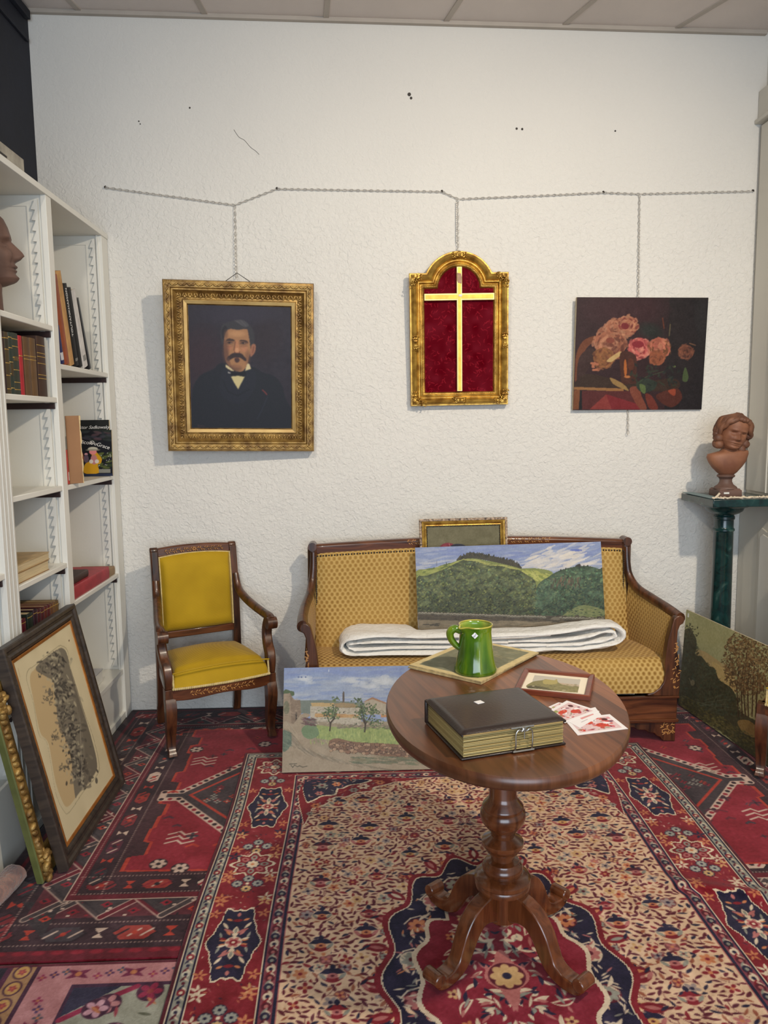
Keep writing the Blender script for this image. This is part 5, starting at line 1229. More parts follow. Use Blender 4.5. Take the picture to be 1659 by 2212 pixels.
# --- village
def village():
    TL, BL = onY(612, 1443, 3.325), onZ(611, 1670, .012); BL = onZ(611, 1669, .021); TR = onY(985, 1436, 3.325)
    t, c, w, h = stretched('village_painting', 'unframed painting of a stone village, road and small trees, leaning on the settee front', TL, TR, BL, .0022, (128, 142, 172), [(98, 100), (1578, 58), (1600, 948), (84, 1015)], th=.016)
    R = random.Random(14); c.poly([(84, 560), (1600, 560), (1600, 960), (84, 1020)], (140, 128, 108))
    for _ in range(260):
        x, y = R.uniform(90, 1600), R.uniform(60, 400); c.ell(x, y, R.uniform(50, 150), R.uniform(6, 16), R.choice([(118, 132, 172), (136, 150, 176), (128, 138, 164)] if y < 170 else [(150, 158, 172), (140, 152, 172), (160, 166, 174)]), R.uniform(-.1, .05), .5)
    for cx_, cy_ in ((660, 200), (740, 220), (900, 200), (960, 230), (1020, 190), (300, 200), (840, 260)):
        for _ in range(14): c.ell(cx_+R.gauss(0, 45), cy_+R.gauss(0, 16), 36, 14, (180, 184, 188), 0, .35)
    c.sm([(90, 320), (110, 290), (150, 300), (185, 310), (180, 345), (100, 350)], (78, 92, 66)); c.poly([(240, 385), (460, 378), (780, 400), (1100, 410), (1100, 500), (240, 500)], (108, 116, 108))
    c.poly([(90, 330), (150, 322), (165, 600), (88, 620)], (138, 122, 104)); c.poly([(150, 322), (185, 380), (240, 382), (248, 520), (200, 575), (165, 605)], (122, 106, 90)); c.ell(120, 450, 26, 60, (90, 96, 76), 0, .7); c.poly([(196, 500), (210, 490), (212, 550), (198, 560)], (70, 62, 54))
    for _ in range(40): c.ell(R.uniform(95, 245), R.uniform(350, 560), 12, 4, R.choice([(150, 134, 114), (108, 94, 80)]), 0, .5)
    # buildings
    WL, RF = (166, 158, 142), (172, 138, 94)
    c.poly([(325, 430), (760, 430), (760, 600), (325, 560)], WL); c.poly([(330, 405), (530, 402), (530, 436), (340, 436)], (170, 146, 104)); c.poly([(530, 410), (600, 400), (700, 408), (760, 442), (540, 444)], (140, 122, 92)); c.poly([(370, 495), (560, 497), (740, 505), (745, 532), (360, 528)], RF)
    c.poly([(600, 402), (612, 300), (618, 302), (622, 400)], (92, 84, 76)); c.ell(612, 345, 9, 44, (88, 80, 74)); c.ell(614, 484, 7, 7, (50, 44, 40))
    c.poly([(790, 390), (858, 352), (975, 402), (975, 500), (800, 500)], (158, 148, 130)); c.poly([(770, 398), (858, 348), (985, 398), (985, 412), (858, 366)], (146, 112, 86)); c.poly([(930, 498), (1020, 500), (1020, 525), (930, 522)], (164, 122, 88)); c.poly([(1020, 420), (1300, 400), (1300, 560), (1020, 560)], (150, 140, 122)); c.poly([(1000, 420), (1160, 370), (1310, 410), (1310, 425), (1160, 392)], (150, 112, 84))
    for _ in range(330): x, y = R.uniform(330, 1010), R.uniform(440, 595); c.ell(x, y, R.uniform(5, 12), 4, R.choice([(186, 178, 162), (138, 130, 114), (120, 114, 100)]), 0, .6) if not (495 < y < 530) else None
    for _ in range(60): c.ell(R.uniform(370, 740), R.uniform(500, 528), 14, 3, R.choice([(176, 148, 108), (150, 116, 84)]), 0, .7)
    # road
    c.sm([(250, 505), (330, 510), (270, 560), (250, 640), (300, 720), (450, 800), (800, 860), (1600, 880), (1600, 960), (85, 1015), (88, 600), (180, 590)], (146, 132, 112))
    for _ in range(260): s = R.random(); x = 130+R.uniform(-40, 60)+s*s*900; y = 600+380*s**.6; c.ell(x, y, R.uniform(20, 80), R.uniform(3, 6), R.choice([(158, 144, 122), (124, 110, 92), (134, 124, 108), (112, 104, 88)]), .95-.8*s, .55)
    c.sm([(88, 660), (130, 655), (165, 700), (150, 790), (90, 830)], (92, 104, 90))
    for _ in range(30): c.ell(R.uniform(90, 160), R.uniform(670, 810), 20, 6, R.choice([(80, 92, 80), (112, 120, 104)]), .5, .6)
    # grass, bushes, wall
    c.sm([(300, 600), (600, 615), (1000, 610), (1300, 620), (1600, 640), (1600, 770), (900, 760), (540, 735), (330, 690)], (134, 146, 92))
    for _ in range(420): c.ell(R.uniform(320, 1590), R.uniform(625, 760), 5, R.uniform(8, 18), R.choice([(150, 160, 98), (118, 136, 86), (106, 124, 82), (160, 164, 106)]), 0, .6)
    c.sm([(250, 640), (290, 600), (370, 605), (400, 680), (330, 720), (270, 700)], (104, 122, 92))
    for _ in range(30): c.ell(R.uniform(265, 370), R.uniform(535, 600), 30, 5, R.choice([(84, 62, 64), (104, 80, 80), (96, 92, 84)]), R.uniform(0, .5), .8)
    for _ in range(90): c.ell(R.uniform(560, 1030), R.uniform(590, 625), 14, 5, R.choice([(110, 98, 88), (88, 100, 70), (130, 118, 104)]), 0, .7)
    c.sm([(490, 735), (560, 710), (700, 738), (1000, 750), (1300, 770), (1600, 800), (1600, 880), (1100, 870), (700, 825), (500, 800)], (118, 92, 74))
    for _ in range(210):
        x = R.uniform(500, 1590); y = R.uniform(745, 830)+(x-500)*.035; r = R.uniform(10, 22); c.ell(x, y, r+3, r*.72+2, (70, 56, 48)); c.ell(x, y, r, r*.7, R.choice([(146, 118, 96), (126, 96, 78), (156, 130, 106), (112, 88, 74)]))
    for _ in range(120): c.ell(R.uniform(700, 1590), R.uniform(860, 925), 50, 6, R.choice([(98, 104, 82), (84, 92, 76), (122, 112, 90), (110, 104, 84)]), .05, .6)
    for bx, by_, tx, ty, cl in ((493, 645, 545, 440, 1), (790, 650, 760, 420, 1)):
        c.line([(bx, by_), (bx+8, by_-70), ((bx+tx)/2+10, (by_+ty)/2), (tx, ty)], .006, (62, 54, 46)); c.line([(bx+5, by_-60), (bx-30, by_-140)], .004, (62, 54, 46)); c.line([(bx+5, by_-60), (bx+60, by_-150)], .004, (62, 54, 46))
    for (x, y, rx, ry, n) in ((545, 375, 22, 18, 22), (500, 490, 58, 48, 110), (735, 380, 30, 26, 30), (770, 480, 50, 60, 90), (860, 470, 44, 40, 70), (880, 560, 60, 40, 40)):
        for _ in range(n): c.ell(R.gauss(x, rx*.6), R.gauss(y, ry*.6), 9, 6, R.choice([(74, 88, 62), (92, 104, 72), (60, 74, 56), (108, 120, 84)]), R.uniform(0, 3), .85)
    c.line([(148, 940), (210, 935)], .0024, (60, 58, 48)); c.line([(160, 950), (175, 968), (190, 948), (215, 962), (235, 952), (258, 964), (298, 955)], .0022, (60, 58, 48)); c.line([(487, 112), (487, 130)], .002, (220, 220, 215)); 
    for x in (225, 250, 285): c.ell(x, 180, 8, 6, (84, 100, 140))
    c.noise(3, 160, 6).noise(3, 30, 7); c.mesh('painted_canvas', mapc(w, h, 0), M['paint'], t)
village()

# --- forest, against the pedestal
def forest():
    BL = onZ(1465, 1521, .014); q = onZ(1640, 1642, .014); r = (q-BL).normalized(); u = Vector((.055, .0, 1)); u = (u-r*u.dot(r)).normalized(); w, h = .752, .505
    TL = BL+u*h; TR = TL+r*w
    # crop pixel corners from the true projection of this rectangle
    def pj(P):
        d = P-Vector((0, 0, CAM_H)); k = FPX/d.dot(_f); return ((CX+d.dot(_r)*k-1430)*5.144, (CY-d.dot(_u)*k-1290)*5.144)
    t, c, w, h = stretched('forest_painting', 'dull green unframed woodland painting leaning behind the settee beside the door', TL, TR, BL, .0023, (140, 138, 96), [pj(TL), pj(TR), pj(BL+r*w), pj(BL)], th=.008)
    R = random.Random(17)
    c.noise(4, 12, 1); c.ell(500, 450, 200, 120, (146, 142, 96), .4, .5, soft=1)
    c.sm([(380, 600), (460, 600), (560, 660), (700, 760), (800, 820), (800, 1100), (600, 900), (400, 800)], (160, 134, 88), .8); c.sm([(560, 720), (700, 800), (830, 950), (760, 1060), (600, 880)], (172, 148, 92), .7)
    D1 = [(58, 54, 36), (48, 46, 32), (70, 62, 40), (62, 62, 42)]
    c.sm([(190, 520), (240, 380), (300, 350), (370, 440), (385, 520), (370, 640), (440, 660), (520, 760), (580, 790), (640, 920), (760, 1000), (830, 1120), (850, 1250), (1180, 1500), (1180, 1900), (900, 1700), (600, 1450), (160, 1170)], (62, 60, 42))
    for _ in range(900):
        x = R.uniform(170, 860); lo = np.interp(x, [170, 240, 370, 440, 580, 640, 860], [560, 380, 470, 670, 790, 920, 1130]); y = lo+R.random()*(1400-lo)*.8; c.ell(x, y, R.uniform(8, 26), R.uniform(5, 14), R.choice(D1+[(74, 78, 56), (56, 66, 50)]), R.uniform(-1, 1), .5)
    for _ in range(70): c.ell(R.gauss(300, 40), R.gauss(400, 40), 14, 7, R.choice(D1), R.uniform(0, 3), .8)
    for _ in range(24): c.line([(R.uniform(280, 760), 1110+R.uniform(-30, 150)), (R.uniform(300, 820), 1160+R.uniform(-20, 130))], .002, R.choice([(104, 108, 84), (86, 94, 76)]), .5)
    c.ell(340, 950, 24, 34, (118, 108, 80), 0, .8); c.line([(300, 900), (330, 960)], .005, (110, 100, 74))
    for x0_, x1_ in ((850, 830), (890, 880), (925, 905), (960, 950), (1000, 1010), (1040, 1060)): c.line([(x0_, 1320), (x1_, 1000), ((x0_+x1_)/2+20, 760)], .009, (56, 42, 30))
    for _ in range(1500):
        a, q = R.uniform(0, 6.3), R.random()**.6; x, y = 960+300*q*cos(a), 720+370*q*sin(a)
        if x < 700 and R.random() < .7: continue
        c.ell(x, y, R.uniform(7, 22), R.uniform(5, 12), R.choice([(92, 70, 42), (74, 56, 36), (110, 84, 52), (66, 52, 34), (124, 98, 62), (84, 68, 44)]), R.uniform(0, 3), .8)
    for _ in range(120): x, y = R.uniform(660, 1170), R.uniform(390, 900); c.ell(x, y, 9, 6, (150, 136, 92), R.uniform(0, 3), .5)
    for _ in range(200): x, y = R.uniform(840, 1160), R.uniform(900, 1340); c.ell(x, y, 14, 6, R.choice([(84, 64, 44), (66, 52, 36), (96, 80, 56)]), 1.5, .6)
    c.sm([(840, 1380), (960, 1370), (1060, 1460), (1040, 1560), (900, 1500)], (120, 98, 58))
    for _ in range(60): c.ell(R.uniform(460, 700), R.uniform(1320, 1450), 16, 7, R.choice([(132, 122, 70), (110, 104, 58), (96, 94, 52)]), .4, .6)
    for _ in range(500): x = R.uniform(200, 1180); c.ell(x, np.interp(x, [200, 1180], [1180, 1760])+R.uniform(-120, 60), 16, 7, R.choice([(76, 72, 42), (62, 60, 38), (90, 84, 50), (98, 88, 52)]), .5, .6)
    c.noise(4, 100, 3); c.c = c.c*1.18+8; c.mesh('painted_canvas', mapc(w, h, 0), M['paint_dark'], t)
    o = MB().box((-w/2+.016, -.0012, h/2-.034), (-w/2+.028, .004, h/2-.014)); o.build('eyelet', M['white'], t)
forest()

# --- still life behind the hills
def stilllife():
    TL, TR = onY(907, 1122, 3.75), onY(1097, 1117, 3.75); BL = TL+Vector((0, -.062, -.60))
    mw = basis(TL, TR, BL); w, h = (TR-TL).length, (TL-BL).length
    t = empty('framed_fruit_picture', 'small gilt and black framed picture of fruit standing behind the hill painting', 'picture', mw=mw)
    o = MB(); o.loft(frame_loops(w, h, [(.01, .024), (0, .024), (0, .002), (.003, 0), (.010, .000), (.012, .004)]), cap=False); o.build('outer_edge', mat('chipped_black_edge', (196, 168, 140), .6, col2=(40, 26, 20), vs=26, stretch=(3, 1, 3)), t)
    o = MB(); o.loft(frame_loops(w, h, [(.010, .004), (.013, .002), (.020, .004), (.030, .010), (.034, .009), (.038, .014)]), cap=False); o.build('frame', M['gold'], t)
    o = MB(); ornrow(o, w, h, .037, .010, .009, (.0045, .003, .0025), .3, 4); o.build('rope_bead', M['dark_metal'], t, smooth=True)
    c = Cv(w-.076, h-.076, .0025, (104, 98, 70)); c.noise(4, 14, 2)
    W_, H_ = c.w, c.h
    c.ell(.28*W_, H_-.112, .042, .030, (124, 46, 56)); c.ell(.24*W_, H_-.105, .016, .016, (158, 84, 84), 0, .8, soft=1); c.ell(.42*W_, H_-.122, .052, .034, (44, 44, 56)); c.ell(.45*W_, H_-.108, .02, .01, (96, 104, 122), 0, .7, soft=1); c.line([(.30*W_, H_-.086), (.33*W_, H_-.12)], .003, (170, 110, 100))
    c.rect(0, W_, 0, H_-.16, (70, 58, 40)); c.ell(.7*W_, H_-.25, .06, .05, (140, 110, 50)); c.noise(3, 80, 3)
    c.mesh('painted_canvas', mapc(W_, H_, .013), M['paint_dark'], t); MB().box((-w/2+.012, .015, -h/2+.012), (w/2-.012, .022, h/2-.012)).build('backing_board', M['canvas_edge'], t)
stilllife()

# --- engraving leaning on the bookcase
M['frame_dark'] = woodmat('smoked_oak', (36, 28, 24), (66, 54, 44), 6, 1, .5, .1)
def engraving():
    TL, TR = onX(0, 1398, -1.150), onX(162, 1305, -1.150); BL = Vector((-.985, 2.455, .018)); TL = Vector((-1.150, 2.458, .785)); TR = Vector((-1.150, 3.098, .785))
    mw = basis(TL, TR, BL); w, h = (TR-TL).length, (TL-BL).length
    t = empty('framed_engraving', 'dark wood frame with a grey engraving of figures, leaning against the bookcase', 'picture', mw=mw)
    o = MB(); o.loft(frame_loops(w, h, [(.01, .036), (0, .036), (0, .004), (.004, 0), (.016, .001), (.022, .008), (.032, .010), (.040, .006), (.046, .008), (.056, .016)]), cap=False); o.build('frame', M['frame_dark'], t)
    o = MB(); o.loft(frame_loops(w, h, [(.055, .013), (.057, .011), (.066, .013), (.068, .020)]), cap=False); o.build('gilt_fillet', mat('orange_gilt', (176, 112, 48), .4, .5, var=.25, vs=30), t)
    cw, ch = w-.134, h-.134; c = Cv(cw, ch, .002, (206, 192, 156)); c.homog([(95, 555), (490, 285), (800, 1390), (480, 1870)], corners(c)); R = random.Random(19); c.noise(3, 8, 2)
    P = [(190, 640), (205, 600), (250, 570), (400, 450), (440, 440), (480, 480), (500, 600), (560, 800), (590, 900), (660, 1100), (705, 1300), (690, 1390), (600, 1500), (500, 1650), (460, 1640), (400, 1500), (340, 1150), (280, 1080), (240, 850), (195, 700)]
    c.sm(P, (150, 140, 112)); c.sm([(a+(430-a)*.012, b+(1050-b)*.008) for a, b in P], (204, 190, 154))
    I = [(260, 590), (400, 470), (450, 462), (480, 520), (505, 640), (560, 830), (590, 930), (650, 1120), (690, 1300), (670, 1380), (560, 1520), (500, 1600), (460, 1590), (400, 1420), (350, 1150), (290, 1060), (240, 820), (215, 660)]
    c.sm(I, (190, 166, 124))
    c.sm([(255, 590), (400, 470), (450, 462), (480, 520), (505, 640), (560, 830), (590, 930), (650, 1120), (690, 1300), (670, 1380), (560, 1520), (540, 1540), (520, 1380), (500, 1200), (420, 1000), (400, 850), (380, 700), (330, 660)], (122, 114, 98))
    for _ in range(560):
        s = R.random(); x = np.interp(s, [0, .25, .5, .75, 1], [380, 430, 490, 530, 590])+R.gauss(0, 42); y = 500+s*950+R.gauss(0, 22); c.ell(x, y, R.uniform(7, 24), R.uniform(4, 10), R.choice([(70, 66, 60), (96, 90, 80), (150, 142, 120), (176, 166, 138), (58, 54, 50), (120, 112, 96)]), R.uniform(0, 3.1), .75)
    for (x, y) in ((360, 790), (340, 820), (300, 600), (390, 1090), (460, 1320), (440, 1010), (400, 1110)):
        for _ in range(12): c.ell(R.gauss(x, 16), R.gauss(y, 18), 10, 4, (92, 86, 74), R.uniform(0, 3), .7)
    c.line([(565, 900), (590, 1480)], .002, (190, 182, 160), .8); c.sm([(500, 640), (530, 700), (640, 1080), (690, 1300), (660, 1400), (600, 1450), (600, 1150)], (106, 98, 84), .6)
    c.blur(1); c.ell(488, 405, 5, 8, (130, 110, 90)); c.line([(130, 590), (145, 655)], .002, (170, 150, 110))
    c.mesh('print', mapc(cw, ch, .016), M['paper'], t); MB().box((-w/2+.012, .026, -h/2+.012), (w/2-.012, .033, h/2-.012)).build('backing_board', M['canvas_edge'], t)
engraving()

def gilt_frame():
    TL = Vector((-1.183, 2.395, .675)); TR = TL+Vector((0, .56, 0)); BL = Vector((-1.055, 2.395, .015)); mw = basis(TL, TR, BL); w, h = .56, (TL-BL).length
    t = empty('empty_gilt_frame', 'battered carved gilt frame with green sides tucked behind the engraving', 'frame', mw=mw)
    o = MB(); o.loft(frame_loops(w, h, [(.085, .012), (.0, .012), (-.003, -.008), (.0, -.012), (.014, -.012)]), cap=False); o.build('frame_side', mat('olive_green_paint', (88, 92, 44), .6, var=.25, vs=12), t)
    o = MB(); o.loft(frame_loops(w, h, [(.0, -.011), (.006, -.014), (.024, -.015), (.038, -.012), (.060, -.006), (.076, -.004), (.084, .002), (.085, .012)]), cap=False)
    for k in range(26): o.ell((-w/2+.018, -.016, -h/2+.02+k*.024), (.016, .012, .010), Matrix.Rotation(.6*(-1)**k, 3, 'Y'), 8, 6)
    R = random.Random(3)
    for x_, z_ in ((-w/2, -h/2), (-w/2, h/2)):
        for k in range(14): o.ell((x_+R.uniform(.0, .04), -.018-R.uniform(0, .014), z_+(R.uniform(.0, .12) if z_ < 0 else -R.uniform(0, .1))), (.018, .012, .010), Matrix.Rotation(R.uniform(0, 3), 3, 'Y'), 8, 6)
    o.build('frame', M['gold_old'], t, smooth=True, angle=35)
gilt_frame()

# ------------------------------------------------------------------ hanging chains
M['chain'] = mat('twisted_steel_chain', (206, 202, 194), 0.4, 0.35, var=.2, vs=80)
def chain(pts, name, label, cat, pitch=.0160, r=.0044, hooks=()):
    """links along a polyline: alternate upright and flat loops"""
    o = MB(); k = 0
    for a, b in zip(pts[:-1], pts[1:]):
        a, b = Vector(a), Vector(b); L_ = (b-a).length; n = max(int(L_/pitch), 1); d = (b-a).normalized(); nrm = Vector((0, -1, 0)); sd = d.cross(nrm).normalized()
        for i in range(n):
            c_ = a+d*((i+.5)*L_/n); q = sd if k % 2 == 0 else (nrm+sd*.5).normalized(); P = [c_+d*(pitch*.62*cos(t))+q*(r*1.0*sin(t)) for t in [2*pi*j/8 for j in range(8)]]
            o.tube(P, .0018, 4, closed=True); k += 1
    ch = o.build(name, M['chain'], smooth=True); tag(ch, label, cat)
    for h in hooks:
        p = Vector(h); q = MB(); q.tube([(p.x, W, p.z+.004), (p.x, p.y-.006, p.z+.004), (p.x, p.y-.007, p.z-.004)], .0022, 6); q.ell((p.x, W-.004, p.z+.004), (.006, .004, .006), su=8, sv=6)
        q.build('hook', M['dark_metal'], ch, smooth=True)
    return ch
yc = W-.008
RL = [onY(x, y, yc) for x, y in ((227, 405), (507, 443), (598, 408), (955, 414), (990, 430), (1180, 422), (1304, 416), (1382, 419), (1627, 413))]
chain(RL, 'rail_chain', 'long twisted metal chain strung along hooks across the back wall', 'chain', hooks=[RL[0], RL[2], RL[3], RL[6], RL[8]])
G_ = 'chains the wall pictures hang from'
for px, nm in ((( (507, 443), (510, 583), (511, 600)), 'metal chain above the moustached portrait'), (((989, 430), (990, 543)), 'doubled metal chain above the arched gilt frame'), (((1382, 419), (1380, 642)), 'metal chain above the rose painting'), (((1357, 886), (1357, 938)), 'short loose chain end dangling below the rose painting')):
    P = [onY(x, y, yc-(.0 if i == 0 else .012)) for i, (x, y) in enumerate(px)]; c_ = chain(P, 'hanging_chain', nm, 'chain', r=.0050); c_['group'] = G_
P = [onY(986, 438, yc-.004), onY(986, 522, yc-.006)]; o = MB()
for k in range(22): z = P[0].z+(P[1].z-P[0].z)*k/21; o.ell((P[0].x, P[0].y, z), (.003, .002, .0048), su=6, sv=5)
c2 = o.build('chain_tail', M['chain'], smooth=True); c2.parent = [x for x in S.objects if x.name == 'hanging_chain.001'][0]

# ------------------------------------------------------------------ heads
def head(o, ctr, H, yaw, tilt=0, pitch=0, cut=.0, child=False, nu=72, nv=90, eyes=True):
    """sculpted head from chin to crown, height H, facing local +y before yaw"""
    R3 = (Matrix.Rotation(yaw, 3, 'Z') @ Matrix.Rotation(tilt, 3, 'Y') @ Matrix.Rotation(pitch, 3, 'X'))
    Z = [0, .03, .08, .15, .22, .30, .38, .45, .52, .60, .70, .80, .88, .94, .98, 1.0]
    if child:
        Fr = [.20, .30, .345, .335, .36, .365, .37, .36, .355, .385, .385, .36, .30, .22, .12, .0]
        Sd = [.10, .17, .225, .285, .325, .35, .36, .36, .355, .355, .35, .325, .28, .21, .12, .0]
    else:
        Fr = [.20, .31, .36, .335, .355, .365, .37, .36, .350, .385, .375, .35, .29, .21, .12, .0]
        Sd = [.08, .15, .20, .24, .265, .29, .305, .31, .31, .315, .315, .295, .25, .19, .11, .0]
    Bk = [.10, .10, .16, .24, .31, .38, .43, .46, .48, .49, .48, .44, .37, .28, .16, .0]
    def g(x, s): return math.exp(-(x/s)**2)
    loops = []
    for i in range(nv):
        z = 1-(1-i/(nv-1))**1.0; z = min(max(z, 0.0), .9995); f, s, b = (np.interp(z, Z, q) for q in (Fr, Sd, Bk)); lp = []
        for k in range(nu):
            a = 2*pi*k/nu; ca, sa = cos(a), sin(a); x = s*math.copysign(abs(sa)**.86, sa); y = f*math.copysign(abs(ca)**.9, ca) if ca > 0 else -b*abs(ca)**.85
            if ca > 0:
                fc = ca**.5
                nz = np.interp(z, [.27, .30, .34, .40, .50, .56], [0, .07, .125, .10, .045, 0])
                y += nz*g(x, .045+.02*g(z-.32, .04))*1.0
                y += .030*g(x, .10)*g(z-.215, .022)+.028*g(x, .09)*g(z-.165, .020)-.018*g(x, .13)*g(z-.190, .010)       # lips
                y += .022*g(x, .07)*g(z-.06, .04)
                for e in (-1, 1):
                    y -= (.072 if child else .052)*g(x-e*.145, .075)*g(z-.475, .045); y += .026*g(x-e*.14, .10)*g(z-.565, .028)                   # sockets and brows
                    if eyes: y += .034*g(x-e*.145, .045)*g(z-.470, .024); y -= .012*g(x-e*.145, .06)*g(z-.497, .008); y -= .010*g(x-e*.145, .06)*g(z-.440, .008)
                    y += .022*g(x-e*.17, .07)*g(z-.34, .06); y -= .014*g(x-e*(.115+.15*(.30-z)), .018)*g(z-.26, .05)                                               # cheeks and smile lines
                    y += .022*g(x-e*.045, .022)*g(z-.305, .022)
            p = R3 @ Vector((x*H, y*H, (z-.35)*H)); lp.append(tuple(Vector(ctr)+p))
        loops.append(lp)
    o.loft(loops)
    for e in (-1, 1):
        c_ = R3 @ Vector((e*(.315 if not child else .35)*H, -.03*H, (.42-.35)*H)); E = (R3 @ Matrix.Rotation(e*.35, 3, 'Z')); o.ell(Vector(ctr)+c_, (.028*H, .055*H, .095*H), E, 14, 10)
        o.ell(Vector(ctr)+(R3 @ Vector((e*(.335 if not child else .372)*H, -.02*H, (.43-.35)*H))), (.016*H, .030*H, .060*H), E, 10, 8)
    return R3
M['terracotta'] = mat('terracotta', (148, 100, 72), 0.6, col2=(116, 72, 50), vs=9, bump=.2, bs=70)
M['bronze_clay'] = mat('brown_patinated_plaster', (110, 82, 70), 0.6, col2=(92, 68, 58), vs=10, bump=.15, bs=60)
M['terracotta_hair'] = mat('terracotta_dark', (132, 88, 62), 0.6, col2=(84, 52, 38), vs=16, bump=.3, bs=60)

# child's bust on the pillar
SL = onY(1541, 1080, 3.55); SLZ = SL.z
def child_bust():
    base = onY(1566, 1078, 3.70); bx, by, bz = base.x, 3.70, SLZ+.004; k = 3.72/FPX      # metres per picture pixel here
    t = empty('child_bust', 'reddish brown bust of a smiling wavy-haired child on the green pillar', 'bust', (bx, by, bz), radians(0)); T = M['terracotta']
    o = MB(); S2 = [(.054, 0), (.056, .004), (.055, .030), (.050, .034), (.049, .038)]
    o.loft([[(x*r*1.0, y*r*1.0, z) for x, y in ((-1, -1), (1, -1), (1, 1), (-1, 1))] for r, z in S2]);
    o.lathe([(.055, .036), (.052, .044), (.036, .056), (.029, .070), (.029, .082), (.034, .090), (.041, .094), (.042, .100), (.036, .106)], 32)
    so = o.build('socle', M['bronze_clay'], t, smooth=True, angle=30)
    o = MB().box((-.034, -.0575, .014), (-.008, -.0550, .022)); o.build('sticker', M['white'], so)
    # chest: cut like a shield, wider at the shoulders, hollow behind; neck rises from it
    o = MB(); rows = [(.102, .028, .030, 0), (.115, .046, .040, 0), (.140, .072, .050, .0), (.165, .090, .055, 0), (.190, .101, .055, .0), (.205, .098, .052, .002), (.213, .070, .048, .004), (.220, .045, .042, .008), (.235, .036, .036, .010), (.25, .036, .036, .012), (.26, .036, .036, .012)]
    loops = []
    for z, a, d, dx in rows:
        lp = []
        for j in range(40):
            q = 2*pi*j/40; c_, s_ = cos(q), sin(q); x = a*math.copysign(abs(c_)**.8, c_); y = -d*abs(s_)**.8 if s_ < 0 else d*.55*abs(s_)
            lp.append((x+dx, y-.002, z+(.016*abs(x)/a*(1 if .18 < z < .216 else .3) if a > .06 else 0)*(1 if x > 0 else .0)))
        loops.append(lp)
    o.loft(loops); o.build('chest', T, t, smooth=True, angle=60)
    hc = Vector((.012, -.020, .286)); yaw, tl, pt = radians(182), radians(-13), radians(-5)
    o = MB(); R3 = head(o, hc, .168, yaw, tl, pt, child=True); o.build('head', T, t, smooth=True, angle=70)
    o = MB(); o.v = []; R = random.Random(2); Hh = .168
    def hp(a, z, r=1.0):  # point on the scalp: a angle from the face, z 0..1
        s, b = np.interp(z, [0, .2, .5, .8, 1], [.30, .40, .44, .38, .05]), np.interp(z, [0, .2, .5, .8, 1], [.25, .40, .50, .44, .05]); f = np.interp(z, [0, .5, .72, .85, 1], [.3, .3, .40, .40, .05])
        x = s*sin(a); y = (f if cos(a) > 0 else b)*cos(a); return hc+(R3 @ Vector((x*Hh*r, y*Hh*r, (z-.35)*Hh)))
    for k in range(46):     # waves of hair swept from the parting
        a0 = R.uniform(.15, 1.4)*(1 if k % 2 else -1); P = []
        for j in range(8):
            u = j/7; a = a0+(1 if a0 > 0 else -1)*u*1.5; z = 1.02-.12*u-.75*u**1.6*R.uniform(.9, 1.05)+.0; z = max(z, .12); P.append(hp(a+.10*sin(j*1.9+k), z, 1.04+.05*sin(j*1.7+k)))
        o.tube(crom(P, 4), [.0135*(1-.45*abs(i/28-.4)) for i in range(29)], 7)
    for k in range(20):
        a = pi+R.uniform(-1.9, 1.9); o.ell(hp(a, R.uniform(.05, .75), 1.02), (.019, .014, .015), Matrix.Rotation(R.uniform(0, 3), 3, 'Z'), 10, 8)
    for k in range(14): a = R.uniform(-.9, .9); o.ell(hp(a, R.uniform(.86, .96), 1.0), (.020, .015, .013), Matrix.Rotation(R.uniform(0, 3), 3, 'Z'), 10, 8)
    for k in range(16):
        sgn = 1 if k % 2 else -1; a = sgn*R.uniform(1.25, 2.0); z = R.uniform(-.05, .55); o.ell(hp(a, max(z, .08), 1.03), (.024, .018, .020), Matrix.Rotation(R.uniform(0, 3), 3, 'Y'), 10, 8)
    o.build('hair', M['terracotta_hair'], t, smooth=True, angle=80)
child_bust()

def man_bust():
    z0 = 1.898; tipn = onX(45, 568, -1.30); H_ = .285
    t = empty('man_bust', 'brown bust of a bald man in profile on the upper left bookcase shelf', 'bust', (-1.325, 2.885, z0))
    o = MB(); head(o, (0, 0, .195), H_, radians(-72), 0, radians(9), nu=90, nv=110); o.build('head', M['bronze_clay'], t, smooth=True, angle=70)
    o = MB(); o.loft([[(a*cos(2*pi*k/32), dy+b*sin(2*pi*k/32), z) for k in range(32)] for z, a, b, dy in ((.0, .064, .064, -.01), (.03, .062, .062, -.010), (.08, .062, .062, -.012), (.13, .066, .066, -.014), (.17, .066, .07, -.012), (.20, .06, .06, -.02))]); o.build('neck', M['bronze_clay'], t, smooth=True, angle=60)
man_bust()

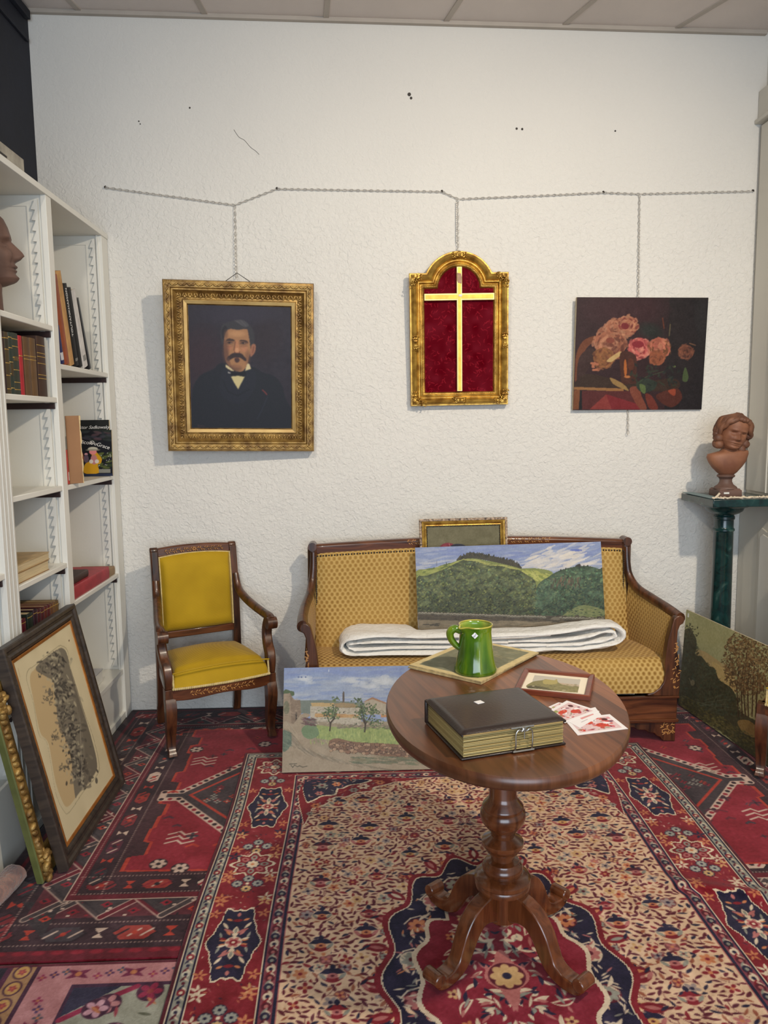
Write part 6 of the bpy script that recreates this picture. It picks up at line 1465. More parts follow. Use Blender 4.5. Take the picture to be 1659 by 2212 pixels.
# ------------------------------------------------------------------ green pillar
def marble():
    m, N, L = newmat('dark_green_marble'); b = N['Principled BSDF']; b.inputs['Roughness'].default_value = .22; b.inputs['Coat Weight'].default_value = .3
    tc = N.new('ShaderNodeTexCoord'); n = N.new('ShaderNodeTexNoise'); n.inputs['Scale'].default_value = 13; n.inputs['Detail'].default_value = 9; n.inputs['Distortion'].default_value = 1.5; L.new(tc.outputs['Object'], n.inputs[0])
    r = N.new('ShaderNodeValToRGB'); e = r.color_ramp.elements; e[0].position = .35; e[0].color = lin((10, 34, 36)); e[1].position = .85; e[1].color = lin((96, 120, 112)); x = e.new(.6); x.color = lin((22, 58, 56)); L.new(n.outputs['Fac'], r.inputs[0]); L.new(r.outputs[0], b.inputs['Base Color']); return m
M['marble'] = marble()
PX = onY(1564, 1120, 3.735).x
def pillar():
    t = empty('marble_pillar', 'dark green marble pillar with square top in the right corner', 'pedestal', (PX, 3.735, 0)); x1_ = 2.035-PX if 2.035-PX < .2 else .19
    zt, th = SLZ, .036; x0_ = SL.x-PX
    o = MB().box((x0_, -.185, zt-th), (x1_, .175, zt)); o.build('top_slab', M['marble'], t, bevel=.003)
    o = MB(); zb = zt-th; pr = [(.118, zb), (.118, zb-.008), (.108, zb-.016), (.094, zb-.018), (.090, zb-.026), (.086, zb-.036), (.070, zb-.048), (.056, zb-.054), (.046, zb-.058)]
    o.lathe(pr[::-1], 40); o.build('capital', M['marble'], t, smooth=True, angle=35)
    o = MB(); c0 = zb-.058; o.lathe([(.052, .10), (.0515, .16), (.050, .5), (.046, c0-.085), (.047, c0-.083), (.0515, c0-.078), (.0515, c0-.070), (.047, c0-.066), (.0455, c0-.06), (.0455, c0-.024), (.050, c0-.020), (.050, c0-.008), (.046, c0-.003), (.045, c0)], 40); o.build('shaft', M['marble'], t, smooth=True, angle=35)
    o = MB(); o.lathe([(.095, .04), (.095, .055), (.085, .062), (.075, .075), (.066, .085), (.056, .10)], 40); o.box((-.12, -.12, .008), (.12, .12, .042)); o.build('base', M['marble'], t, smooth=True, angle=35)
pillar()
o = MB(); R = random.Random(1); n = 22; loops = []
y0s, y1s = 3.56, 3.70; pts = [(SL.x+.005, .000), (SL.x+.07, 0), (SL.x+.16, 0)]
o.m = Matrix.Translation((0, 0, SLZ+.0005))
o.add([(SL.x-.004, 3.89, .006), (SL.x+.004, 3.60, .004), (SL.x+.055, 3.556, .001), (SL.x+.075, 3.60, .001), (SL.x+.06, 3.90, .004)]+[(a, b, c-.0022) for a, b, c in ((SL.x-.004, 3.89, .006), (SL.x+.004, 3.60, .004), (SL.x+.055, 3.556, .0023), (SL.x+.075, 3.60, .0023), (SL.x+.06, 3.90, .004))], [(0, 1, 2, 3, 4), (9, 8, 7, 6, 5)]+[(i, 5+i, 5+(i+1) % 5, (i+1) % 5) for i in range(5)])
tag(o.build('blue_paper', mat('faded_blue_card', (122, 142, 146), .8, var=.1)), 'faded blue card lying on the left edge of the pillar top', 'card')
o = MB(); P = []
xs = [onY(1542+k*4.2, 1082-k*.16, 3.562) for k in range(29)]
for k, p in enumerate(xs): P.append((p.x, 3.562+.006*sin(k*1.3), SLZ+.006+.003*abs(sin(k*.9))))
o.tube(crom(P, 3), .0042, 8); 
for k in range(40): p = P[min(int(k*28/40), 28)]; o.ell((p[0]+R.uniform(-.004, .004), p[1]+R.uniform(-.004, .004), p[2]+R.uniform(-.001, .004)), (.006, .004, .004), su=8, sv=6)
o.tube(crom([P[1], (P[1][0]+.012, P[1][1], P[1][2]+.012), (P[2][0]+.010, P[2][1], P[2][2]+.022)], 4), .005, 8)
tag(o.build('cream_lace', mat('cream_cotton', (214, 198, 172), .95, var=.15, vs=60, bump=.5, bs=200), smooth=True), 'crumpled cream lace trim along the front of the pillar top', 'lace')

# ------------------------------------------------------------------ quilt on the settee
def quilt():
    m = mat('white_quilted_cotton', (234, 231, 224), .95, var=.04, vs=6, bump=1.0, bs=40, bd=.009, sheen=.3)
    t = empty('folded_quilt', 'long white quilt folded in layers on the settee seat', 'blanket', (.58, 3.60, .40))
    def roll(path, y0f, y1f, th, name, seed):
        P = crom(path, 10); n = len(P); R = random.Random(seed); ph = [R.uniform(0, 6) for _ in range(6)]
        ns = 9; vs = []; 
        loops = []
        for i in range(n):
            a = Vector(P[max(i-1, 0)]); b = Vector(P[min(i+1, n-1)]); tt = (b-a).normalized(); nn = Vector((-tt.y, tt.x)); p = Vector(P[i]); s = i/n
            y0_ = y0f(p.x)+.006*sin(s*17+ph[0])+.004*sin(s*41+ph[1]); y1_ = y1f(p.x); lp = []
            for k in range(ns):       # outer side
                v = k/(ns-1); e = (1-(2*v-1)**6)*th/2+.001; q = p+nn*(e+.0022*sin(v*9+s*23+ph[2])+.0018*sin(v*23+s*61)); lp.append((q.x-.58, y0_+(y1_-y0_)*v-3.60, q.y-.40))
            for k in range(ns-1, -1, -1):
                v = k/(ns-1); e = (1-(2*v-1)**6)*th/2+.001; q = p-nn*(e+.0015*sin(v*11+s*31+ph[3])); lp.append((q.x-.58, y0_+(y1_-y0_)*v-3.60, q.y-.40))
            loops.append(lp)
        o = MB(); o.loft(loops); return o.build(name, m, t, smooth=True, angle=80)
    Z0 = .413
    f0 = lambda x: 3.490+.0*x; b0 = lambda x: 3.73
    roll([(.86, Z0+.006), (.5, Z0+.004), (.1, Z0+.004), (-.04, Z0+.006), (-.083, Z0+.026), (-.072, Z0+.062), (-.02, Z0+.084), (.10, Z0+.088), (.30, Z0+.082), (.60, Z0+.080), (.90, Z0+.084)], f0, lambda x: 3.73 if x < .24 else max(3.612, 3.73-(x-.24)*3), .022, 'outer_layer', 1)
    roll([(.88, Z0+.030), (.4, Z0+.027), (.05, Z0+.027), (-.035, Z0+.030), (-.052, Z0+.043), (-.03, Z0+.056), (.06, Z0+.060), (.35, Z0+.052), (.70, Z0+.047)], lambda x: 3.497, lambda x: 3.72 if x < .24 else 3.62, .017, 'inner_layer', 2)
    roll([(.62, Z0+.070), (.80, Z0+.078), (1.0, Z0+.100), (1.12, Z0+.115), (1.20, Z0+.113), (1.245, Z0+.085), (1.235, Z0+.045), (1.16, Z0+.020), (1.05, Z0+.010), (.90, Z0+.010), (.78, Z0+.006)], lambda x: 3.485, lambda x: 3.612, .021, 'outer_layer', 3)
    roll([(.70, Z0+.050), (.95, Z0+.052), (1.08, Z0+.068), (1.17, Z0+.088), (1.205, Z0+.080), (1.20, Z0+.058), (1.13, Z0+.040), (1.02, Z0+.030), (.88, Z0+.028)], lambda x: 3.492, lambda x: 3.605, .015, 'inner_layer', 4)
quilt()

# ------------------------------------------------------------------ things on the table
M['leather'] = mat('worn_dark_leather', (42, 28, 23), .36, col2=(30, 20, 17), vs=7, bump=.5, bs=170, bd=.001, coat=.25)
M['gilt_pages'] = mat('gilt_page_edges', (196, 176, 118), .45, .3, col2=(150, 128, 78), vs=4, stretch=(.6, .6, 130))
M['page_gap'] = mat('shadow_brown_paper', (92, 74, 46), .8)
M['steel'] = mat('nickel_clasp', (176, 172, 164), .28, .95)
M['card_white'] = mat('white_card', (228, 226, 224), .6)
def album():
    FL, FR, BL = onZ(997, 1645, TZ), onZ(1223, 1610, TZ), onZ(928, 1561, TZ)
    r = (FR-FL).normalized(); w = (FR-FL).length; d = (BL-FL); dl = d.dot(Vector((-r.y, r.x, 0))); b = Vector((-r.y, r.x, 0)); c_ = FL+r*w/2+b*dl/2
    mw = Matrix(((r.x, b.x, 0, c_.x), (r.y, b.y, 0, c_.y), (0, 0, 1, TZ+.001), (0, 0, 0, 1))); t = empty('photo_album', 'thick black leather photo album with gilt pages and metal clasp', 'album', mw=mw); h = .066
    X, Y = w/2, dl/2
    def cover(z0, z1, pad, name):
        o = MB(); n = 20; vs = []; loops = []
        if pad:
            def fn(u, v):
                x, y = (u-.5)*2, (v-.5)*2; e = max(min(1, (1-abs(x))*9, (1-abs(y))*9), 0)**.5; return (x*X, y*Y, z0+.003+(z1-z0-.003)*e+.003*(1-x*x)*(1-y*y))
            return surf(fn, 36, 36, name, M['leather'], t)
        return o.box((-X, -Y, z0), (X, Y, z1)).build(name, M['leather'], t, bevel=.002)
    cover(.0, .005, False, 'bottom_cover'); cover(h-.009, h+.001, True, 'top_cover'); MB().box((-X, -Y, h-.011), (X, Y, h-.006)).build('cover_board', M['leather'], t, bevel=.002)
    MB().box((-X-.002, Y-.006, .001), (X+.001, Y+.001, h-.004)).build('spine', M['leather'], t, bevel=.004)
    nlev = 13
    for k in range(nlev):
        z = .006+(h-.018)*k/nlev; q = .0015*sin(k*2.3); MB().box((-X+.006, -Y+.004+q, z), (X-.006, Y-.006, z+(h-.018)/nlev*.72)).build('page', M['gilt_pages'], t, bevel=.0006)
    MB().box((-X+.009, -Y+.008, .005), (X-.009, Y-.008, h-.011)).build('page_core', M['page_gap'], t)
    o = MB().box((-X+.004, -Y-.0012, h-.0095), (X-.01, -Y+.0005, h-.0065)); o.build('gilt_rim', M['gold_slip'], t)
    cx_ = .020; o = MB()
    o.tube(crom([(cx_-.022, -Y-.002, .004), (cx_-.021, -Y-.006, .02), (cx_-.021, -Y-.006, .046), (cx_-.014, -Y-.006, .056), (cx_-.006, -Y-.006, .052), (cx_, -Y-.006, .058), (cx_+.006, -Y-.006, .052), (cx_+.014, -Y-.006, .056), (cx_+.021, -Y-.006, .046), (cx_+.021, -Y-.006, .02), (cx_+.022, -Y-.002, .004)], 5), .0018, 8); o.tube([(cx_-.027, -Y-.003, .004), (cx_+.027, -Y-.003, .004)], .0024, 8)
    o.tube([(cx_, -Y-.007, .034), (cx_, -Y-.007, .062)], .0016, 8)
    cl = o.build('clasp', M['steel'], t, smooth=True)
    o = MB(); o.tube([(cx_-.032, -Y-.002, h-.006), (cx_+.026, -Y-.002, h-.006)], .0026, 8); o.ell((cx_, -Y-.005, h-.010), (.006, .003, .005)); o.ell((cx_-.005, -Y-.005, h-.014), (.003, .003, .003)); o.ell((cx_+.005, -Y-.005, h-.014), (.003, .003, .003)); o.build('catch', M['steel'], cl, smooth=True)
    def inv(p): return mw.inverted() @ p
    q = inv(onZ(1035, 1521, TZ+h)); o = MB().box((q.x-.010, q.y-.009, h+.0032), (q.x+.010, q.y+.009, h+.0047), Matrix.Rotation(.2, 3, 'Z')); o.build('price_sticker', M['card_white'], t, bevel=.0004)
album()

def prints():
    N_, L_, R_ = onZ(1039, 1480, TZ), onZ(888, 1441, TZ), onZ(1164, 1416, TZ); u = (R_-N_); v = (L_-N_); uw, vw = u.length, v.length; u.normalize(); v = Vector((-u.y, u.x, 0))
    mats = mat('cream_board_edge', (190, 170, 124), .8, var=.3, vs=60)
    labs = ('lower foxed cream mount board under the green jug', 'upper mount board with a faded grey print, under the green jug')
    for i in range(2):
        z0 = TZ+.0008+i*.0052; a = radians(1.2 if i == 0 else 0); uu = Matrix.Rotation(a, 3, 'Z') @ u; vv = Matrix.Rotation(a, 3, 'Z') @ v; c_ = N_+uu*uw/2+vv*vw/2
        mw = Matrix(((uu.x, vv.x, 0, c_.x), (uu.y, vv.y, 0, c_.y), (0, 0, 1, z0), (0, 0, 0, 1))); t = empty('mounted_print', labs[i], 'print', mw=mw, group='mounted prints stacked under the jug')
        MB().box((-uw/2, -vw/2, 0), (uw/2, vw/2, .0042)).build('mount_board', mats, t, bevel=.0004)
        c = Cv(uw-.002, vw-.002, .002, (198, 180, 134)); m_ = .022; c.rect(m_, uw-m_, m_, vw-m_, (122, 122, 100)); R = random.Random(i)
        for _ in range(60): c.ell(R.uniform(m_+.02, uw-m_-.02), R.uniform(m_+.02, vw-m_-.02), R.uniform(.004, .022), R.uniform(.002, .010), R.choice([(116, 116, 96), (134, 132, 108), (112, 110, 90), (146, 140, 112)]), R.uniform(0, 3), .4)
        for _ in range(18): c.ell(uw*.72+R.gauss(0, .03), vw*.35+R.gauss(0, .03), .012, .004, (150, 144, 112), R.uniform(0, 3), .5)
        c.noise(4, 30, 2); c.mesh('printed_sheet', lambda X, Y: (X-uw/2+.001, Y-vw/2+.001, .0046+0*X), M['paper'], t)
    return TZ+.0008+.0052+.0048
pz = prints()

def jug():
    b0 = onZ(1027, 1449, pz); rim = onY(1028, 1349, b0.y); H_ = rim.z-pz; k = (b0-Vector((0, 0, CAM_H))).dot(_f)/FPX
    def glaze():
        m, N, L = newmat('green_glaze'); b = N['Principled BSDF']; b.inputs['Roughness'].default_value = .08; b.inputs['Coat Weight'].default_value = .6; b.inputs['Coat Roughness'].default_value = .04
        tc = N.new('ShaderNodeTexCoord'); mp = N.new('ShaderNodeMapping'); mp.inputs['Scale'].default_value = (22, 22, 3); L.new(tc.outputs['Object'], mp.inputs[0]); n = N.new('ShaderNodeTexNoise'); n.inputs['Scale'].default_value = 1.5; n.inputs['Detail'].default_value = 5; L.new(mp.outputs[0], n.inputs[0])
        r = N.new('ShaderNodeValToRGB'); e = r.color_ramp.elements; e[0].position = .32; e[0].color = lin((48, 80, 16)); e[1].position = .72; e[1].color = lin((122, 140, 30)); x = e.new(.5); x.color = lin((74, 110, 22)); L.new(n.outputs['Fac'], r.inputs[0]); L.new(r.outputs[0], b.inputs['Base Color']); return m
    G1 = glaze(); G2 = mat('yellow_green_glaze', (196, 188, 84), .12, col2=(112, 148, 56), vs=11, coat=.5)
    t = empty('green_jug', 'glossy green glazed jug with pale rim standing on the prints', 'jug', (b0.x, b0.y, pz+.0005)); o = MB()
    R0 = 46.5*k; rr = [(R0*.96, 0), (R0*1.0, .004), (R0*.985, .011), (R0*.93, .022), (R0*.86, .042), (R0*.80, .068), (R0*.755, .10), (R0*.735, H_-.020), (R0*.75, H_-.010), (R0*.775, H_-.003), (R0*.775, H_)]
    ins = [(R0*.745, H_-.001), (R0*.70, H_-.012), (R0*.69, H_-.05), (R0*.72, .05), (R0*.70, .012), (.001, .010)]
    sa = radians(-152)
    def loop(r, z, n=56):
        lp = []
        for i in range(n):
            a = 2*pi*i/n; d = abs((a-sa+pi) % (2*pi)-pi); f = max(0, (z-H_*.86)/(H_*.14)) if r > R0*.5 else 0
            q = r*(1+.20*f*math.exp(-(d/.20)**2)-.055*f*math.exp(-((d-.45)/.2)**2)); lp.append((q*cos(a), q*sin(a), z-(.004*f*math.exp(-(d/.25)**2))))
        return lp
    body = MB(); body.loft([loop(r, z) for r, z in rr], cap=False); body.add([(R0*.96*cos(2*pi*i/56), R0*.96*sin(2*pi*i/56), 0) for i in range(56)], [tuple(range(55, -1, -1))]); bo = body.build('body', G1, t, smooth=True, angle=50)
    o.loft([loop(rr[-1][0], rr[-1][1])]+[loop(r, z) for r, z in ins], cap=False); o.build('interior', G2, t, smooth=True, angle=50)
    o = MB(); L1 = loop(R0*.762, H_); o.tube(L1, .0024, 8, closed=True); o.build('rim', mat('ochre_rim_glaze', (178, 168, 70), .15, var=.25, vs=30, coat=.4), t, smooth=True)
    ha = radians(178); cxh, cyh = cos(ha), sin(ha); Q = [(R0*.70, H_-.018), (R0*.96, H_-.012), (R0*1.16, H_-.022), (R0*1.15, H_-.040), (R0*.98, H_-.058), (R0*.74, H_-.072)]
    o = MB(); P = crom([(q*cxh, q*cyh, z) for q, z in Q], 6); o.tube(P, list(np.interp(np.linspace(0, 1, len(P)), [0, .35, 1], [.014, .0155, .011])), 12, (1.1, .8)); o.build('handle', G1, t, smooth=True)
    a = radians(-101); p = Vector((R0*.752*cos(a), R0*.752*sin(a), H_-.021)); rt = Matrix.Rotation(a+pi/2, 3, 'Z') @ Matrix.Rotation(radians(45), 3, 'Y'); o = MB().box((p.x-.0068, p.y-.0010, p.z-.0068), (p.x+.0068, p.y+.0002, p.z+.0068), rt)
    st = o.build('price_sticker', M['card_white'], t); 
    o = MB()
    for dx, dz, l in ((-.003, -.002, .006), (.0005, -.001, .007), (.004, .003, .003), (.002, .004, .004)): o.box((p.x+dx-.0005, p.y-.0018, p.z+dz-l/2), (p.x+dx+.0005, p.y-.0010, p.z+dz+l/2), Matrix.Rotation(.3, 3, 'Y'))
    o.build('price_writing', mat('blue_ink', (50, 60, 96), .6), st)
jug()

def small_frame():
    def P(x, y): return onZ(1090+x/5.925, 1430+y/5.925, TZ+.012)
    A, B, C_, D = P(240, 85), P(1138, 165), P(1112, 452), P(132, 350); r = ((B-A)+(C_-D)).normalized(); b = Vector((-r.y, r.x, 0)); w = ((B-A).length+(C_-D).length)/2; d = abs(((A-D)+(B-C_)).dot(b))/2; c_ = (A+B+C_+D)/4
    mw = Matrix(((r.x, b.x, 0, c_.x), (r.y, b.y, 0, c_.y), (0, 0, 1, TZ+.001), (0, 0, 0, 1))); t = empty('small_framed_print', 'small reddish wood frame with a castle print lying flat behind the album', 'picture', mw=mw)
    m = woodmat('red_mahogany', (92, 40, 24), (128, 62, 38), 6, 0, .35, .3); fw = .016; o = MB()
    def lp(q, z): return [(-w/2+q, -d/2+q, z), (w/2-q, -d/2+q, z), (w/2-q, d/2-q, z), (-w/2+q, d/2-q, z)]
    o.loft([lp(0, 0), lp(0, .012), lp(.003, .014), lp(fw-.004, .0125), lp(fw, .0105), lp(fw, .003)], cap=False); o.build('frame', m, t); MB().box((-w/2+.003, -d/2+.003, .0005), (w/2-.003, d/2-.003, .004)).build('backing_board', M['canvas_edge'], t)
    cw, ch = w-2*fw, d-2*fw; c = Cv(cw, ch, .0011, (228, 218, 196)); c.homog([(250, 120), (1085, 195), (1060, 430), (190, 345)], corners(c)); R = random.Random(6)
    c.poly([(340, 155), (975, 215), (962, 382), (300, 325)], (186, 180, 168)); c.sm([(320, 245), (460, 220), (500, 208), (620, 225), (650, 210), (665, 235), (700, 262), (850, 300), (970, 310), (962, 382), (300, 325)], (134, 128, 92))
    c.sm([(465, 235), (500, 210), (620, 222), (640, 205), (665, 240), (650, 270), (500, 275)], (168, 156, 104)); c.sm([(300, 290), (450, 300), (560, 330), (660, 360), (300, 328)], (92, 88, 70)); c.sm([(700, 255), (960, 285), (965, 305), (780, 290)], (184, 162, 140), .7)
    for _ in range(160): c.ell(R.uniform(310, 960), R.uniform(275, 370), 18, 4, R.choice([(120, 116, 84), (148, 140, 100), (104, 100, 76), (160, 150, 112)]), .08, .5) if True else 0
    c.ell(350, 297, 20, 4, (196, 186, 156)); c.ell(770, 352, 30, 6, (180, 170, 140)); c.line([(945, 210), (985, 216), (1040, 221)], .0007, (90, 90, 90)); c.poly([(1085, 195), (1060, 430), (962, 420), (975, 190)], (230, 220, 198)); c.poly([(190, 345), (1060, 430), (1064, 395), (300, 326), (230, 318)], (228, 218, 196))
    c.mesh('print', lambda X, Y: (X-cw/2, Y-ch/2, .0056+0*X), M['paper'], t)
small_frame()

def cards():
    R = random.Random(9)
    def P(x, y): return onZ(1090+x/5.925, 1430+y/5.925, TZ)
    specs = (([(760, 735), (1345, 672), (1580, 858), (935, 942)], 0, 'printed card nearest the table edge, red figures on white'),
             ([(690, 700), (1160, 585), (1240, 690), (960, 850)], 1, 'middle printed card, mostly covered, showing its white lower margin'),
             ([(540, 655), (795, 503), (1215, 640), (770, 792)], 2, 'topmost printed card beside the album, red and green picture'),
             ([(560, 578), (690, 520), (900, 560), (760, 690)], 0, 'printed card corner peeping out between the topmost card and album'))
    for Q, lv, lab in specs:
        q = [P(*a) for a in Q]; c_ = sum(q, Vector())/4; e1 = (q[1]-q[0]+q[2]-q[3]).normalized(); e2 = Vector((-e1.y, e1.x, 0)); w_ = ((q[1]-q[0]).length+(q[2]-q[3]).length)/2; h_ = ((q[0]-q[3]).length+(q[1]-q[2]).length)/2*.97
        z0 = TZ+.0004+lv*.0007; mw = Matrix(((e1.x, e2.x, 0, c_.x), (e1.y, e2.y, 0, c_.y), (0, 0, 1, z0), (0, 0, 0, 1))); t = empty('printed_card', lab, 'card', mw=mw, group='printed cards on the table')
        L_ = [mw.inverted() @ a for a in q]; L_ = [(a.x, a.y) for a in L_]; MB().prism(L_[::-1], 0, .0005).build('card_stock', M['card_white'], t)
        c = Cv(1, 1, .012, (230, 226, 226))
        if lv != 1:
            c.rect(.08, .92, .12, .88, (214, 186, 186))
            for _ in range(46): c.ell(R.uniform(.12, .88), R.uniform(.16, .84), R.uniform(.02, .07), R.uniform(.015, .05), R.choice([(196, 70, 60), (176, 60, 66), (224, 206, 206), (140, 140, 110), (206, 110, 120), (232, 226, 226), (110, 60, 80)]), R.uniform(0, 3), .9)
            c.ell(.35, .62, .15, .10, (198, 78, 60)); c.ell(.62, .4, .13, .12, (196, 74, 60)); c.rect(.1, .3, .7, .86, (150, 158, 96), .8); c.ell(.78, .72, .06, .08, (90, 50, 50)); c.ell(.5, .75, .1, .04, (230, 220, 220)); c.ell(.75, .5, .08, .05, (232, 224, 224))
            for _ in range(20): c.ell(R.uniform(.12, .88), R.uniform(.16, .84), .018, .012, R.choice([(80, 50, 70), (230, 226, 226), (120, 130, 90)]), R.uniform(0, 3), .9)
        else:
            c.rect(.35, .8, .35, .55, (214, 150, 150)); c.rect(.5, .8, .45, .55, (150, 140, 100)); c.rect(.25, .5, .2, .24, (180, 170, 170))
        def mp(X, Y, L_=L_):
            A, B, C2, D = (np.array(v) for v in L_); x = (D[0]*(1-X)+C2[0]*X)*(1-Y)+(A[0]*(1-X)+B[0]*X)*Y; y = (D[1]*(1-X)+C2[1]*X)*(1-Y)+(A[1]*(1-X)+B[1]*X)*Y; m0 = c_*0; return x, y, .00058+0*X
        c.mesh('printed_face', mp, M['paper'], t)
cards()

# ------------------------------------------------------------------ books and the rest of the bookcase's contents
M['pages'] = mat('book_page_block', (206, 186, 146), .9, var=.15, vs=5, stretch=(60, 2, 2))
_mc = {}
def cm(c, rough=.5):
    k = (tuple(c), rough)
    if k not in _mc: _mc[k] = mat('book_cover', c, rough, var=.2, vs=22, bump=.2, bs=200, bd=.0008)
    return _mc[k]
GB = mat('gold_tooling', (196, 160, 84), .4, .5)
def text(body, size, m, parent, loc, rot, shear=0, name='lettering', ext=.0003):
    cu = bpy.data.curves.new(name, 'FONT'); cu.body = body; cu.size = size; cu.extrude = ext; cu.align_x = 'CENTER'; cu.align_y = 'CENTER'; cu.shear = shear
    tmp = bpy.data.objects.new('tmp', cu); S.collection.objects.link(tmp); dg = bpy.context.evaluated_depsgraph_get(); me = bpy.data.meshes.new_from_object(tmp.evaluated_get(dg)); bpy.data.objects.remove(tmp)
    me.name = name; me.materials.clear(); o = link(name, me, m, parent); o.location = loc; o.rotation_euler = rot; return o
def book(label, org, th, h, d, col, mw=None, lean=0.0, bands=(), rough=.5, lab=None, group=None, cat='book', rz=pi/2):
    """spine on the local -y side; local x across the thickness, y into the shelf"""
    t = empty('book', label, cat, group=group, mw=Matrix.Translation(org) @ Matrix.Rotation(lean, 4, 'X') @ Matrix.Rotation(rz, 4, 'Z') if mw is None else mw)
    c = .0025 if th > .012 else .0015; o = MB(); m = cm(col, rough)
    sp = [(th*.5*(1-cos(a))*1.0, -.004*sin(a)) for a in [pi*k/8 for k in range(9)]]; outline = [(x, y) for x, y in sp]+[(th, d), (th-c, d), (th-c, .003), (c, .003), (c, d), (0, d)]
    o.prism(outline, 0, h); o.build('cover', m, t, bevel=.0006); MB().box((c+.0003, .004, .003), (th-c-.0003, d-.003, h-.003)).build('pages', M['pages'], t)
    if bands:
        o = MB()
        for b in bands:
            z = h*b; o.prism([(x, y-.0007) for x, y in sp]+[(th*.98, .001), (th*.02, .001)], z-.0014, z+.0014)
        o.build('gilt_bands', GB, t)
    if lab: z0, z1, cc = lab; MB().prism([(x*.92+th*.04, y-.0009) for x, y in sp]+[(th*.9, .001), (th*.1, .001)], h*z0, h*z1).build('spine_label', cm(cc), t)
    return t
XS = -1.222
def colm(px0, px1, pyt, zs, X=XS, py=None):
    py = py or pyt; a, b = onX(px0, py, X).y, onX(px1, py, X).y; return a, b-a, onX((px0+px1)/2, pyt, X).z-zs
zs = 1.6135
rows = [(5, 11.5, 717, (48, 26, 24), (.9,), None, 'very dark brown leather book at the left end of the upper row'),
        (11.5, 20.5, 718, (74, 60, 34), (.08, .3, .5, .72, .9), (.74, .88, (44, 44, 30)), 'olive brown leather book with gilt bands in the upper row'),
        (20.5, 28, 719, (38, 52, 44), (.1, .33, .52, .75, .92), (.3, .5, (70, 56, 30)), 'dark green leather book, narrower of the two greens'),
        (28, 41, 720.5, (48, 54, 44), (.08, .2, .4, .6, .78, .9), (.55, .62, (96, 76, 40)), 'wide green-black leather book left of the bright red one'),
        (41.5, 49.5, 726, (170, 34, 44), (.66,), None, 'bright red slim book in the row of old leather books'),
        (52, 65, 729, (98, 70, 42), (.62, .68), None, 'left of two matching light brown leather books'),
        (65.5, 78.5, 731.5, (104, 76, 46), (.62, .68), None, 'right of two matching light brown leather books'),
        (81, 99, 728, (66, 44, 34), (.3, .36, .55, .66, .72, .85), None, 'dark brown banded leather book at the right end of the upper row')]
for a, b, ty, col, bd, lb, lab in rows:
    y, w_, h = colm(a, b, ty, zs, py=785); book(lab, (XS, y, zs), w_*.97, min(h, .262), .17, col, bands=bd, lab=lb, group='old leather books on the second shelf')
# leaning books on the shelf beside them
zs = 1.753
def leaner(b0, b1, by_, t0, ty, col, lbl, d=.20, rough=.5, **k):
    A = onX(b0, by_, XS); B = onX(b1, by_+1, XS); T = onX(t0, ty, XS); ln = atan2(T.y-A.y, T.z-A.z); h = math.hypot(T.y-A.y, T.z-A.z); th = (B.y-A.y)*cos(ln)
    return book(lbl, (XS, A.y, zs+.0006), th, h, d, col, lean=-ln, rough=rough, group='books leaning on the upper right shelf', **k), th, h
leaner(132, 139, 783, 120, 700, (34, 40, 92), 'small blue book leaning lowest at the left of the upper right shelf', lab=(.1, .3, (210, 210, 214)))
leaner(140, 150, 785, 112, 590, (150, 74, 42), 'rust orange patterned book leaning beside the tan one')
leaner(151, 160.5, 787, 120.5, 582, (190, 146, 92), 'tall tan book, tallest of the leaning books', rough=.8)
t, th, h = leaner(161, 170, 789, 134, 610, (14, 14, 16), 'black book with white title letters running up the spine', rough=.6)
WT = mat('white_lettering', (226, 224, 220), .6)
text('TOUTANKHAMON', .0235, WT, t, (th*.46, -.0047, h*.66), (pi/2, -pi/2, 0))
o = MB().box((th*.2, -.0052, .022), (th*.8, -.0044, .034)); o.build('publisher_mark', cm((120, 120, 116)), t)
leaner(170.5, 178.5, 790, 144, 618, (20, 20, 22), 'plain black book between the lettered black book and the white one', rough=.6)
t, th, h = leaner(179.5, 190.5, 791, 151, 623, (214, 210, 206), 'white book leaning between two black ones', rough=.4); MB().box((th*.2, -.0050, .03), (th*.7, -.0042, .055)).build('publisher_mark', cm((140, 140, 136)), t)
leaner(191.5, 197.5, 791.5, 163.5, 639, (26, 28, 34), 'thin dark book leaning at the right end of its shelf', rough=.3)
# third level right: cardboard portfolio and two picture books facing the room
zs = 1.2535
A, T = onX(151, 1040, XS+.005), onX(140, 893, XS+.005)
t = empty('cardboard_folder', 'brown cardboard folder with ragged cream edge standing on the middle shelf', 'folder', mw=Matrix.Translation((XS+.005, A.y, zs)) @ Matrix.Rotation(-atan2(T.y-A.y, T.z-A.z), 4, 'X') @ Matrix.Rotation(radians(36), 4, 'Z'))
hh = (T-A).length; MB().box((0, .0, 0), (.056, .006, hh)).build('board', mat('kraft_board', (150, 110, 76), .85, var=.12), t, bevel=.001)
o = MB(); R = random.Random(4); pts = [(.057+R.uniform(0, .005), hh*k/24) for k in range(25)]; o.prism([(.055, 0)]+pts+[(.055, hh)], -.002, .012, 'xz'); o.build('torn_edge', mat('torn_cream_paper', (206, 180, 134), .9, var=.2, vs=50), t)
y_, w_, h_ = colm(145, 151, 985, zs, XS); book('small red and white patterned booklet behind the cardboard folder', (XS, y_-.004, zs), .018, .145, .15, (196, 72, 54), lab=(.1, .35, (210, 190, 180)))
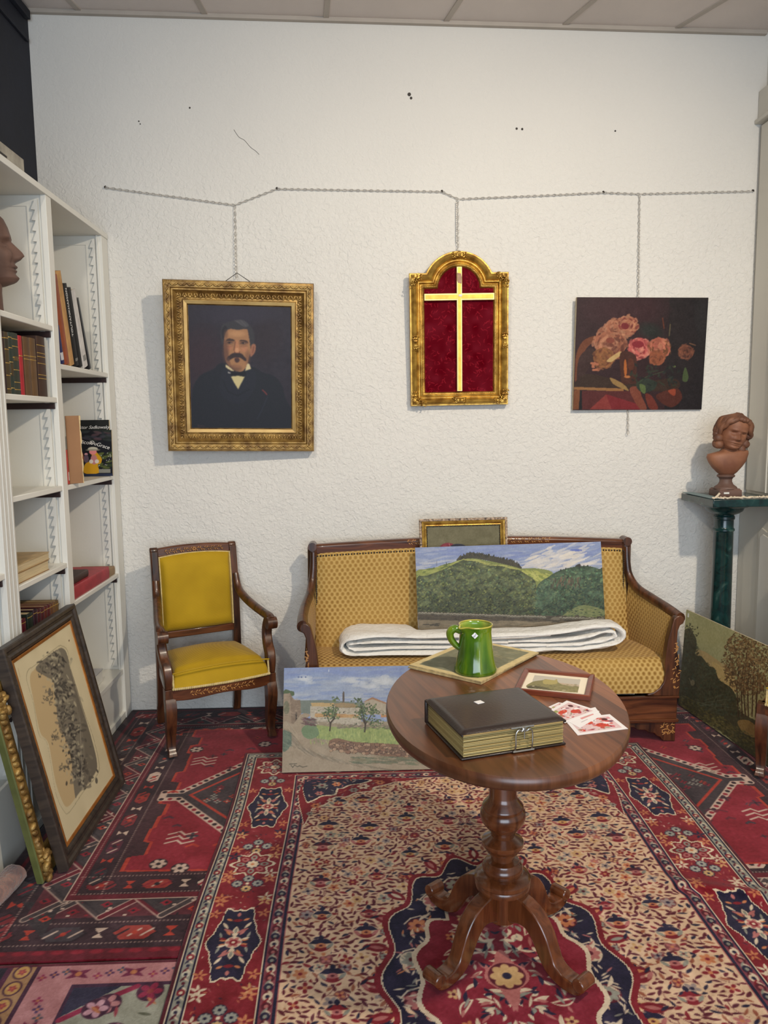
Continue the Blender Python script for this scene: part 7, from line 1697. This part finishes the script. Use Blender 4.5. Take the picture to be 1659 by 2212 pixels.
def picbook(px, label, Y, base, th=.012, name='book'):
    TL, TR, BL = (onY(a, b, Y) for a, b in px); TL.z, TR.z = (TL.z+TR.z)/2, (TL.z+TR.z)/2; w_, h_ = TR.x-TL.x, TL.z-zs
    c0 = Vector(((TL.x+TR.x)/2, Y, zs)); mw = Matrix.Translation(c0) @ Matrix.Rotation(radians(-4), 4, 'X'); t = empty(name, label, 'book', mw=mw, group='picture books facing the room'); MB().box((-w_/2, .0012, 0), (w_/2, th, h_)).build('cover', cm((26, 28, 30), .35), t, bevel=.001)
    MB().box((-w_/2+.002, .003, .002), (w_/2+.0006, th-.002, h_-.002)).build('pages', M['pages'], t); c = Cv(w_, h_, .0018, base); return t, c, w_, h_
t, c, w_, h_ = picbook([(150, 906), (232, 908), (150, 1028)], 'black book with a white script name, standing behind another picture book', 3.818, (34, 36, 36))
c.line([(0, h_*.79), (w_, h_*.79)], .003, (120, 122, 122)); c.mesh('cover_print', lambda X, Y: (X-w_/2, .0006+0*X, Y), M['paper'], t)
text('Viktor Sadkowsky', .0225, WT, t, (.010, -.0004, h_-.036), (pi/2, 0, 0), .45)
t, c, w_, h_ = picbook([(150, 928), (238, 930), (150, 1028)], 'dark illustrated book with a painted lady in a yellow dress on its cover', 3.790, (24, 26, 32))
R = random.Random(8); W2, H2 = w_, h_
def q(x, y): return (x*W2, (1-y)*H2)
for _ in range(30): c.ell(R.uniform(0, W2), R.uniform(.78, 1)*H2, .02, .006, R.choice([(62, 60, 70), (44, 52, 46), (90, 66, 72), (50, 56, 60)]), R.uniform(-.3, .3), .7)
for _ in range(26): c.ell(R.uniform(.55, 1)*W2, R.uniform(.1, .5)*H2, .018, .005, R.choice([(70, 84, 40), (50, 64, 36), (90, 100, 50)]), R.uniform(-.5, .5), .8)
for _ in range(26): c.ell(R.uniform(.5, 1)*W2, R.uniform(.1, .5)*H2, .002, .002, (200, 196, 190))
c.sm([q(.30, .93), q(.34, .72), (q(.50, .66)), q(.50, .52), q(.58, .46), q(.66, .52), q(.74, .62), q(.72, .72), q(.64, .76), q(.66, .93)], (196, 146, 30)); c.ell(*q(.53, .47), .018, .014, (214, 130, 130)); c.ell(*q(.53, .405), .024, .009, (190, 186, 170)); c.ell(*q(.53, .43), .034, .004, (150, 146, 130))
c.ell(*q(.55, .64), .016, .024, (180, 120, 120)); c.ell(*q(.48, .68), .010, .010, (206, 196, 190)); c.ell(*q(.62, .68), .010, .010, (206, 196, 190)); c.ell(*q(.36, .52), .008, .006, (206, 150, 160)); c.ell(*q(.36, .62), .012, .02, (96, 80, 96)); c.rect(.66*W2, .95*W2, .07*H2, .15*H2, (130, 130, 120)); c.ell(*q(.24, .6), .012, .03, (150, 90, 70)); c.rect(0, W2, 0, .05*H2, (40, 48, 70))
c.mesh('cover_print', lambda X, Y: (X-w_/2, .0006+0*X, Y), M['paper'], t)
for i, (wd, x, z, a) in enumerate((('Nicole', -.16, .735, .10), ('DuGrace', .23, .675, .30))): text(wd, .026, WT, t, (x*w_*.9, -.0004, h_*z), (pi/2, -a*-1, 0), .2)
# flat books
def flat(label, a, b, zb, th, col, dpt, X=XS, sp=True, grp=None, tw=0):
    """book lying down: local z (height) runs along world y, thickness is vertical; a,b: y range"""
    R_ = Matrix(((0, -1, 0, X), (0, 0, 1, a), (-1, 0, 0, zb+th), (0, 0, 0, 1))) if sp else Matrix(((0, 1, 0, X-dpt), (0, 0, 1, a), (1, 0, 0, zb), (0, 0, 0, 1)))
    if tw: R_ = Matrix.Translation((X, a, 0)) @ Matrix.Rotation(tw, 4, 'Z') @ Matrix.Translation((-X, -a, 0)) @ R_
    return book(label, (0, 0, 0), th, b-a, dpt, col, mw=R_, group=grp)
zs = .9345; g_ = 'two tan books lying on the fourth left shelf'
flat('lower of two tan books lying flat on the fourth left shelf', 2.745, 3.045, zs, .040, (150, 112, 66), .21, sp=False, grp=g_)
flat('upper, paler of two tan books lying flat on the fourth left shelf', 2.742, 3.055, zs+.0405, .030, (186, 158, 112), .20, sp=False, grp=g_)
zs = .7575
flat('big pinkish red book lying flat on the lower right shelf', 3.27, 3.74, zs, .058, (168, 50, 60), .22, X=XS+.004)
flat('small dark brown old book lying on top of the red book', 3.30, 3.50, zs+.0585, .032, (62, 38, 32), .15, X=XS-.012)
flat('tan book lying behind the red book near the upright', 3.755, 3.84, zs, .042, (150, 118, 78), .16)
# row of old books half hidden behind the engraving
zs = .5205
rows = [(45, 55, 1337, (92, 20, 34)), (58, 70, 1324, (34, 44, 34)), (71, 79, 1316, (50, 22, 34)), (79.5, 86, 1315, (74, 28, 34)), (87, 94, 1314, (80, 30, 36)), (94.5, 101, 1309, (96, 40, 34)), (101.5, 107, 1306, (88, 28, 34)), (107.5, 113, 1303, (104, 64, 42)), (113.5, 118.5, 1300, (112, 78, 44)), (119, 125.5, 1297, (104, 76, 40))]
labs = ['small crimson book, nearest the window end of the lower row', 'green book with gilt edge in the lower row', 'dark purple book beside the green one in the lower row', 'maroon book right of the purple one in the lower row', 'middle maroon book of the lower row', 'reddish brown book in the lower row', 'wine red book in the lower row, before the brown ones', 'brown leather book, third from the right of the lower row', 'tan leather book, second from the right of the lower row', 'worn tan book at the right end of the lower row']
for (a, b, ty, col), lab in zip(rows, labs):
    y, w_, h = colm(a, b, ty, zs, -1.235); book(lab, (-1.235, y, zs), w_*.96, h, .18, col, bands=(.7, .78, .95), group='old books of the lower row')
# box with papers low on the right, grey box on top
t = empty('paper_box', 'white flat box on the bottom right shelf of the bookcase', 'box', (-1.33, 3.56, .2590)); MB().box((-.07, -.10, 0), (.075, .12, .055)).build('box_body', M['white'], t, bevel=.002); MB().box((-.072, -.102, .055), (.077, .122, .064)).build('box_lid', mat('grey_card_lid', (180, 180, 182), .8, var=.1), t, bevel=.002)
p = onX(52, 352, -1.225); t = empty('document_box', 'mottled grey box lying on top of the bookcase', 'box', (-1.36, p.y-.35, 2.4275)); hz = onX(52, 345, -1.225).z-2.4275
MB().box((-.13, -.35, 0), (.135, .35, hz)).build('box_body', mat('mottled_grey_card', (176, 170, 156), .8, col2=(140, 134, 122), vs=14), t, bevel=.003); MB().box((.1352, -.34, hz*.3), (.137, .2, hz*.4)).build('dark_seam', M['dark_metal'], t)

# rolled mat by the foot of the bookcase
a, b = onZ(33, 1893, .035), onZ(-45, 1975, .035); t = empty('rolled_mat', 'rolled shaggy pinkish tan mat on the floor in the lower left', 'mat', (a.x, a.y, .008))
fur = mat('shaggy_wool', (150, 112, 98), .95, col2=(84, 64, 66), vs=22, bump=.9, bs=90, bd=.01, sheen=.4); o = MB(); R = random.Random(5); d = (b-a).normalized(); P = []; sd = Vector((-d.y, d.x, 0))
for k in range(90):
    u = k/89; ang = u*4.2*pi; r = .030*(1-.72*u); P.append((ang, r))
loops = []
for i in range(13):
    s = i/12; c_ = (b-a)*s; lp = []
    for k in range(28):
        q_ = 2*pi*k/28; r = .033+.003*R.random(); lp.append(tuple(c_+sd*(r*1.15*cos(q_))+Vector((0, 0, .036+r*sin(q_)*.95))))
    loops.append(lp)
o.loft(loops); o.build('roll', fur, t, smooth=True, angle=80)
o = MB(); spir = [tuple(-d*.004+sd*(r*cos(an))+Vector((0, 0, .036+r*sin(an)*.9))) for an, r in P]; o.tube(spir, .0042, 6); o.build('rolled_end', mat('dark_wool_backing', (150, 140, 134), .9, col2=(40, 32, 34), vs=40), t, smooth=True)
o = MB(); lp = [tuple(-d*.001+sd*(.03*cos(2*pi*k/24))+Vector((0, 0, .036+.027*sin(2*pi*k/24)))) for k in range(24)]; o.add(lp, [tuple(range(24))]); o.build('hollow_end', mat('dark_hollow', (26, 20, 22), .95), t)
